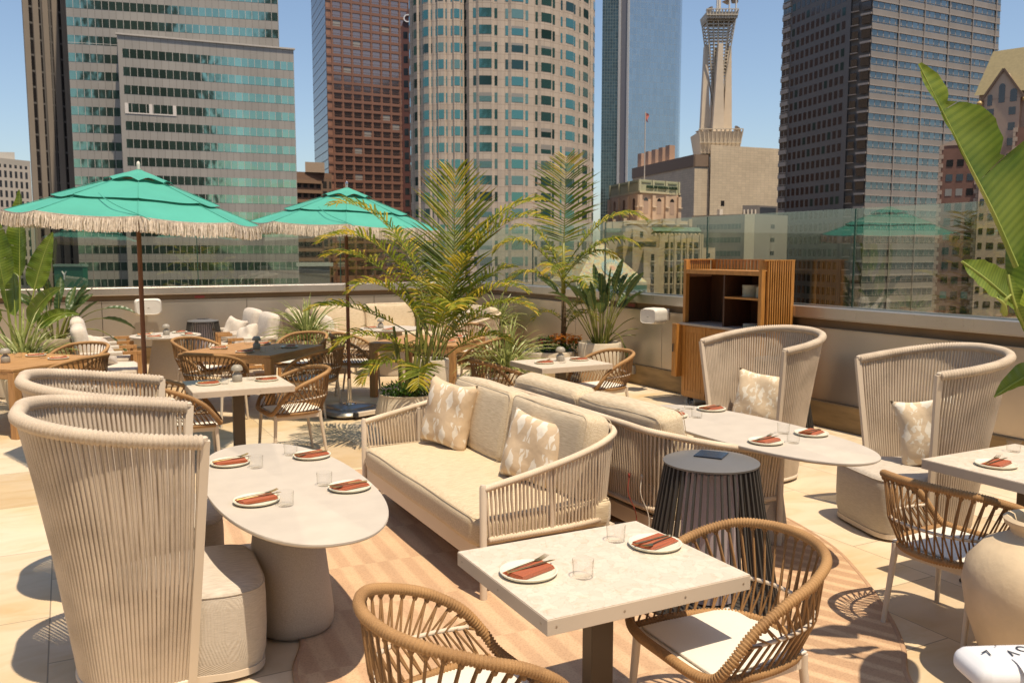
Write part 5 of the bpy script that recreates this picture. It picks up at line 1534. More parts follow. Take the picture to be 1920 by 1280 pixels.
# tall palm by the right wall ---------------------------------------
t = thing('kentia_palm', 'slender palm with one upright frond in flowered bowl by the right wall', 'palm', (6.56, 11.05, 0.41), 0)
q = random.Random(5)
k = MB(); k.tube([(0, 0, 0), (0.01, 0, 0.5), Vector((0, 0, 0.90))], lambda i: (0.042, 0.036, 0.032)[i], 12); k.build('trunk', M['trunk'], t, smooth=True)
k = MB(); k.tube([(0, 0, 0.88), (0, 0, 1.15), (0, 0, 1.62)], lambda i: (0.036, 0.03, 0.016)[i], 10); k.build('crownshaft', M['palm_stem'], t, smooth=True)
for (z, az, el, L, dr, ll, n) in [(1.42, 60, 87, 1.45, 0.04, 0.66, 36), (1.22, 0, 60, 1.60, 0.90, 0.50, 34), (1.05, 180, 60, 1.35, 1.15, 0.42, 30), (1.15, 350, 50, 1.3, 0.8, 0.42, 30), (0.90, 190, 48, 1.05, 1.25, 0.36, 26), (1.1, 170, 70, 1.2, 1.0, 0.36, 26),
                                  (1.1, 20, 52, 1.0, 0.9, 0.34, 24), (0.95, 250, 55, 0.85, 1.0, 0.32, 22), (1.0, 100, 60, 1.0, 0.8, 0.34, 24), (0.9, 300, 45, 0.8, 1.1, 0.3, 22)]:
    k = MB(); frond(k, Vector((0, 0, z)), az, el, L, dr, ll, n, q, w=0.025, vee=0.12 if el > 80 else 0.35, hang=0.08 if el > 80 else 0.4, stem=0.14 if el > 80 else 0.25, rr=0.011)
    k.build('frond', PMATS, t)
k = MB(); 
for (z, az, el) in ((0.35, 330, 55), (0.5, 20, 60), (0.6, 350, 40), (0.4, 200, 50), (0.3, 60, 60)):
    frond(k, Vector((0.05, 0, z)), az, el, 0.62, 1.1, 0.26, 18, q, w=0.018)
k.build('young_fronds', PMATS, t)
k = MB()
for i in range(520):
    a = q.uniform(0, 2*PI); r_ = 0.37*math.sqrt(q.random()); p = Vector((math.cos(a)*r_-0.05, math.sin(a)*r_, q.uniform(0.0, 0.2))); d = dirv(q.uniform(0, 360), q.uniform(10, 70)); s_ = d.cross(UP).normalized()
    k.strip([[p-s_*0.005, p+s_*0.005], [p+d*0.025-s_*0.014, p+d*0.025+s_*0.014], [p+d*0.055, p+d*0.055+s_*0.001]])
k.build('ground_foliage', M['herb'], t)
flowers(t, 'orange_blossoms', M['flower_o'], dirv(270, 0)*0.18+RIGHT*0.04, 0.24, 190, 0.15, 0.27, q, 0.030)
flowers(t, 'red_blossoms', M['flower_r'], dirv(205, 0)*0.32, 0.08, 40, 0.10, 0.20, q, 0.028)

# bird of paradise clumps ---------------------------------------------
def bop(label, loc, n, H0, q, spread=0.35, extra=()):
    t = thing('bird_of_paradise', label, 'plant', loc, 0)
    for i in range(n):
        if i < len(extra): az, el, L, dr, bl = extra[i]
        else: az, el, L, dr, bl = q.uniform(0, 360), q.uniform(62, 86), H0*q.uniform(0.55, 1.0), q.uniform(0.02, 0.25), q.uniform(0.32, 0.44)
        k = MB(); P = [dirv(az, 0)*q.uniform(0.02, 0.12)]; d = dirv(az, el); m = 8
        for j in range(m): d = (d+Vector((0, 0, -dr*(j/m)))).normalized(); P.append(P[-1]+d*L/m)
        k.cur = 1; k.tube(P, lambda i: 0.010-0.0005*i, 6); k.cur = 0
        B = [P[-1]]
        for j in range(4): d = (d+Vector((0, 0, -dr*0.6-0.03))).normalized(); B.append(B[-1]+d*bl/4)
        wf = lambda f: 0.062*max(0.02, math.sin(PI*min(1, f*0.97+0.02))**0.65)
        nv = d.cross(dirv(az+90+q.uniform(-60, 60), 0)); nv = nv if nv.length > 0.1 else AWAY
        blade(k, B, wf, wf, nv, 0.005, wave=0.004, cols=3, cup=0.45, mi=(0, 1), rows=12)
        k.build('leaf', [M['bop'], M['palm_stem']], t)
    return t
bop('dense bird of paradise in cream cylinder planter by the right wall', (6.84, 10.48, 0.55), 34, 0.85, random.Random(3),
    extra=((5, 52, 0.70, 0.25, 0.45), (-5, 40, 0.75, 0.35, 0.42), (175, 60, 0.9, 0.1, 0.42), (330, 60, 0.5, 0.9, 0.40), (0, 30, 0.65, 0.3, 0.4)))
bop('dark leafy clump in banded planter at left back wall', (-0.18, 14.15, 0.61), 26, 0.62, random.Random(8),
    extra=((0, 40, 0.75, 0.2, 0.5), (-6, 28, 0.85, 0.3, 0.45), (10, 48, 0.8, 0.2, 0.45), (180, 50, 0.7, 0.2, 0.4)))
bop('green stems rising from the white cylinder planter behind the big palm', (3.80, 9.45, 0.59), 12, 0.8, random.Random(14))

# spiky variegated plants -----------------------------------------------
SPG = 'variegated spiky plants'
for lab, loc, n, L, sd in (('variegated spiky plant in low pot, left of second pale table', (5.05, 9.95, 0.32), 150, 0.82, 4), ('variegated spiky plant in slim pot behind middle teak table', (3.02, 12.25, 0.60), 150, 0.78, 5),
                           ('variegated spiky plant at the left edge below the banana leaves', (-0.50, 11.95, 0.38), 210, 0.90, 6), ('variegated spiky plant in the far corner by the right wall', (6.95, 14.0, 0.55), 100, 0.75, 7)):
    t = thing('spider_plant', lab, 'plant', loc, 0, SPG)
    k = MB(); strap_tuft(k, (0, 0, 0), n, L, random.Random(sd), 0.025); k.build('leaves', M['strap'], t)

# banana / giant bird of paradise at the left -----------------------------
BM = [M['banana'], M['banana_rib']]
def wleaf(wm, a=0.55): return lambda f: wm*max(0.01, math.sin(PI*min(1, f**a*0.985+0.01))**0.7)
t = thing('banana_plant', 'broad leaved banana plant in cream planter at the left edge', 'plant', (-0.62, 13.05, 0.57), 0)
q = random.Random(9)
for (az, el, L, bl, wm, dr) in ((80, 86, 1.0, 1.15, 0.20, 0.05), (160, 82, 0.9, 1.1, 0.18, 0.12), (20, 78, 0.85, 0.80, 0.14, 0.2), (340, 66, 0.45, 0.75, 0.12, 0.35), (200, 70, 0.4, 0.85, 0.15, 0.25), (270, 80, 0.6, 0.95, 0.16, 0.12), (120, 74, 0.5, 0.9, 0.14, 0.2), (5, 60, 0.4, 0.6, 0.09, 0.45)):
    k = MB(); P = [dirv(az, 0)*0.05]; d = dirv(az, el)
    for j in range(5): d = (d+Vector((0, 0, -dr*0.1))).normalized(); P.append(P[-1]+d*L/5)
    k.cur = 1; k.tube(P, lambda i: 0.018-0.0015*i, 8); k.cur = 0
    B = [P[-1]]
    for j in range(6): d = (d+Vector((0, 0, -dr*0.45))).normalized(); B.append(B[-1]+d*bl/6)
    blade(k, B, wleaf(wm), wleaf(wm), dirv(250+q.uniform(-50, 50), 15), 0.010, split=(q.uniform(0.3, 0.45), q.uniform(0.55, 0.75)), wave=0.006, cup=0.3)
    k.build('leaf', BM, t)

# giant banana leaves at the right edge, growing out of the urn ------------
t = thing('banana_plant', 'huge green banana leaves reaching in from the right edge', 'plant', (*URN, 0.70), 0)
O = Vector((*URN, 0.70))
def pc(px, py, D): return bp(px, py, D)-O
k = MB(); k.tube(catmull([Vector((0.0, 0, 0)), pc(1962, 800, 3.6), pc(1940, 640, 3.6), pc(1925, 540, 3.6)], 6), lambda i: 0.030-0.0006*i, 10); k.tube(catmull([Vector((0.03, 0.02, 0)), pc(1990, 760, 3.62), pc(1975, 560, 3.64)], 6), lambda i: 0.026, 10); k.build('stem', M['banana_rib'], t, smooth=True)
def vleaf(name, pts, wl, wr, nv, rib, split=(), wave=0.008, cup=0.2, rows=40, cols=7, mats=BM):
    k = MB(); blade(k, pts, wl, wr, nv, rib, split=split, wave=wave, cup=cup, rows=rows, cols=cols); return k.build('leaf', mats, t, smooth=40)
TOV = -AWAY
def tab(*ps):
    def f(x):
        for (a, va), (b_, vb) in zip(ps, ps[1:]):
            if x <= b_: return va+(vb-va)*(x-a)/(b_-a+1e-9)
        return ps[-1][1]
    return f
# top leaf: midrib from the crown to the torn tip
vleaf('leaf', [pc(1905, 500, 3.55), pc(1862, 400, 3.52), pc(1812, 300, 3.50), pc(1765, 205, 3.5), pc(1722, 120, 3.52)],
      tab((0, 0.004), (0.5, 0.006), (0.8, 0.012), (0.93, 0.02), (1, 0.004)),
      tab((0, 0.02), (0.08, 0.15), (0.2, 0.27), (0.33, 0.34), (0.405, 0.31), (0.43, 0.12), (0.5, 0.18), (0.6, 0.19), (0.7, 0.155), (0.77, 0.09), (0.79, 0.03), (0.84, 0.062), (0.92, 0.06), (1, 0.012)),
      (TOV+RIGHT*0.25+UP*0.2), 0.011, split=(0.42, 0.785), wave=0.004, cup=0.16)
# leaf pointing left
vleaf('leaf', [pc(1925, 585, 3.5), pc(1890, 560, 3.45), pc(1850, 525, 3.42), pc(1803, 490, 3.42)],
      tab((0, 0.01), (0.25, 0.03), (0.6, 0.055), (0.85, 0.04), (1, 0.004)), tab((0, 0.03), (0.2, 0.075), (0.5, 0.085), (0.8, 0.06), (0.93, 0.03), (1, 0.004)), (TOV+UP*0.5), 0.008, wave=0.004)
# pale leaf hanging down by the edge
vleaf('leaf', [pc(1890, 515, 3.4), pc(1900, 560, 3.38), pc(1920, 610, 3.38), pc(1960, 680, 3.4)], tab((0, 0.01), (0.3, 0.05), (1, 0.02)), tab((0, 0.008), (0.3, 0.012), (1, 0.01)), (TOV+UP*0.1+RIGHT*-0.2), 0.007, wave=0.003)
vleaf('leaf', [pc(1960, 690, 3.4), pc(1925, 705, 3.36), pc(1895, 722, 3.34), pc(1864, 744, 3.34)], tab((0, 0.02), (0.5, 0.03), (1, 0.003)), tab((0, 0.05), (0.4, 0.055), (0.8, 0.03), (1, 0.003)), (TOV+UP*0.8), 0.005, wave=0.003)
vleaf('leaf', [pc(1925, 560, 3.6), pc(1945, 470, 3.62), pc(1975, 380, 3.65), pc(2010, 280, 3.7)], wleaf(0.12), wleaf(0.12), (TOV+RIGHT*-0.3), 0.010, wave=0.005)
vleaf('leaf', [pc(1930, 545, 3.6), pc(2000, 480, 3.7), pc(2080, 440, 3.8), pc(2180, 450, 3.9)], wleaf(0.13), wleaf(0.13), (UP+TOV*0.4), 0.010, wave=0.005)
vleaf('leaf', [pc(1950, 640, 3.5), pc(1990, 560, 3.2), pc(2040, 520, 2.9), pc(2100, 520, 2.6)], wleaf(0.12), wleaf(0.12), (UP+TOV*0.4), 0.010, wave=0.005)
k = MB()
for a, b_, c in (((1868, 558), (1882, 570), (1884, 590)), ((1896, 552), (1884, 565), (1880, 585))):
    k.tube(catmull([pc(*a, 3.38), pc(*b_, 3.38), pc(*c, 3.40)], 5), lambda i: 0.004+0.0014*i*0.5, 7)
k.build('sheath', M['banana_rib'], t, smooth=True)
# ------------------------------------------------------------------ the city around
def uv_window(name, glass, mull, bw, bh, mort=0.12, wob=0.10, metal=0.85, rough=0.08, var=0.25):
    """a ribbon of coated glass divided by mullions, laid out in metres on the uv"""
    m, t, p = new_mat(name)
    tc = N(t, 'TexCoord')
    b = N(t, 'TexBrick', Scale=1.0); b.offset = 0.0
    b.inputs['Mortar Size'].default_value = mort/2
    b.inputs['Mortar Smooth'].default_value = 0.0
    b.inputs['Brick Width'].default_value = bw; b.inputs['Row Height'].default_value = bh
    b.inputs['Color1'].default_value = (*sc(glass, 1-var), 1); b.inputs['Color2'].default_value = (*sc(glass, 1+var*0.6), 1)
    b.inputs['Mortar'].default_value = (*mull, 1)
    t.links.new(tc.outputs['UV'], b.inputs['Vector'])
    t.links.new(b.outputs['Color'], p.inputs['Base Color'])
    mt = N(t, 'MapRange'); mt.inputs[3].default_value = metal; mt.inputs[4].default_value = 0.0
    t.links.new(b.outputs['Fac'], mt.inputs[0]); t.links.new(mt.outputs[0], p.inputs['Metallic'])
    rg = N(t, 'MapRange'); rg.inputs[3].default_value = rough; rg.inputs[4].default_value = 0.6
    t.links.new(b.outputs['Fac'], rg.inputs[0]); t.links.new(rg.outputs[0], p.inputs['Roughness'])
    n = N(t, 'TexNoise', Scale=0.33, Detail=1.5); t.links.new(tc.outputs['UV'], n.inputs['Vector'])
    bb = N(t, 'Bump', Strength=wob, Distance=0.12); t.links.new(n.outputs[0], bb.inputs['Height']); t.links.new(bb.outputs[0], p.inputs['Normal'])
    return m

class Bld:
    def __init__(s, name, label, cat, P0, group=None):
        s.P0 = Vector((P0[0], P0[1], 0)); s.t = thing(name, label, cat, s.P0, 0, group); s.win = []; s.wall = {}
    def mb(s, key): return s.wall.setdefault(key, MB())
    def L(s, p): return Vector(p)-s.P0
    def prism(s, key, pts, z0, z1):
        s.mb(key).prism([(p[0]-s.P0.x, p[1]-s.P0.y) for p in pts], z0, z1, uv=True)
    def done(s, names, wmat=None, cap=95, blinds=0.0):
        for key, b in s.wall.items():
            nm, m = names[key]; b.build(nm, m, s.t)
        if s.win:
            s.win.sort(key=lambda w_: -(w_[3]*w_[4])/max(1, (w_[0]-EYE).length_squared))
            cache = {}
            for (p, a, key, W, H_, mm) in s.win[:cap]:
                fr = 0 if rnd.random() > blinds else rnd.choice((0.25, 0.4, 0.55))
                kk = (round(W, 2), round(H_, 2), mm.name, fr)
                if kk not in cache:
                    q = MB(); hb_ = H_*(1-fr); q.face([(0, 0, 0), (W, 0, 0), (W, 0, hb_), (0, 0, hb_)], [(0, 0), (W, 0), (W, hb_), (0, hb_)])
                    if fr: q.cur = 1; q.face([(0, 0, hb_), (W, 0, hb_), (W, 0, H_), (0, 0, H_)], [(0, hb_), (W, hb_), (W, H_), (0, H_)])
                    cache[kk] = q.mesh('window', [mm, globals()['W']['blind']])
                put('window', cache[kk], s.t, loc=p-s.P0, rot=(0, 0, a))
            rest = {}
            for (p, a, key, W, H_, mm) in s.win[cap:]:
                q = rest.setdefault(mm.name, (MB(), mm))[0]; d = Vector((math.cos(a), math.sin(a), 0)); o = p-s.P0
                q.face([o, o+d*W, o+d*W+UP*H_, o+UP*H_], [(o.x, o.z), (o.x+W, o.z), (o.x+W, o.z+H_), (o.x, o.z+H_)])
            for q, mm in rest.values(): q.build('windows', mm, s.t, kind='stuff')
        return s.t

class Face:
    """a facade from P to Q, left to right as one looks at it"""
    def __init__(s, b, P, Q):
        s.b = b; s.P = Vector((P[0], P[1], 0)); s.Q = Vector((Q[0], Q[1], 0)); s.d = (s.Q-s.P); s.W = s.d.length; s.d.normalize()
        s.n = Vector((s.d.y, -s.d.x, 0)); s.a = math.atan2(s.d.y, s.d.x); s.rot = Matrix.Rotation(s.a, 3, 'Z')
    def pt(s, u, h, out=0): return s.P+s.d*u+s.n*out+UP*h
    def box(s, key, u0, u1, h0, h1, t0, t1):
        c = s.pt((u0+u1)/2, (h0+h1)/2, (t0+t1)/2)-s.b.P0
        s.b.mb(key).box(c, (u1-u0, t1-t0, h1-h0), rot=s.rot)
    def quad(s, key, u0, u1, h0, h1, out=0.05, uvo=(0, 0)):
        o = s.b.P0
        s.b.mb(key).face([s.pt(u0, h0, out)-o, s.pt(u1, h0, out)-o, s.pt(u1, h1, out)-o, s.pt(u0, h1, out)-o],
                         [(u0-uvo[0], h0-uvo[1]), (u1-uvo[0], h0-uvo[1]), (u1-uvo[0], h1-uvo[1]), (u0-uvo[0], h1-uvo[1])])
    def win(s, u0, u1, h0, h1, m, out=0.06): s.b.win.append((s.pt(u0, h0, out), s.a, None, u1-u0, h1-h0, m))

ZB = -42
def back(P, Q, depth):
    a, c = rad(P, depth), rad(Q, depth)
    return [(P[0], P[1]), (Q[0], Q[1]), (c.x, c.y), (a.x, a.y)]
zat = lambda py, D: bp(960, py, D).z
def XH(px, D):
    p = bp(px, 472, D); p.z = 0; return p

cream = (0.50, 0.42, 0.33)
W = {
 'dark': window_glass('dark_office_glass', (0.10, 0.09, 0.085), 0.75, 0.10),
 'green': window_glass('green_tower_glass', (0.11, 0.25, 0.22), 0.75, 0.10, wob=0.3, wscale=0.5),
 'green2': window_glass('green_tower_glass_blinds', (0.16, 0.27, 0.24), 0.5, 0.25),
 'green3': window_glass('green_tower_glass_dark', (0.035, 0.075, 0.068), 0.5, 0.12),
 'brown': window_glass('bronze_glass', (0.34, 0.235, 0.20), 0.9, 0.10),
 'blind': window_glass('window_with_blind', (0.30, 0.27, 0.23), 0.15, 0.4),
 'pale': window_glass('pale_office_glass', (0.25, 0.30, 0.32), 0.75, 0.10),
}
# 1 far left office block ---------------------------------------------------
P, Q = XH(-70, 262), XH(66, 285)
b_ = Bld('office_block', 'pale gridded office block far off at the left edge', 'building', P); f = Face(b_, P, Q)
zt = zat(296, 275); b_.prism('w', back(P, Q, 30), ZB, zt); b_.prism('p', [(a.x, a.y) for a in (XH(-60, 280), XH(38, 283), XH(38, 300), XH(-60, 300))], zt, zt+2.6)
f.quad('g', 0.3, f.W-0.3, ZB, zt-1.8)
b_.done({'w': ('wall', mat('pale_precast', (0.50, 0.46, 0.40), 0.8, var=0.04, scale=0.1)), 'p': ('penthouse', mat('pale_penthouse', (0.48, 0.45, 0.40), 0.8)),
         'g': ('window_grid', uv_window('gridded_glass', (0.13, 0.15, 0.17), (0.58, 0.52, 0.45), 1.85, 3.1, 0.95, metal=0.6))})
# 2 vertical striped tower ---------------------------------------------------
P, Q = XH(72, 226), XH(175, 237)
b_ = Bld('striped_tower', 'tall tower with tan and dark vertical stripes at far left', 'building', P); f = Face(b_, P, Q)
b_.prism('g', back(P, Q, 30), ZB, 96)
n = 6; pw = f.W/ n
for i in range(n+1): f.box('w', i*pw-0.68, i*pw+0.68, ZB, 96, 0.0, 0.55)
f2 = Face(b_, (P-AWAY*-30-RIGHT*0), P)
b_.done({'g': ('windows', uv_window('striped_glass', (0.045, 0.04, 0.04), (0.13, 0.12, 0.11), 2.0, 4.0, 0.5, metal=0.5)), 'w': ('stone_piers', uv_panels('tan_piers', (0.56, 0.47, 0.37), (0.3, 0.25, 0.2), 0.7, 2.0))})
# 3 banded tower: main slab with a lower front wing ---------------------------
band_w = uv_panels('grey_precast_bands', (0.35, 0.32, 0.28), (0.2, 0.18, 0.16), 1.52, 50, 0.05, metal=0.15, rough=0.5)
band_g = uv_window('teal_ribbon_glass', (0.30, 0.45, 0.345), (0.44, 0.40, 0.35), 1.52, 50, 0.11, wob=0.35, metal=0.92)
P, Q = XH(147, 205), XH(534, 217)
b_ = Bld('banded_tower', 'wide grey tower ringed with teal window bands at the left', 'building', P); f = Face(b_, P, Q)
b_.prism('w', back(P, Q, 32), ZB, 98)
FH = 4.02; z0 = zat(48, 205)
rows_ = [z0-FH*(i) for i in range(-11, 40)]
for h in rows_:
    if h > ZB+2 and h < 94: f.quad('w%d' % int((h+60)), 0.05, f.W-0.05, h, h+1.95, 0.03)
names = {'w': ('wall', band_w)}
names.update({k_: ('window_band', band_g) for k_ in b_.wall if k_ != 'w'})
b_.done(names)
P2, Q2 = XH(238, 200.5), XH(560, 215.5)
c_ = Bld('banded_wing', 'lower front wing of the teal banded tower, flat top', 'building', P2); f = Face(c_, P2, Q2)
zt = zat(66, 201); c_.prism('w', back(P2, Q2, 12), ZB, zt); f.box('cap', -0.3, f.W+0.3, zt, zt+0.35, -0.5, 0.35)
for h in rows_:
    if ZB+2 < h < zt-3: f.quad('w%d' % int(h+60), 0.9, f.W-0.05, h, h+1.95, 0.03, (0.9, 0))
fr = zat(206, 201); k_ = [r_ for r_ in rows_ if abs(r_-fr) < 2.2][0]
for i in range(3): f.box('lit', 0.95+i*5.1, 1.7+i*5.1, k_-0.1, k_+2.0, 0.04, 0.12)
f.box('lit', 0.95, 11.9, k_-0.35, k_-0.1, 0.04, 0.12)
names = {'w': ('wall', band_w), 'cap': ('coping', mat('coping_grey', (0.45, 0.41, 0.36), 0.6)), 'lit': ('white_panels', mat('white_panels', (0.62, 0.56, 0.5), 0.6))}
names.update({k2: ('window_band', band_g) for k2 in c_.wall if k2 not in names})
c_.done(names)
# 4 small brown block ---------------------------------------------------------
P, Q = XH(520, 300), XH(625, 312)
b_ = Bld('brown_block', 'small brown balconied block between banded tower and granite tower', 'building', P); f = Face(b_, P, Q)
zt = zat(322, 305); b_.prism('w', back(P, Q, 24), ZB, zt); b_.prism('p', [(a.x, a.y) for a in (XH(576, 306), XH(612, 309), XH(612, 318), XH(576, 318))], zt, zt+3.5)
for i in range(20): f.box('s', 0, f.W*0.80, zt-3.4*(i+1)-0.5, zt-3.4*(i+1)+0.5, 0, 0.8)
f.quad('g', 0.3, f.W-0.3, ZB, zt-2)
b_.done({'w': ('wall', mat('brown_precast', (0.22, 0.13, 0.085), 0.8)), 'p': ('penthouse', mat('tan_penthouse', (0.40, 0.30, 0.22), 0.8)), 's': ('balconies', mat('brown_slabs', (0.26, 0.16, 0.10), 0.8)), 'g': ('window_grid', uv_window('brown_block_glass', (0.06, 0.055, 0.05), (0.2, 0.13, 0.09), 2.4, 3.4, 0.9, metal=0.4))})
# 5 granite tower ---------------------------------------------------------------
gran = uv_panels('red_granite', (0.31, 0.155, 0.095), (0.22, 0.105, 0.065), 2.33, 2.0, 0.06, rough=0.45, spec=0.5)
S5, P, Q = XH(594, 436), XH(620, 396), XH(800, 419)
b_ = Bld('granite_tower', 'red granite tower with square punched windows left of centre', 'building', P); f = Face(b_, P, Q)
b_.prism('w', [(S5.x, S5.y), (P.x, P.y), (Q.x, Q.y), tuple(rad(Q, 40)[:2]), tuple(rad(S5, 30)[:2])], ZB, 128)
z0 = zat(165, 400); pit = 4.62
for r_ in range(-24, 22):
    h = z0-3.97*r_
    if h < ZB+2 or h > 124: continue
    for c in range(10): f.win(3.2+pit*c, 3.2+pit*c+3.35, h-1.2, h+1.25, W['brown'] if rnd.random() > 0.06 else W['blind'], 0.03)
for c in range(11): f.box('pier', 3.2+pit*c-1.27+0.3, 3.2+pit*c-0.3, ZB, 128, 0, 0.35)
for r_ in range(-24, 22):
    h = z0-3.97*r_+1.25
    if ZB < h < 126: f.box('pier', 0, f.W, h+0.25, h+1.27, 0, 0.3); f.box('mul', 3, f.W, h-1.75, h-1.6, 0.02, 0.09)
fs = Face(b_, S5, P)
fs.quad('side', 0.4, fs.W-0.4, ZB, 128, 0.05)
b_.done({'w': ('wall', gran), 'pier': ('granite_grid', gran), 'mul': ('mullions', mat('brown_mullions', (0.12, 0.06, 0.04), 0.5)), 'side': ('side_glass', uv_window('side_glass', (0.12, 0.10, 0.10), (0.16, 0.12, 0.11), 3.0, 3.97, 0.5, metal=0.7))})
# 6 dark red tower with slanted top and sign ------------------------------------
P, Q = XH(757, 300), XH(846, 300)
b_ = Bld('slanted_tower', 'dark red tower with slanted top behind the round tower, white sign letters', 'building', P); f = Face(b_, P, Q)
zt = zat(52, 300); b_.prism('w', back(P, Q, 26), ZB, zt)
o = b_.P0; n6 = Vector((-f.d.y, f.d.x, 0))*26; za_ = zat(-95, 300)
A, B2, C2 = f.pt(0, zt)-o, f.pt(f.W, zt)-o, f.pt(f.W*0.62, za_)-o
b_.mb('top').add([A, B2, C2, A+n6, B2+n6, C2+n6], [(0, 1, 2), (5, 4, 3), (0, 2, 5, 3), (1, 4, 5, 2), (0, 3, 4, 1)])
for r_ in range(30):
    h = zt-3.6-4.0*r_
    if h > ZB: f.quad('g%d' % r_, 0.8, f.W-0.5, h, h+2.2, 0.05)
names = {'w': ('wall', mat('oxblood_granite', (0.12, 0.045, 0.035), 0.5)), 'top': ('gable', mat('oxblood_gable', (0.11, 0.045, 0.035), 0.5))}
names.update({k2: ('window_band', uv_window('oxblood_glass', (0.03, 0.03, 0.03), (0.1, 0.05, 0.04), 2.6, 50, 0.7, metal=0.5)) if k2 == 'g0' else ('window_band', bpy.data.materials.get('oxblood_glass') or W['dark']) for k2 in b_.wall if k2[0] == 'g'})
b_.done(names)
text_mesh('sign_letters', 'CBR', 3.7, mat('white_sign_letters', (0.8, 0.8, 0.8), 0.5), b_.t, f.pt(f.W*0.26, zat(36, 300), 0.3)-o+Vector((0, 0, 0)), (PI/2, 0, f.a), ext=0.2)
# 7 round tower --------------------------------------------------------------------
tan = uv_panels('tan_precast', (0.50, 0.405, 0.315), (0.36, 0.28, 0.21), 1.9, 1.97, 0.07, rough=0.7)
ctr = XH(905, 244); RR = 30.4
b_ = Bld('round_tower', 'huge round tan tower with green bay windows, centre', 'building', ctr)
toC = (Vector((0, 0, 0))-ctr); toC.z = 0; toC.normalize(); sideR = Vector((-toC.y, toC.x, 0))
if sideR.dot(RIGHT) < 0: sideR = -sideR
def lobe(cc, R0, angs, half, top, key='w', shift=0.0, small=True, zref=0):
    pts = []; da = math.radians(angs[1]-angs[0])
    fw = 2*R0*math.tan(da/2)
    for a_ in angs:
        a = R(a_); nrm = toC*math.cos(a)+sideR*math.sin(a); tg = -toC*math.sin(a)+sideR*math.cos(a)
        mid = cc+nrm*R0
        P_, Q_ = mid-tg*fw/2, mid+tg*fw/2
        pts += [P_, Q_]
        # bay: shallow trapezoid standing proud
        bw, bd = fw*0.29, 0.55
        bay = [mid-tg*bw, mid+tg*bw, mid+tg*bw*0.72+nrm*bd, mid-tg*bw*0.72+nrm*bd]
        if (Vector((nrm.x, nrm.y, 0)).cross(tg)).z < 0: bay = bay[::-1]
        b_.prism(key, bay, ZB, top)
        for h in FL:
            if h > top-2: continue
            Fm = Face(b_, mid-tg*bw*0.72+nrm*bd, mid+tg*bw*0.72+nrm*bd)
            wt = rnd.choice([W['green'], W['green'], W['green2'], W['green3'], W['green']])
            Fm.win(0.12, Fm.W-0.12, h, h+2.1, wt, 0.05)
            if small:
                for (u0, u1) in ((fw*0.5-fw*0.375, fw*0.5-fw*0.375+0.72), (fw*0.5+fw*0.375-0.72, fw*0.5+fw*0.375)):
                    F0 = Face(b_, P_, Q_); F0.win(u0, u1, h-0.1, h+2.15, wt, 0.05)
    return pts
FL = [zat(160, 214)+3.95*i for i in range(-21, 24)]
FL = [h for h in FL if ZB+3 < h < 92]
pts = lobe(ctr, RR, [1.5+14.6*i for i in range(0, 6)], 0, 96)
back_pts = [rad(pts[-1], 20), rad(ctr, 30)]
lft = pts[0]-toC*0.5
Lc = XH(846, 224); L0 = 9.6
# recessed flat wall left of the round part
f7 = Face(b_, XH(851, 221), lft)
for h in FL:
    for u in (0.12, 0.58): f7.win(f7.W*u+0.1, f7.W*u+f7.W*0.27, h-0.1, h+2.15, W['green'], 0.05)
ptsL = lobe(Lc, L0, [-76, -54, -32, -10, 12], 0, 96)
b_.prism('w', [rad(ptsL[0], 16)]+ptsL+[XH(851, 221), lft]+pts+back_pts, ZB, 96)
b_.done({'w': ('wall', tan)}, cap=99, blinds=0.3)
# 8 blue glass tower ----------------------------------------------------------------
P, Q = XH(1125, 540), XH(1262, 560)
b_ = Bld('blue_tower', 'tall blue grey glass tower right of the round tower', 'building', P)
cor = [XH(1268-1.0*i, 362+2.0*i*i/3) for i in range(0, 1)]
c1, c2, c3 = XH(1262, 548), XH(1267, 554), XH(1270, 568)
b_.prism('gl', [P, XH(1155, 540), XH(1174, 537), c1, c2, c3, rad(P, 60)], ZB, 240)
f = Face(b_, P, XH(1155, 540)); f.quad('dk', 0, f.W, ZB, 240, 0.08)
f = Face(b_, XH(1155, 540), XH(1174, 537)); f.box('fin', 0, 1.4, ZB, 240, 0, 0.6); f.box('fin', f.W-1.0, f.W+0.3, ZB, 240, 0, 0.6); f.quad('mid', 1, f.W-0.6, ZB, 240, 0.08)
b_.done({'gl': ('glass_wall', uv_window('blue_curtain_wall', (0.30, 0.37, 0.42), (0.24, 0.28, 0.30), 2.4, 3.9, 0.12, wob=0.05, metal=0.8, rough=0.22, var=0.06)), 'dk': ('dark_strip', uv_window('dark_curtain_wall', (0.07, 0.10, 0.10), (0.12, 0.15, 0.14), 1.6, 1.95, 0.22, metal=0.6)),
         'fin': ('white_fins', mat('white_fins', (0.5, 0.48, 0.45), 0.5)), 'mid': ('grey_strip', mat('grey_strip', (0.17, 0.16, 0.17), 0.5))})
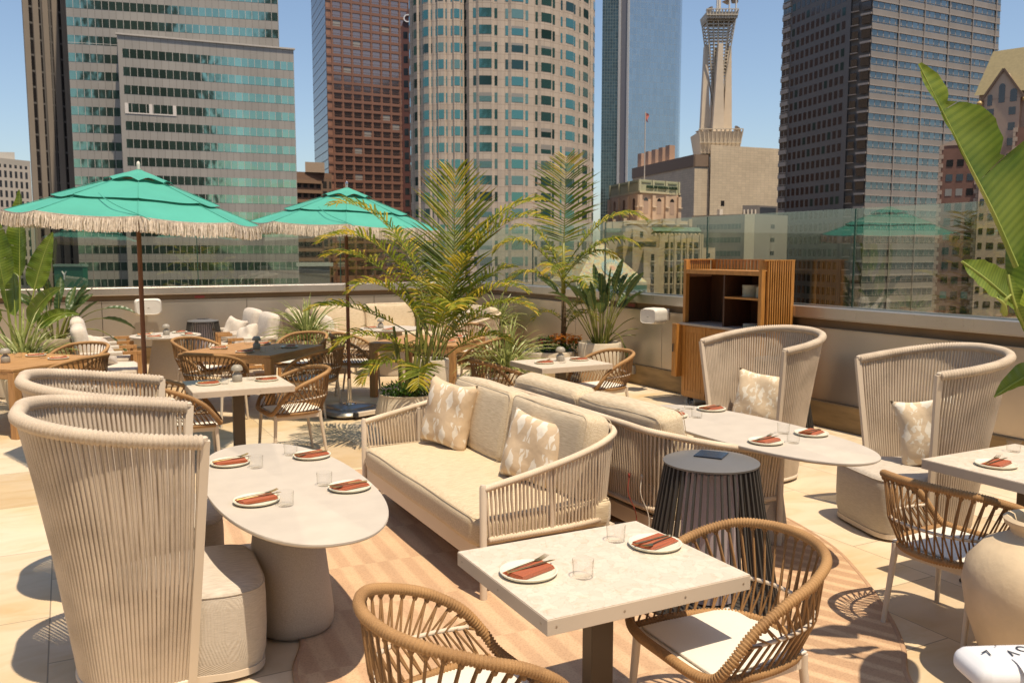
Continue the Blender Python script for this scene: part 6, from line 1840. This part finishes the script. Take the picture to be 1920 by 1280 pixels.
# 9 windowless beige block and its microwave mast ---------------------------------------
beige = uv_panels('beige_panels', (0.66, 0.54, 0.39), (0.42, 0.34, 0.25), 2.0, 1.0, 0.035, rough=0.8)
A, B2, C2 = XH(1184, 420), XH(1299, 360), XH(1327, 362)
E2 = XH(1453, 376)
b_ = Bld('windowless_block', 'windowless beige block below the lattice mast, right of centre', 'building', B2)
zl = zat(291, 360); b_.prism('w', [A, B2, C2, rad(C2, 60), rad(A, 20)], ZB, zl)
b_.prism('w', [C2-AWAY*1.5, E2-AWAY*1.5, rad(E2, 60), rad(C2, 60)], ZB, zat(272, 361))
fl = Face(b_, A, B2); fl.box('p', 0, fl.W, zl-4.5, zl+0.3, 0, 0.4); ff = Face(b_, B2, C2); ff.box('p', 0, ff.W-0.5, zl-4.5, zl+0.3, 0, 0.3)
fr = Face(b_, C2-AWAY*1.5, E2-AWAY*1.5); fr.win(5.6, 7.4, zat(386, 362), zat(376, 362), W['dark'], 0.05)
for i in range(5): q = XH(1201+13*i, 425-8*i); b_.mb('ch%d' % i).box(q-b_.P0+UP*(zat(302, 420)), (3.0, 3.0, 8))
b_.done({'w': ('wall', beige), 'p': ('parapet_band', mat('brown_parapet_band', (0.24, 0.17, 0.12), 0.8)), **{'ch%d' % i: ('chimney', bpy.data.materials.get('chimney_brick') or mat('chimney_brick', (0.36, 0.24, 0.18), 0.9)) for i in range(5)}})
D9 = 388; mc = XH(1337, D9); mpx = D9/FPX
t = thing('microwave_mast', 'tapering beige lattice mast with dishes on the windowless block', 'tower', mc); bm_ = mat('mast_concrete', (0.66, 0.55, 0.42), 0.75, var=0.05, scale=0.3); lm = mat('mast_steel', (0.52, 0.46, 0.37), 0.6)
zb, z1, z2, ztp = zat(262, D9), zat(248, D9), zat(88, D9), zat(32, D9)
def mp(dx, z, dy=0): return RIGHT*dx*mpx+AWAY*dy*mpx+UP*z
for (b0, b1, t0, t1, yy) in ((-30, -12, -25, -19, 0), (11, 28, 16, 23, 0), (-13, 9, -5.0, 3.0, -20), (-8, 8, -3, 3, 22)):
    k = MB(); v = []
    for (z, x0, x1) in ((z1-3, b0, b1), (z2, t0, t1)):
        for (x, y) in ((x0, yy-7), (x1, yy-7), (x1, yy+7), (x0, yy+7)): v.append(mp(x, z, y))
    k.add(v, [(0, 1, 5, 4), (1, 2, 6, 5), (2, 3, 7, 6), (3, 0, 4, 7), (4, 5, 6, 7)]); k.build('concrete_leg', bm_, t)
k = MB()
for i in range(30):
    u = i/29; z = lerp(lerp(z1, z2, 0.25), ztp, u); hw = lerp(4, 20, min(1, u*1.2)) if u < 0.72 else lerp(20, 27, (u-0.72)/0.28)
    for (a_, c_2) in (((-hw, -hw*0.8), (hw, -hw*0.8)), ((hw, -hw*0.8), (hw, hw*0.8)), ((hw, hw*0.8), (-hw, hw*0.8)), ((-hw, hw*0.8), (-hw, -hw*0.8))):
        k.bar(mp(a_[0], z, a_[1]), mp(c_2[0], z, c_2[1]), 0.35, 0.5)
for sx in (-1, -0.55, -0.2, 0.2, 0.55, 1):
    for sy in (-1, 1):
        k.bar(mp(6*sx, lerp(z1, z2, 0.3), 5*sy), mp(20*sx, z2, 16*sy), 0.4, 0.4); k.bar(mp(20*sx, z2, 16*sy), mp(27*sx, ztp, 21*sy), 0.4, 0.4)
k.build('lattice', lm, t)
def platform(zlo, zhi, wl, wh, name):
    k = MB(); v = []
    for (z, w_) in ((zlo, wl), (zhi, wh)):
        for (x, y) in ((-1, -1), (1, -1), (1, 1), (-1, 1)): v.append(mp(x*w_, z, y*w_))
    k.add(v, [(0, 1, 5, 4), (1, 2, 6, 5), (2, 3, 7, 6), (3, 0, 4, 7), (4, 5, 6, 7)])
    for i in range(11):
        x = -1+2*i/10
        k.bar(mp(x*wl*1.01, zlo, -wl*1.03), mp(x*wh*1.01, zhi+1.0, -wh*1.03), 0.4, 0.4)
    for z_, w_ in ((zhi+1.0, wh*1.02), ((zlo+zhi)/2, (wl+wh)/2*1.04)): k.bar(mp(-w_, z_, -w_*1.02), mp(w_, z_, -w_*1.02), 0.35, 0.35)
    k.build(name, lm, t)
platform(zat(292, D9), zat(252, D9), 33, 39, 'base_platform'); platform(zat(42, D9), zat(30, D9), 26, 28, 'top_platform')
dm = mat('dish_grey', (0.26, 0.21, 0.17), 0.7)
for (x, y, r_, el, az) in ((-20, 22, 7, 60, 150), (10, 5, 9, 65, 200), (24, 5, 8, 50, 20), (28, 26, 5, 30, 0), (-34, 248, 7, 75, 180), (-12, 244, 8, 78, 230), (6, 246, 9, 78, 260), (36, 244, 7, 45, 20), (0, -10, 6, 20, 250)):
    k = MB(); rot = dirv(az, el).to_track_quat('Z', 'Y').to_matrix(); k.lathe([(r_*0.15*mpx, -r_*0.9*mpx), (r_*0.6*mpx, -r_*0.4*mpx), (r_*mpx, 0.2), (r_*0.8*mpx, -0.2), (0, -1)], 20, mp(x, zat(y, D9), -14), rot=rot); k.build('dish', dm, t, smooth=40)
k = MB()
for sx in (-8, 14, 26): k.bar(mp(sx, ztp, -20), mp(sx, ztp+7, -20), 0.5, 0.5)
k.bar(mp(-8, ztp+7, -20), mp(14, ztp+7, -20), 0.5, 0.5); k.bar(mp(0, ztp, 0), mp(0, ztp+22, 0), 1.2, 1.2); k.build('top_frame', mat('white_mast_frame', (0.6, 0.56, 0.5), 0.6), t)
# flagpole
D10 = 268
t = thing('flagpole', 'thin flagpole with a small red white flag above the copper topped building', 'flagpole', XH(1206, D10)); p0 = Vector((0, 0, 0))
k = MB(); k.tube([UP*zat(340, D10), UP*zat(210, D10)], 0.16, 8); k.build('pole', mat('flagpole_paint', (0.5, 0.45, 0.4), 0.5), t)
k = MB(); zf = zat(212, D10)
rows = []
for i in range(7): rows.append([RIGHT*(0.15-0.25*math.sin(i*0.8)*0.6)+UP*(zf-0.42*i), RIGHT*(0.9+0.3*math.sin(i*1.1))+AWAY*0.2*math.sin(i)+UP*(zf-0.45*i-0.2)])
k.strip(rows); k.build('flag', mat('flag_red', (0.42, 0.12, 0.10), 0.8, var=0.5, scale=2.5), t)
# 10 brick building with copper crown -------------------------------------------------------
A, B2, C2 = XH(1143, 292), XH(1197, 266), XH(1270, 277)
b_ = Bld('copper_crowned_building', 'brick building with green copper crown and rooftop letters', 'building', B2)
poly = [A, B2, C2, rad(C2, 30), rad(A, 20)]; zc, zg = zat(361.5, 266), zat(336, 266)
b_.prism('w', poly, ZB, zc); b_.prism('c', [p*1.0 for p in poly], zc+0.6, zg)
big = [A+(A-B2).normalized()*1, B2+toC*1.0, C2+(C2-B2).normalized()*1, rad(C2, 30), rad(A, 20)]; b_.prism('k', big, zc, zc+0.6)
fa, fb = Face(b_, A, B2), Face(b_, B2, C2)
for f in (fa, fb):
    for i in range(4): u = f.W*i/3; f.box('pil', u-0.7, u+0.7, ZB, zc-0.6, 0, 0.7); f.box('cap2', u-0.85, u+0.85, zat(388, 266), zat(386.5, 266), 0.7, 1.1); f.box('cp%d' % (i+4*(f is fb)), u-0.35, u+0.35, zc+0.6, zg, 0.0, 0.35)
    for i in range(3):
        u = f.W*(i+0.5)/3
        f.win(u-1.0, u+1.0, zat(400, 266), zat(376, 266), W['dark'] if f is fa else bpy.data.materials.get('arch_blind') or mat('arch_blind', (0.38, 0.27, 0.2), 0.8), 0.05)
        k = b_.mb('arch'); c0 = f.pt(u, zat(376, 266), 0.06)-b_.P0
        k.add([c0]+[c0+f.d*math.cos(PI*j/10)*1.0+UP*math.sin(PI*j/10)*1.0 for j in range(11)], [(0, j, j+1) for j in range(1, 11)])
        f.box('pan', u-f.W/6+0.9, u+f.W/6-0.9, zg-0.9, zg-0.55, 0.0, 0.2)
b_.done({'w': ('wall', mat('pink_brick', (0.50, 0.36, 0.245), 0.85, var=0.08, scale=0.8)), 'c': ('copper_crown', mat('verdigris', (0.36, 0.36, 0.23), 0.75, var=0.12, scale=0.3)), 'k': ('cornice', mat('cornice', (0.48, 0.43, 0.28), 0.8)),
         'pil': ('pilasters', mat('brick_pilasters', (0.53, 0.39, 0.27), 0.85)), 'cap2': ('capitals', mat('capitals', (0.6, 0.5, 0.38), 0.8)), **{'cp%d' % i: ('crown_rib', bpy.data.materials.get('verdigris_ribs') or mat('verdigris_ribs', (0.40, 0.39, 0.26), 0.75)) for i in range(8)}, 'arch': ('arches', W['dark']), 'pan': ('crown_panels', mat('verdigris_panels', (0.22, 0.24, 0.15), 0.75))})
text_mesh('sign_letters', 'LUXURY RENTAL LOFTS', 1.28, mat('dark_green_letters', (0.03, 0.06, 0.035), 0.5), b_.t, fb.pt(fb.W*0.55, zat(350.5, 268), 0.35)-b_.P0, (PI/2, 0, fb.a), ext=0.25)
# 11 art deco block ---------------------------------------------------------------------------
deco = uv_panels('deco_limestone', (0.50, 0.385, 0.25), (0.42, 0.32, 0.21), 1.6, 0.8, 0.03, rough=0.85); copper = mat('ribbed_verdigris', (0.10, 0.17, 0.12), 0.7, var=0.35, scale=0.8)
b_ = Bld('art_deco_building', 'stepped limestone art deco building with copper eaves by service station', 'building', XH(1235, 232))
def blk(x0, x1, D, ytop, key='w', dep=16, xs=None):
    b_.prism(key, back(XH(x0, D), XH(x1, D+ (x1-x0)*0.05), dep), ZB, zat(ytop, D)); return Face(b_, XH(x0, D), XH(x1, D+(x1-x0)*0.05))
f = blk(1168, 1296, 250, 413); 
for i, x in enumerate((1170, 1215, 1242, 1268, 1292)): u = (x-1168)/128*f.W; f.box('w', u-0.5, u+0.5, zat(424, 250), zat(409.5, 250), 0, 0.6)
f.box('sh', 1, f.W-1, zat(420, 250), zat(418, 250), 0.0, 0.35)
f = blk(1130, 1168, 255, 416)
for x in (1132, 1150): u = (x-1130)/38*f.W; f.box('w', u-0.4, u+0.4, zat(430, 255), zat(411, 255), 0, 0.5)
f.box('cu', 0.5, f.W-1.0, zat(436, 255), zat(428, 255), 0, 0.8)
f = blk(1186, 1218, 242, 426); f.win(f.W*0.42, f.W*0.6, zat(445, 242), zat(434, 242), W['dark'])
f = blk(1207, 1237, 228, 464.5); f.box('dk', 0.2, f.W-0.8, zat(463, 228), zat(453, 228), -6, -0.5)
for j in range(4): f.win(f.W*0.46, f.W*0.66, zat(489+21.8*j, 228), zat(476.5+21.8*j, 228), W['dark']); f.box('sl', f.W*0.44, f.W*0.68, zat(491+21.8*j, 228), zat(489.5+21.8*j, 228), 0, 0.4)
f = blk(1236, 1318, 232, 440); sx = f.W/82
for (a_, c_2) in ((10.5, 15.5), (20, 25), (33, 38.5), (43, 48.5), (56, 60), (64, 73)):
    for j in range(5): f.win(a_*sx, c_2*sx, zat(466+21.8*j, 232), zat(454+21.8*j, 232), W['dark']); f.box('sl', a_*sx-0.1, c_2*sx+0.1, zat(468+21.8*j, 232), zat(466.5+21.8*j, 232), 0, 0.4)
for u in (0.5, 18, 28.5, 41, 52, 62, 76, 80): f.box('w', u*sx-0.25, u*sx+0.25, ZB, zat(438, 232), 0, 0.35)
nC = 26
k = b_.mb('cu')
fc = Face(b_, XH(1222, 236), XH(1311, 240))
for i in range(nC):
    u = fc.W*(i+0.5)/nC; k.tube([fc.pt(u, zat(438, 236), -0.6)-b_.P0, fc.pt(u, zat(433, 236), 1.0)-b_.P0, fc.pt(u, zat(427, 236), -0.4)-b_.P0], fc.W/nC*0.5, 6)
for i in range(12):
    u = fc.W*(i+0.5)/12; b_.mb('w').lathe([(0.55, 0), (0.5, 0.7), (0.1, 0.9)], 8, fc.pt(u, zat(443, 234), 0.8)-b_.P0)
f = blk(1317, 1341, 238, 464.5); f.win(f.W*0.35, f.W*0.6, zat(482, 238), zat(475, 238), W['dark'])
b_.done({'w': ('wall', deco), 'cu': ('copper_eaves', copper), 'sl': ('sills', mat('limestone_sills', (0.5, 0.42, 0.3), 0.8)), 'sh': ('moulding', mat('limestone_moulding', (0.55, 0.46, 0.33), 0.8)), 'dk': ('roof_plant', mat('dark_plant', (0.05, 0.045, 0.035), 0.8))})
# 12 tiled pyramid ---------------------------------------------------------------------------------
D12 = 190; A, C2 = XH(1080, D12), XH(1214, D12+5)
t = thing('tiled_pyramid_roof', 'colourful tiled pyramid roof tower beside the art deco building', 'building', A)
ce = (A+C2)/2; n_ = Vector((-(C2-A).y, (C2-A).x, 0)); zbs, zap = zat(529, 193), zat(448, 193)
pt4 = [A, C2, C2+n_, A+n_]; apx = ce+n_*0.5+UP*(zap); 
k = MB(); o = A.copy(); o.z = 0
for i in range(4):
    a_, c_2 = pt4[i]-o, pt4[(i+1) % 4]-o; k.face([a_+UP*zbs, c_2+UP*zbs, apx-o], [(0, 0), (1, 0), (0.5, 1)])
m, tt, p = new_mat('glazed_pyramid_tiles'); tcn = N(tt, 'TexCoord'); mpn = N(tt, 'Mapping', Scale=(24, 20, 1)); tt.links.new(tcn.outputs['UV'], mpn.inputs[0])
ck = N(tt, 'TexVoronoi', Scale=1.6); tt.links.new(mpn.outputs[0], ck.inputs['Vector']); sp_ = N(tt, 'SeparateColor'); tt.links.new(ck.outputs['Color'], sp_.inputs[0])
r_ = ramp(tt, sp_.outputs[0], [(0.0, (0.48, 0.36, 0.12)), (0.35, (0.44, 0.40, 0.22)), (0.6, (0.40, 0.22, 0.12)), (0.8, (0.26, 0.38, 0.34)), (1, (0.5, 0.44, 0.26))]); tt.links.new(r_.outputs[0], p.inputs['Base Color']); p.inputs['Roughness'].default_value = 0.5
k.build('tiled_roof', m, t)
k = MB()
up_f = (apx-o-(ce-o+UP*zbs)).normalized(); rt_ = (C2-A).normalized(); nf = rt_.cross(up_f); cc = ce-o+UP*zbs+up_f*((apx-o-(ce-o+UP*zbs)).length*0.31)+rt_*1.2+nf*0.15
for (r0, mi) in ((2.55, 0), (1.35, 1), (0.75, 2)):
    k.cur = mi; nf2 = nf*(0.05*(mi+1)); k.add([cc+nf2]+[cc+nf2+rt_*math.cos(2*PI*j/32)*r0+up_f*math.sin(2*PI*j/32)*r0 for j in range(32)], [(0, 1+j, 1+(j+1) % 32) for j in range(32)])
k.cur = 1
for j in range(18):
    a_ = 2*PI*j/18; d_ = rt_*math.cos(a_)+up_f*math.sin(a_); e_ = -rt_*math.sin(a_)+up_f*math.cos(a_)
    k.face([cc+nf*0.18+d_*1.2-e_*0.2, cc+nf*0.18+d_*1.2+e_*0.2, cc+nf*0.18+d_*2.35])
k.cur = 0; k.build('round_medallion', [mat('medallion_blue', (0.20, 0.32, 0.33), 0.5), mat('medallion_cream', (0.52, 0.46, 0.30), 0.5), mat('medallion_orange', (0.50, 0.26, 0.15), 0.5)], t)
k = MB(); q4 = [p_-o for p_ in pt4]
for (z0_, z1_, mi) in ((zbs-0.7, zbs, 0), (zbs-1.8, zbs-0.7, 1), (ZB, zbs-1.8, 2)): k.cur = mi; k.prism([(p_.x, p_.y) for p_ in q4], z0_, z1_)
k.cur = 3; fw_ = (C2-A).length
for i in range(14): k.bar(q4[0]+rt_*(fw_*(i+0.5)/14)+UP*(zbs-1.9)-n_.normalized()*0.08, q4[0]+rt_*(fw_*(i+0.5)/14)+UP*(zbs-9)-n_.normalized()*0.08, 0.5, 0.1)
k.cur = 0; k.build('drum', [mat('drum_cream', (0.52, 0.46, 0.3), 0.6), mat('drum_green', (0.10, 0.20, 0.15), 0.6), mat('drum_pale_blue', (0.33, 0.40, 0.40), 0.6), mat('drum_dark_blue', (0.06, 0.09, 0.13), 0.4)], t)
# 13 low grey block with ribbon windows -------------------------------------------------------------
P, Q = XH(1296, 262), XH(1395, 250)
b_ = Bld('ribbon_window_block', 'low grey block with two rows of ribbon windows and a cream pier', 'building', P); f = Face(b_, P, Q)
zt = zat(403, 256); Q3 = XH(1413, 249); Q4 = XH(1475, 262)
b_.prism('w', [P, Q, Q3, Q4, rad(Q4, 30), rad(P, 30)], ZB, zt)
for j in range(4): f.quad('g%d' % j, f.W*0.1, f.W-1.2, zat(430+25*j, 256), zat(420.5+25*j, 256), 0.05)
f2 = Face(b_, Q, Q3); f2.box('pier', 0, f2.W, ZB, zt, 0, 0.4)
f3 = Face(b_, Q3, Q4)
for j in range(4): f3.win(f3.W*0.48, f3.W*0.6, zat(428+25*j, 255), zat(421+25*j, 255), W['dark'])
ph = [XH(1390, 262), XH(1418, 262), XH(1456, 268), XH(1456, 285), XH(1390, 285)]; b_.prism('ph', ph, zt, zat(385, 262)); fp = Face(b_, XH(1390, 262), XH(1418, 262))
for i in range(4): fp.box('post', fp.W*(0.05+0.25*i), fp.W*(0.14+0.25*i), zt, zat(393, 262), 0, 0.5)
fq = Face(b_, XH(1418, 262), XH(1456, 268)); fq.quad('dkp', 1.2, fq.W-1, zt+0.6, zat(389, 264), 0.05); b_.mb('post').box(XH(1348, 258)-b_.P0+UP*(zt+0.8), (1.2, 1.2, 1.9))
nm = {'w': ('wall', mat('grey_green_wall', (0.25, 0.22, 0.175), 0.85, var=0.06, scale=0.2)), 'pier': ('cream_pier', mat('cream_pier', (0.58, 0.50, 0.36), 0.8)), 'ph': ('rooftop_plant', mat('plant_room', (0.14, 0.125, 0.115), 0.8)), 'post': ('rooftop_posts', mat('rooftop_posts', (0.6, 0.52, 0.42), 0.8)), 'dkp': ('louvre', mat('louvre_dark', (0.03, 0.035, 0.045), 0.5))}
rg_ = uv_window('ribbon_block_glass', (0.07, 0.12, 0.12), (0.12, 0.12, 0.1), 1.2, 50, 0.2, metal=0.5)
nm.update({'g%d' % j: ('window_band', rg_) for j in range(4)}); b_.done(nm)
# 14 two tone office tower --------------------------------------------------------------------------
A, B1, B2, E2 = XH(1455, 303), XH(1578, 268), XH(1617, 263), XH(1850, 290)
b_ = Bld('twin_faced_tower', 'big office tower, dark left face and banded grey right face', 'building', B2)
b_.prism('d', [A, B1, B1+AWAY*1.2, B2+AWAY*1.2, B2, E2, rad(E2, 45), rad(A, 20)], ZB, 120)
f = Face(b_, B2, E2); zr = zat(20, 265)
pan = uv_panels('grey_spandrels', (0.28, 0.25, 0.225), (0.30, 0.26, 0.22), 3.75, 50, 0.05, rough=0.6)
z0 = zat(150, 265); rows_ = [z0+4.05*i for i in range(-24, 20)]; rows_ = [h for h in rows_ if ZB+2 < h < 115]
for h in rows_:
    f.quad('r%d' % int(h+60), 0, f.W, h+2.2, h+4.05, 0.10); f.quad('g%d' % int(h+60), 0, f.W, h, h+2.2, 0.04)
    f.box('ledge', 0, f.W, h+2.15, h+2.35, 0.1, 0.35); f.box('ledge', 0, f.W, h+0.35, h+0.42, 0.05, 0.2)
for i in range(1, 6): f.box('ledge', f.W*i/5.2-0.12, f.W*i/5.2+0.12, ZB, 120, 0.1, 0.4)
fl = Face(b_, A, B1); n = 11; pw = (fl.W-7.0)/n
for h in rows_:
    for i in range(n):
        fl.win(5.0+pw*i+0.55, 5.0+pw*i+pw-0.5, h, h+2.35, rnd.choice([W['dark']]*7+[W['green3']]), 0.05)
    fl.quad('gl%d' % int(h+60), 0.3, 4.6, h, h+2.2, 0.04); fl.box('ledge', 0.2, 4.7, h-0.15, h+0.05, 0.05, 0.5); fl.box('ledge', 0.2, 4.7, h+2.2, h+3.6, 0.02, 0.5)
fc = Face(b_, B1+AWAY*0.2, B2+AWAY*0.2)
for h in rows_:
    fc.win(0.6, 2.6, h, h+2.3, W['dark'], 0.05); fc.box('ledge', 0.4, 2.8, h-0.15, h+0.05, 0.0, 0.6); fc.win(3.6, fc.W-0.3, h, h+2.3, W['dark'], 0.05); fc.box('ledge', 3.4, fc.W, h+2.4, h+3.0, 0, 0.5)
dkw = mat('dark_grey_precast', (0.13, 0.118, 0.112), 0.6, var=0.05, scale=0.2)
og = uv_window('office_ribbon_glass', (0.19, 0.225, 0.23), (0.28, 0.25, 0.22), 2.5, 50, 0.35, wob=0.04, metal=0.85, rough=0.12)
names = {'d': ('wall', dkw), 'ledge': ('ledges', mat('grey_ledges', (0.36, 0.31, 0.27), 0.6))}
names.update({k2: ('spandrel_band', pan) for k2 in b_.wall if k2[0] == 'r'}); names.update({k2: ('window_band', og) for k2 in b_.wall if k2[0] == 'g'})
b_.done(names)
# 15 gabled hotel with quoined brick block -----------------------------------------------------------
peach = uv_panels('peach_stucco', (0.50, 0.37, 0.27), (0.42, 0.30, 0.22), 2.2, 3.5, 0.05); brick = mat('red_brick_far', (0.20, 0.10, 0.07), 0.9, var=0.15, scale=0.5)
b_ = Bld('gabled_building', 'peach building with olive gabled roof and brick lower block at right edge', 'building', XH(1822, 205))
A, C2 = XH(1820, 207), XH(2050, 190)
f = Face(b_, A, C2); zt = zat(172, 207); b_.prism('w', back(A, C2, 26), ZB, zt)
o = b_.P0; nn = Vector((-f.d.y, f.d.x, 0)); zr_ = zat(98, 215)
b_.mb('roof').add([f.pt(-0.8, zt-1, 1.0)-o, f.pt(f.W, zt-1, 1.0)-o, f.pt(f.W, zr_, -10)-o, f.pt(-0.2, zr_, -10)-o, f.pt(-0.8, zt-1, -26)-o, f.pt(f.W, zt-1, -26)-o], [(0, 1, 2, 3), (3, 2, 5, 4)])
b_.mb('w').add([f.pt(0, zt, 0)-o, f.pt(0, zt, -25)-o, f.pt(0, zr_-0.4, -10)-o], [(0, 1, 2)])
m_px = 207/FPX
for cx in (1860, 1932, 2004):
    u = (cx-1820)*m_px*1.02; hw = 33*m_px*1.02; za2 = zat(136, 205)
    b_.mb('w').add([f.pt(u-hw, zt-2.5, 1.2)-o, f.pt(u+hw, zt-2.5, 1.2)-o, f.pt(u, za2, 1.2)-o, f.pt(u-hw, zt-2.5, -6)-o, f.pt(u+hw, zt-2.5, -6)-o, f.pt(u, za2, -6)-o], [(0, 1, 2), (0, 2, 5, 3), (1, 4, 5, 2)])
    f.box('w', u-hw*0.86, u+hw*0.86, ZB, zt-2.4, 0, 1.2)
    b_.mb('trim').bar(f.pt(u-hw-0.6, zt-3.2, 1.3)-o, f.pt(u, za2+0.3, 1.3)-o, 0.5, 0.5); b_.mb('trim').bar(f.pt(u+hw+0.6, zt-3.2, 1.3)-o, f.pt(u, za2+0.3, 1.3)-o, 0.5, 0.5)
    b_.mb('orb').lathe([(0, -0.6), (0.55, -0.3), (0.6, 0.1), (0.3, 0.5), (0, 0.6)], 10, f.pt(u-hw-0.3, zt-3.0, 1.6)-o)
    for dx, y0, y1, w_ in ((-20, 200, 183, 4), (-1, 196, 166, 5), (18, 196, 178, 5.5)):
        f.win(u+(dx-w_)*m_px, u+(dx+w_)*m_px, zat(y0, 205), zat(y1, 205), W['dark'], 1.26)
        c0 = f.pt(u+dx*m_px, zat(y1, 205), 1.27)-o; b_.mb('arch').add([c0]+[c0+f.d*math.cos(PI*j/8)*w_*m_px+UP*math.sin(PI*j/8)*w_*m_px for j in range(9)], [(0, j, j+1) for j in range(1, 9)])
    for j in range(14):
        for dx in (-18, 17):
            f.win(u+(dx-5.5)*m_px, u+(dx+5.5)*m_px, zat(220+28.5*j, 205), zat(206+28.5*j, 205), W['dark'], 1.26)
# brick block in front
P, Q = XH(1752, 200), XH(1828, 196)
g = Face(b_, P, Q); zk = zat(272, 198); b_.prism('b', back(P, Q, 12), ZB, zk)
b_.mb('w').add([g.pt(0, zk, 0.1)-o, g.pt(g.W, zk, 0.1)-o, g.pt(g.W, zat(232, 198), 0.1)-o, g.pt(0.6*g.W, zat(255, 198), 0.1)-o, g.pt(0, zat(272, 198), 0.1)-o], [(0, 1, 2, 3, 4)])
for j in range(13):
    for c in range(3): g.win(g.W*(0.19+0.26*c), g.W*(0.19+0.26*c)+1.35, zat(312+27.5*j, 198), zat(299+27.5*j, 198), rnd.choice([W['pale'], W['dark'], W['blind']]) if j < 3 else rnd.choice([W['dark'], W['dark'], W['green3'], W['green2']]), 0.06)
for e in (0, 1):
    for j in range(60): g.box('q', (0 if e == 0 else g.W)-(0.5 if j % 2 else 0.9)*(1 if e else 0), (0 if e == 0 else g.W)+(0.5 if j % 2 else 0.9)*(0 if e else 1), zk-1.0*(j+1)+0.08, zk-1.0*j, 0.0, 0.12)
P, Q = XH(1828.5, 195), XH(1886, 193); h_ = Face(b_, P, Q); b_.prism('w', back(P, Q, 8), ZB, zat(330, 195))
for j in range(11):
    for c, wd in ((0.06, 0.14), (0.34, 0.24), (0.72, 0.25)): h_.win(h_.W*c, h_.W*(c+wd), zat(412+27.5*(j-2), 194), zat(400+27.5*(j-2), 194), W['dark'] if j > 2 else W['pale'], 0.06)
P, Q = XH(1886.5, 193), XH(1990, 188); h_ = Face(b_, P, Q); b_.prism('b', back(P, Q, 8), ZB, zat(240, 193))
for j in range(60): h_.box('q', 0, (0.5 if j % 2 else 0.9), zat(240, 193)-1.0*(j+1)+0.08, zat(240, 193)-1.0*j, 0.0, 0.12)
for j in range(13):
    for c in range(3): h_.win(h_.W*(0.12+0.2*c), h_.W*(0.12+0.2*c)+1.4, zat(312+27.5*j, 192), zat(299+27.5*j, 192), W['pale'], 0.06)
b_.done({'w': ('wall', peach), 'b': ('brick_block', brick), 'q': ('quoins', mat('quoins', (0.42, 0.31, 0.23), 0.8)), 'roof': ('roof', mat('olive_roof', (0.20, 0.165, 0.085), 0.85, var=0.1, scale=1.5)), 'trim': ('gable_trim', mat('gable_trim', (0.17, 0.11, 0.07), 0.7)), 'orb': ('finials', mat('gold_orbs', (0.45, 0.3, 0.1), 0.5)), 'arch': ('arches', W['dark'])})
# 16 green Y sign ---------------------------------------------------------------------------------------
P, Q = XH(104, 60), XH(158, 59)
t = thing('rooftop_sign', 'green rooftop billboard with a white letter Y at the left', 'sign', P); o = P; zt = zat(500, 60)
d_ = (Q-P); d_.z = 0; wS = d_.length; d_.normalize(); a_ = math.atan2(d_.y, d_.x); rot = Matrix.Rotation(a_, 3, 'Z')
k = MB(); k.box(d_*wS/2+UP*(zt-3), (wS, 0.4, 6.0), rot=rot); k.build('panel', mat('sign_green', (0.03, 0.14, 0.09), 0.4, var=0.08, scale=0.6), t)
k = MB(); k.box(d_*wS/2+UP*(zt+0.1), (wS+0.06, 0.5, 0.16), rot=rot); k.build('top_trim', mat('sign_trim', (0.22, 0.32, 0.25), 0.5), t)
k = MB(); k.box(d_*wS/2+UP*(zt-26)+Vector((0, 0, 0)), (0.6, 0.3, 40), rot=rot); k.build('mast', mat('sign_mast', (0.1, 0.1, 0.1), 0.6), t)
text_mesh('letter', 'Y', 0.85, mat('sign_white', (0.75, 0.75, 0.70), 0.5), t, d_*wS*0.36+UP*(zat(517, 60))+Vector((d_.y, -d_.x, 0))*0.22, (PI/2, 0, a_), ext=0.02)
# 17 lower roofs glimpsed over the parapet between the towers -------------------------------------------
P, Q = XH(560, 150), XH(618, 152)
b_ = Bld('low_block', 'low dark block with pale roof edge between granite and banded towers', 'building', P); f = Face(b_, P, Q); zt = zat(494, 150); b_.prism('w', back(P, Q, 20), ZB, zt); f.box('e', -0.5, f.W+0.5, zt-0.5, zt+0.15, 0, 0.4)
b_.done({'w': ('wall', mat('low_block_wall', (0.12, 0.12, 0.10), 0.8)), 'e': ('roof_edge', mat('low_block_edge', (0.38, 0.40, 0.33), 0.7))})
# 18 the towers behind the viewer that the glass facades mirror ------------------------------------------
def slab(name, label, X, Y, w_, d_2, h, col, rz=0):
    c0 = RIGHT*X+AWAY*Y
    nm_ = mat(name+'_glass', (0.02, 0.02, 0.02), 0.5)
    t = thing(name, label, 'building', c0, rz-YAW); k = MB(); k.box((0, 0, (h+ZB)/2), (w_, d_2, h-ZB)); k.build('wall', mat(name+'_skin', col, 0.6, var=0.1, scale=0.05), t)
    k = MB()
    for i in range(int((h-ZB)/4)): k.box((0, 0, ZB+4*i+2.5), (w_+0.1, d_2+0.1, 2.0))
    k.build('window_band', nm_, t)
slab('dark_tower', 'dark tower seen only as the black reflection in main slab of the banded tower', -57, -90, 44, 30, 175, (0.035, 0.033, 0.03))
slab('dark_tower', 'dark tower seen only as the black reflection in front wing of banded tower', 46, -95, 52, 30, 158, (0.035, 0.033, 0.03))
slab('mirrored_block', 'dark block seen only as the reflection low in the granite tower', 262, 118, 170, 50, 150, (0.06, 0.04, 0.03))
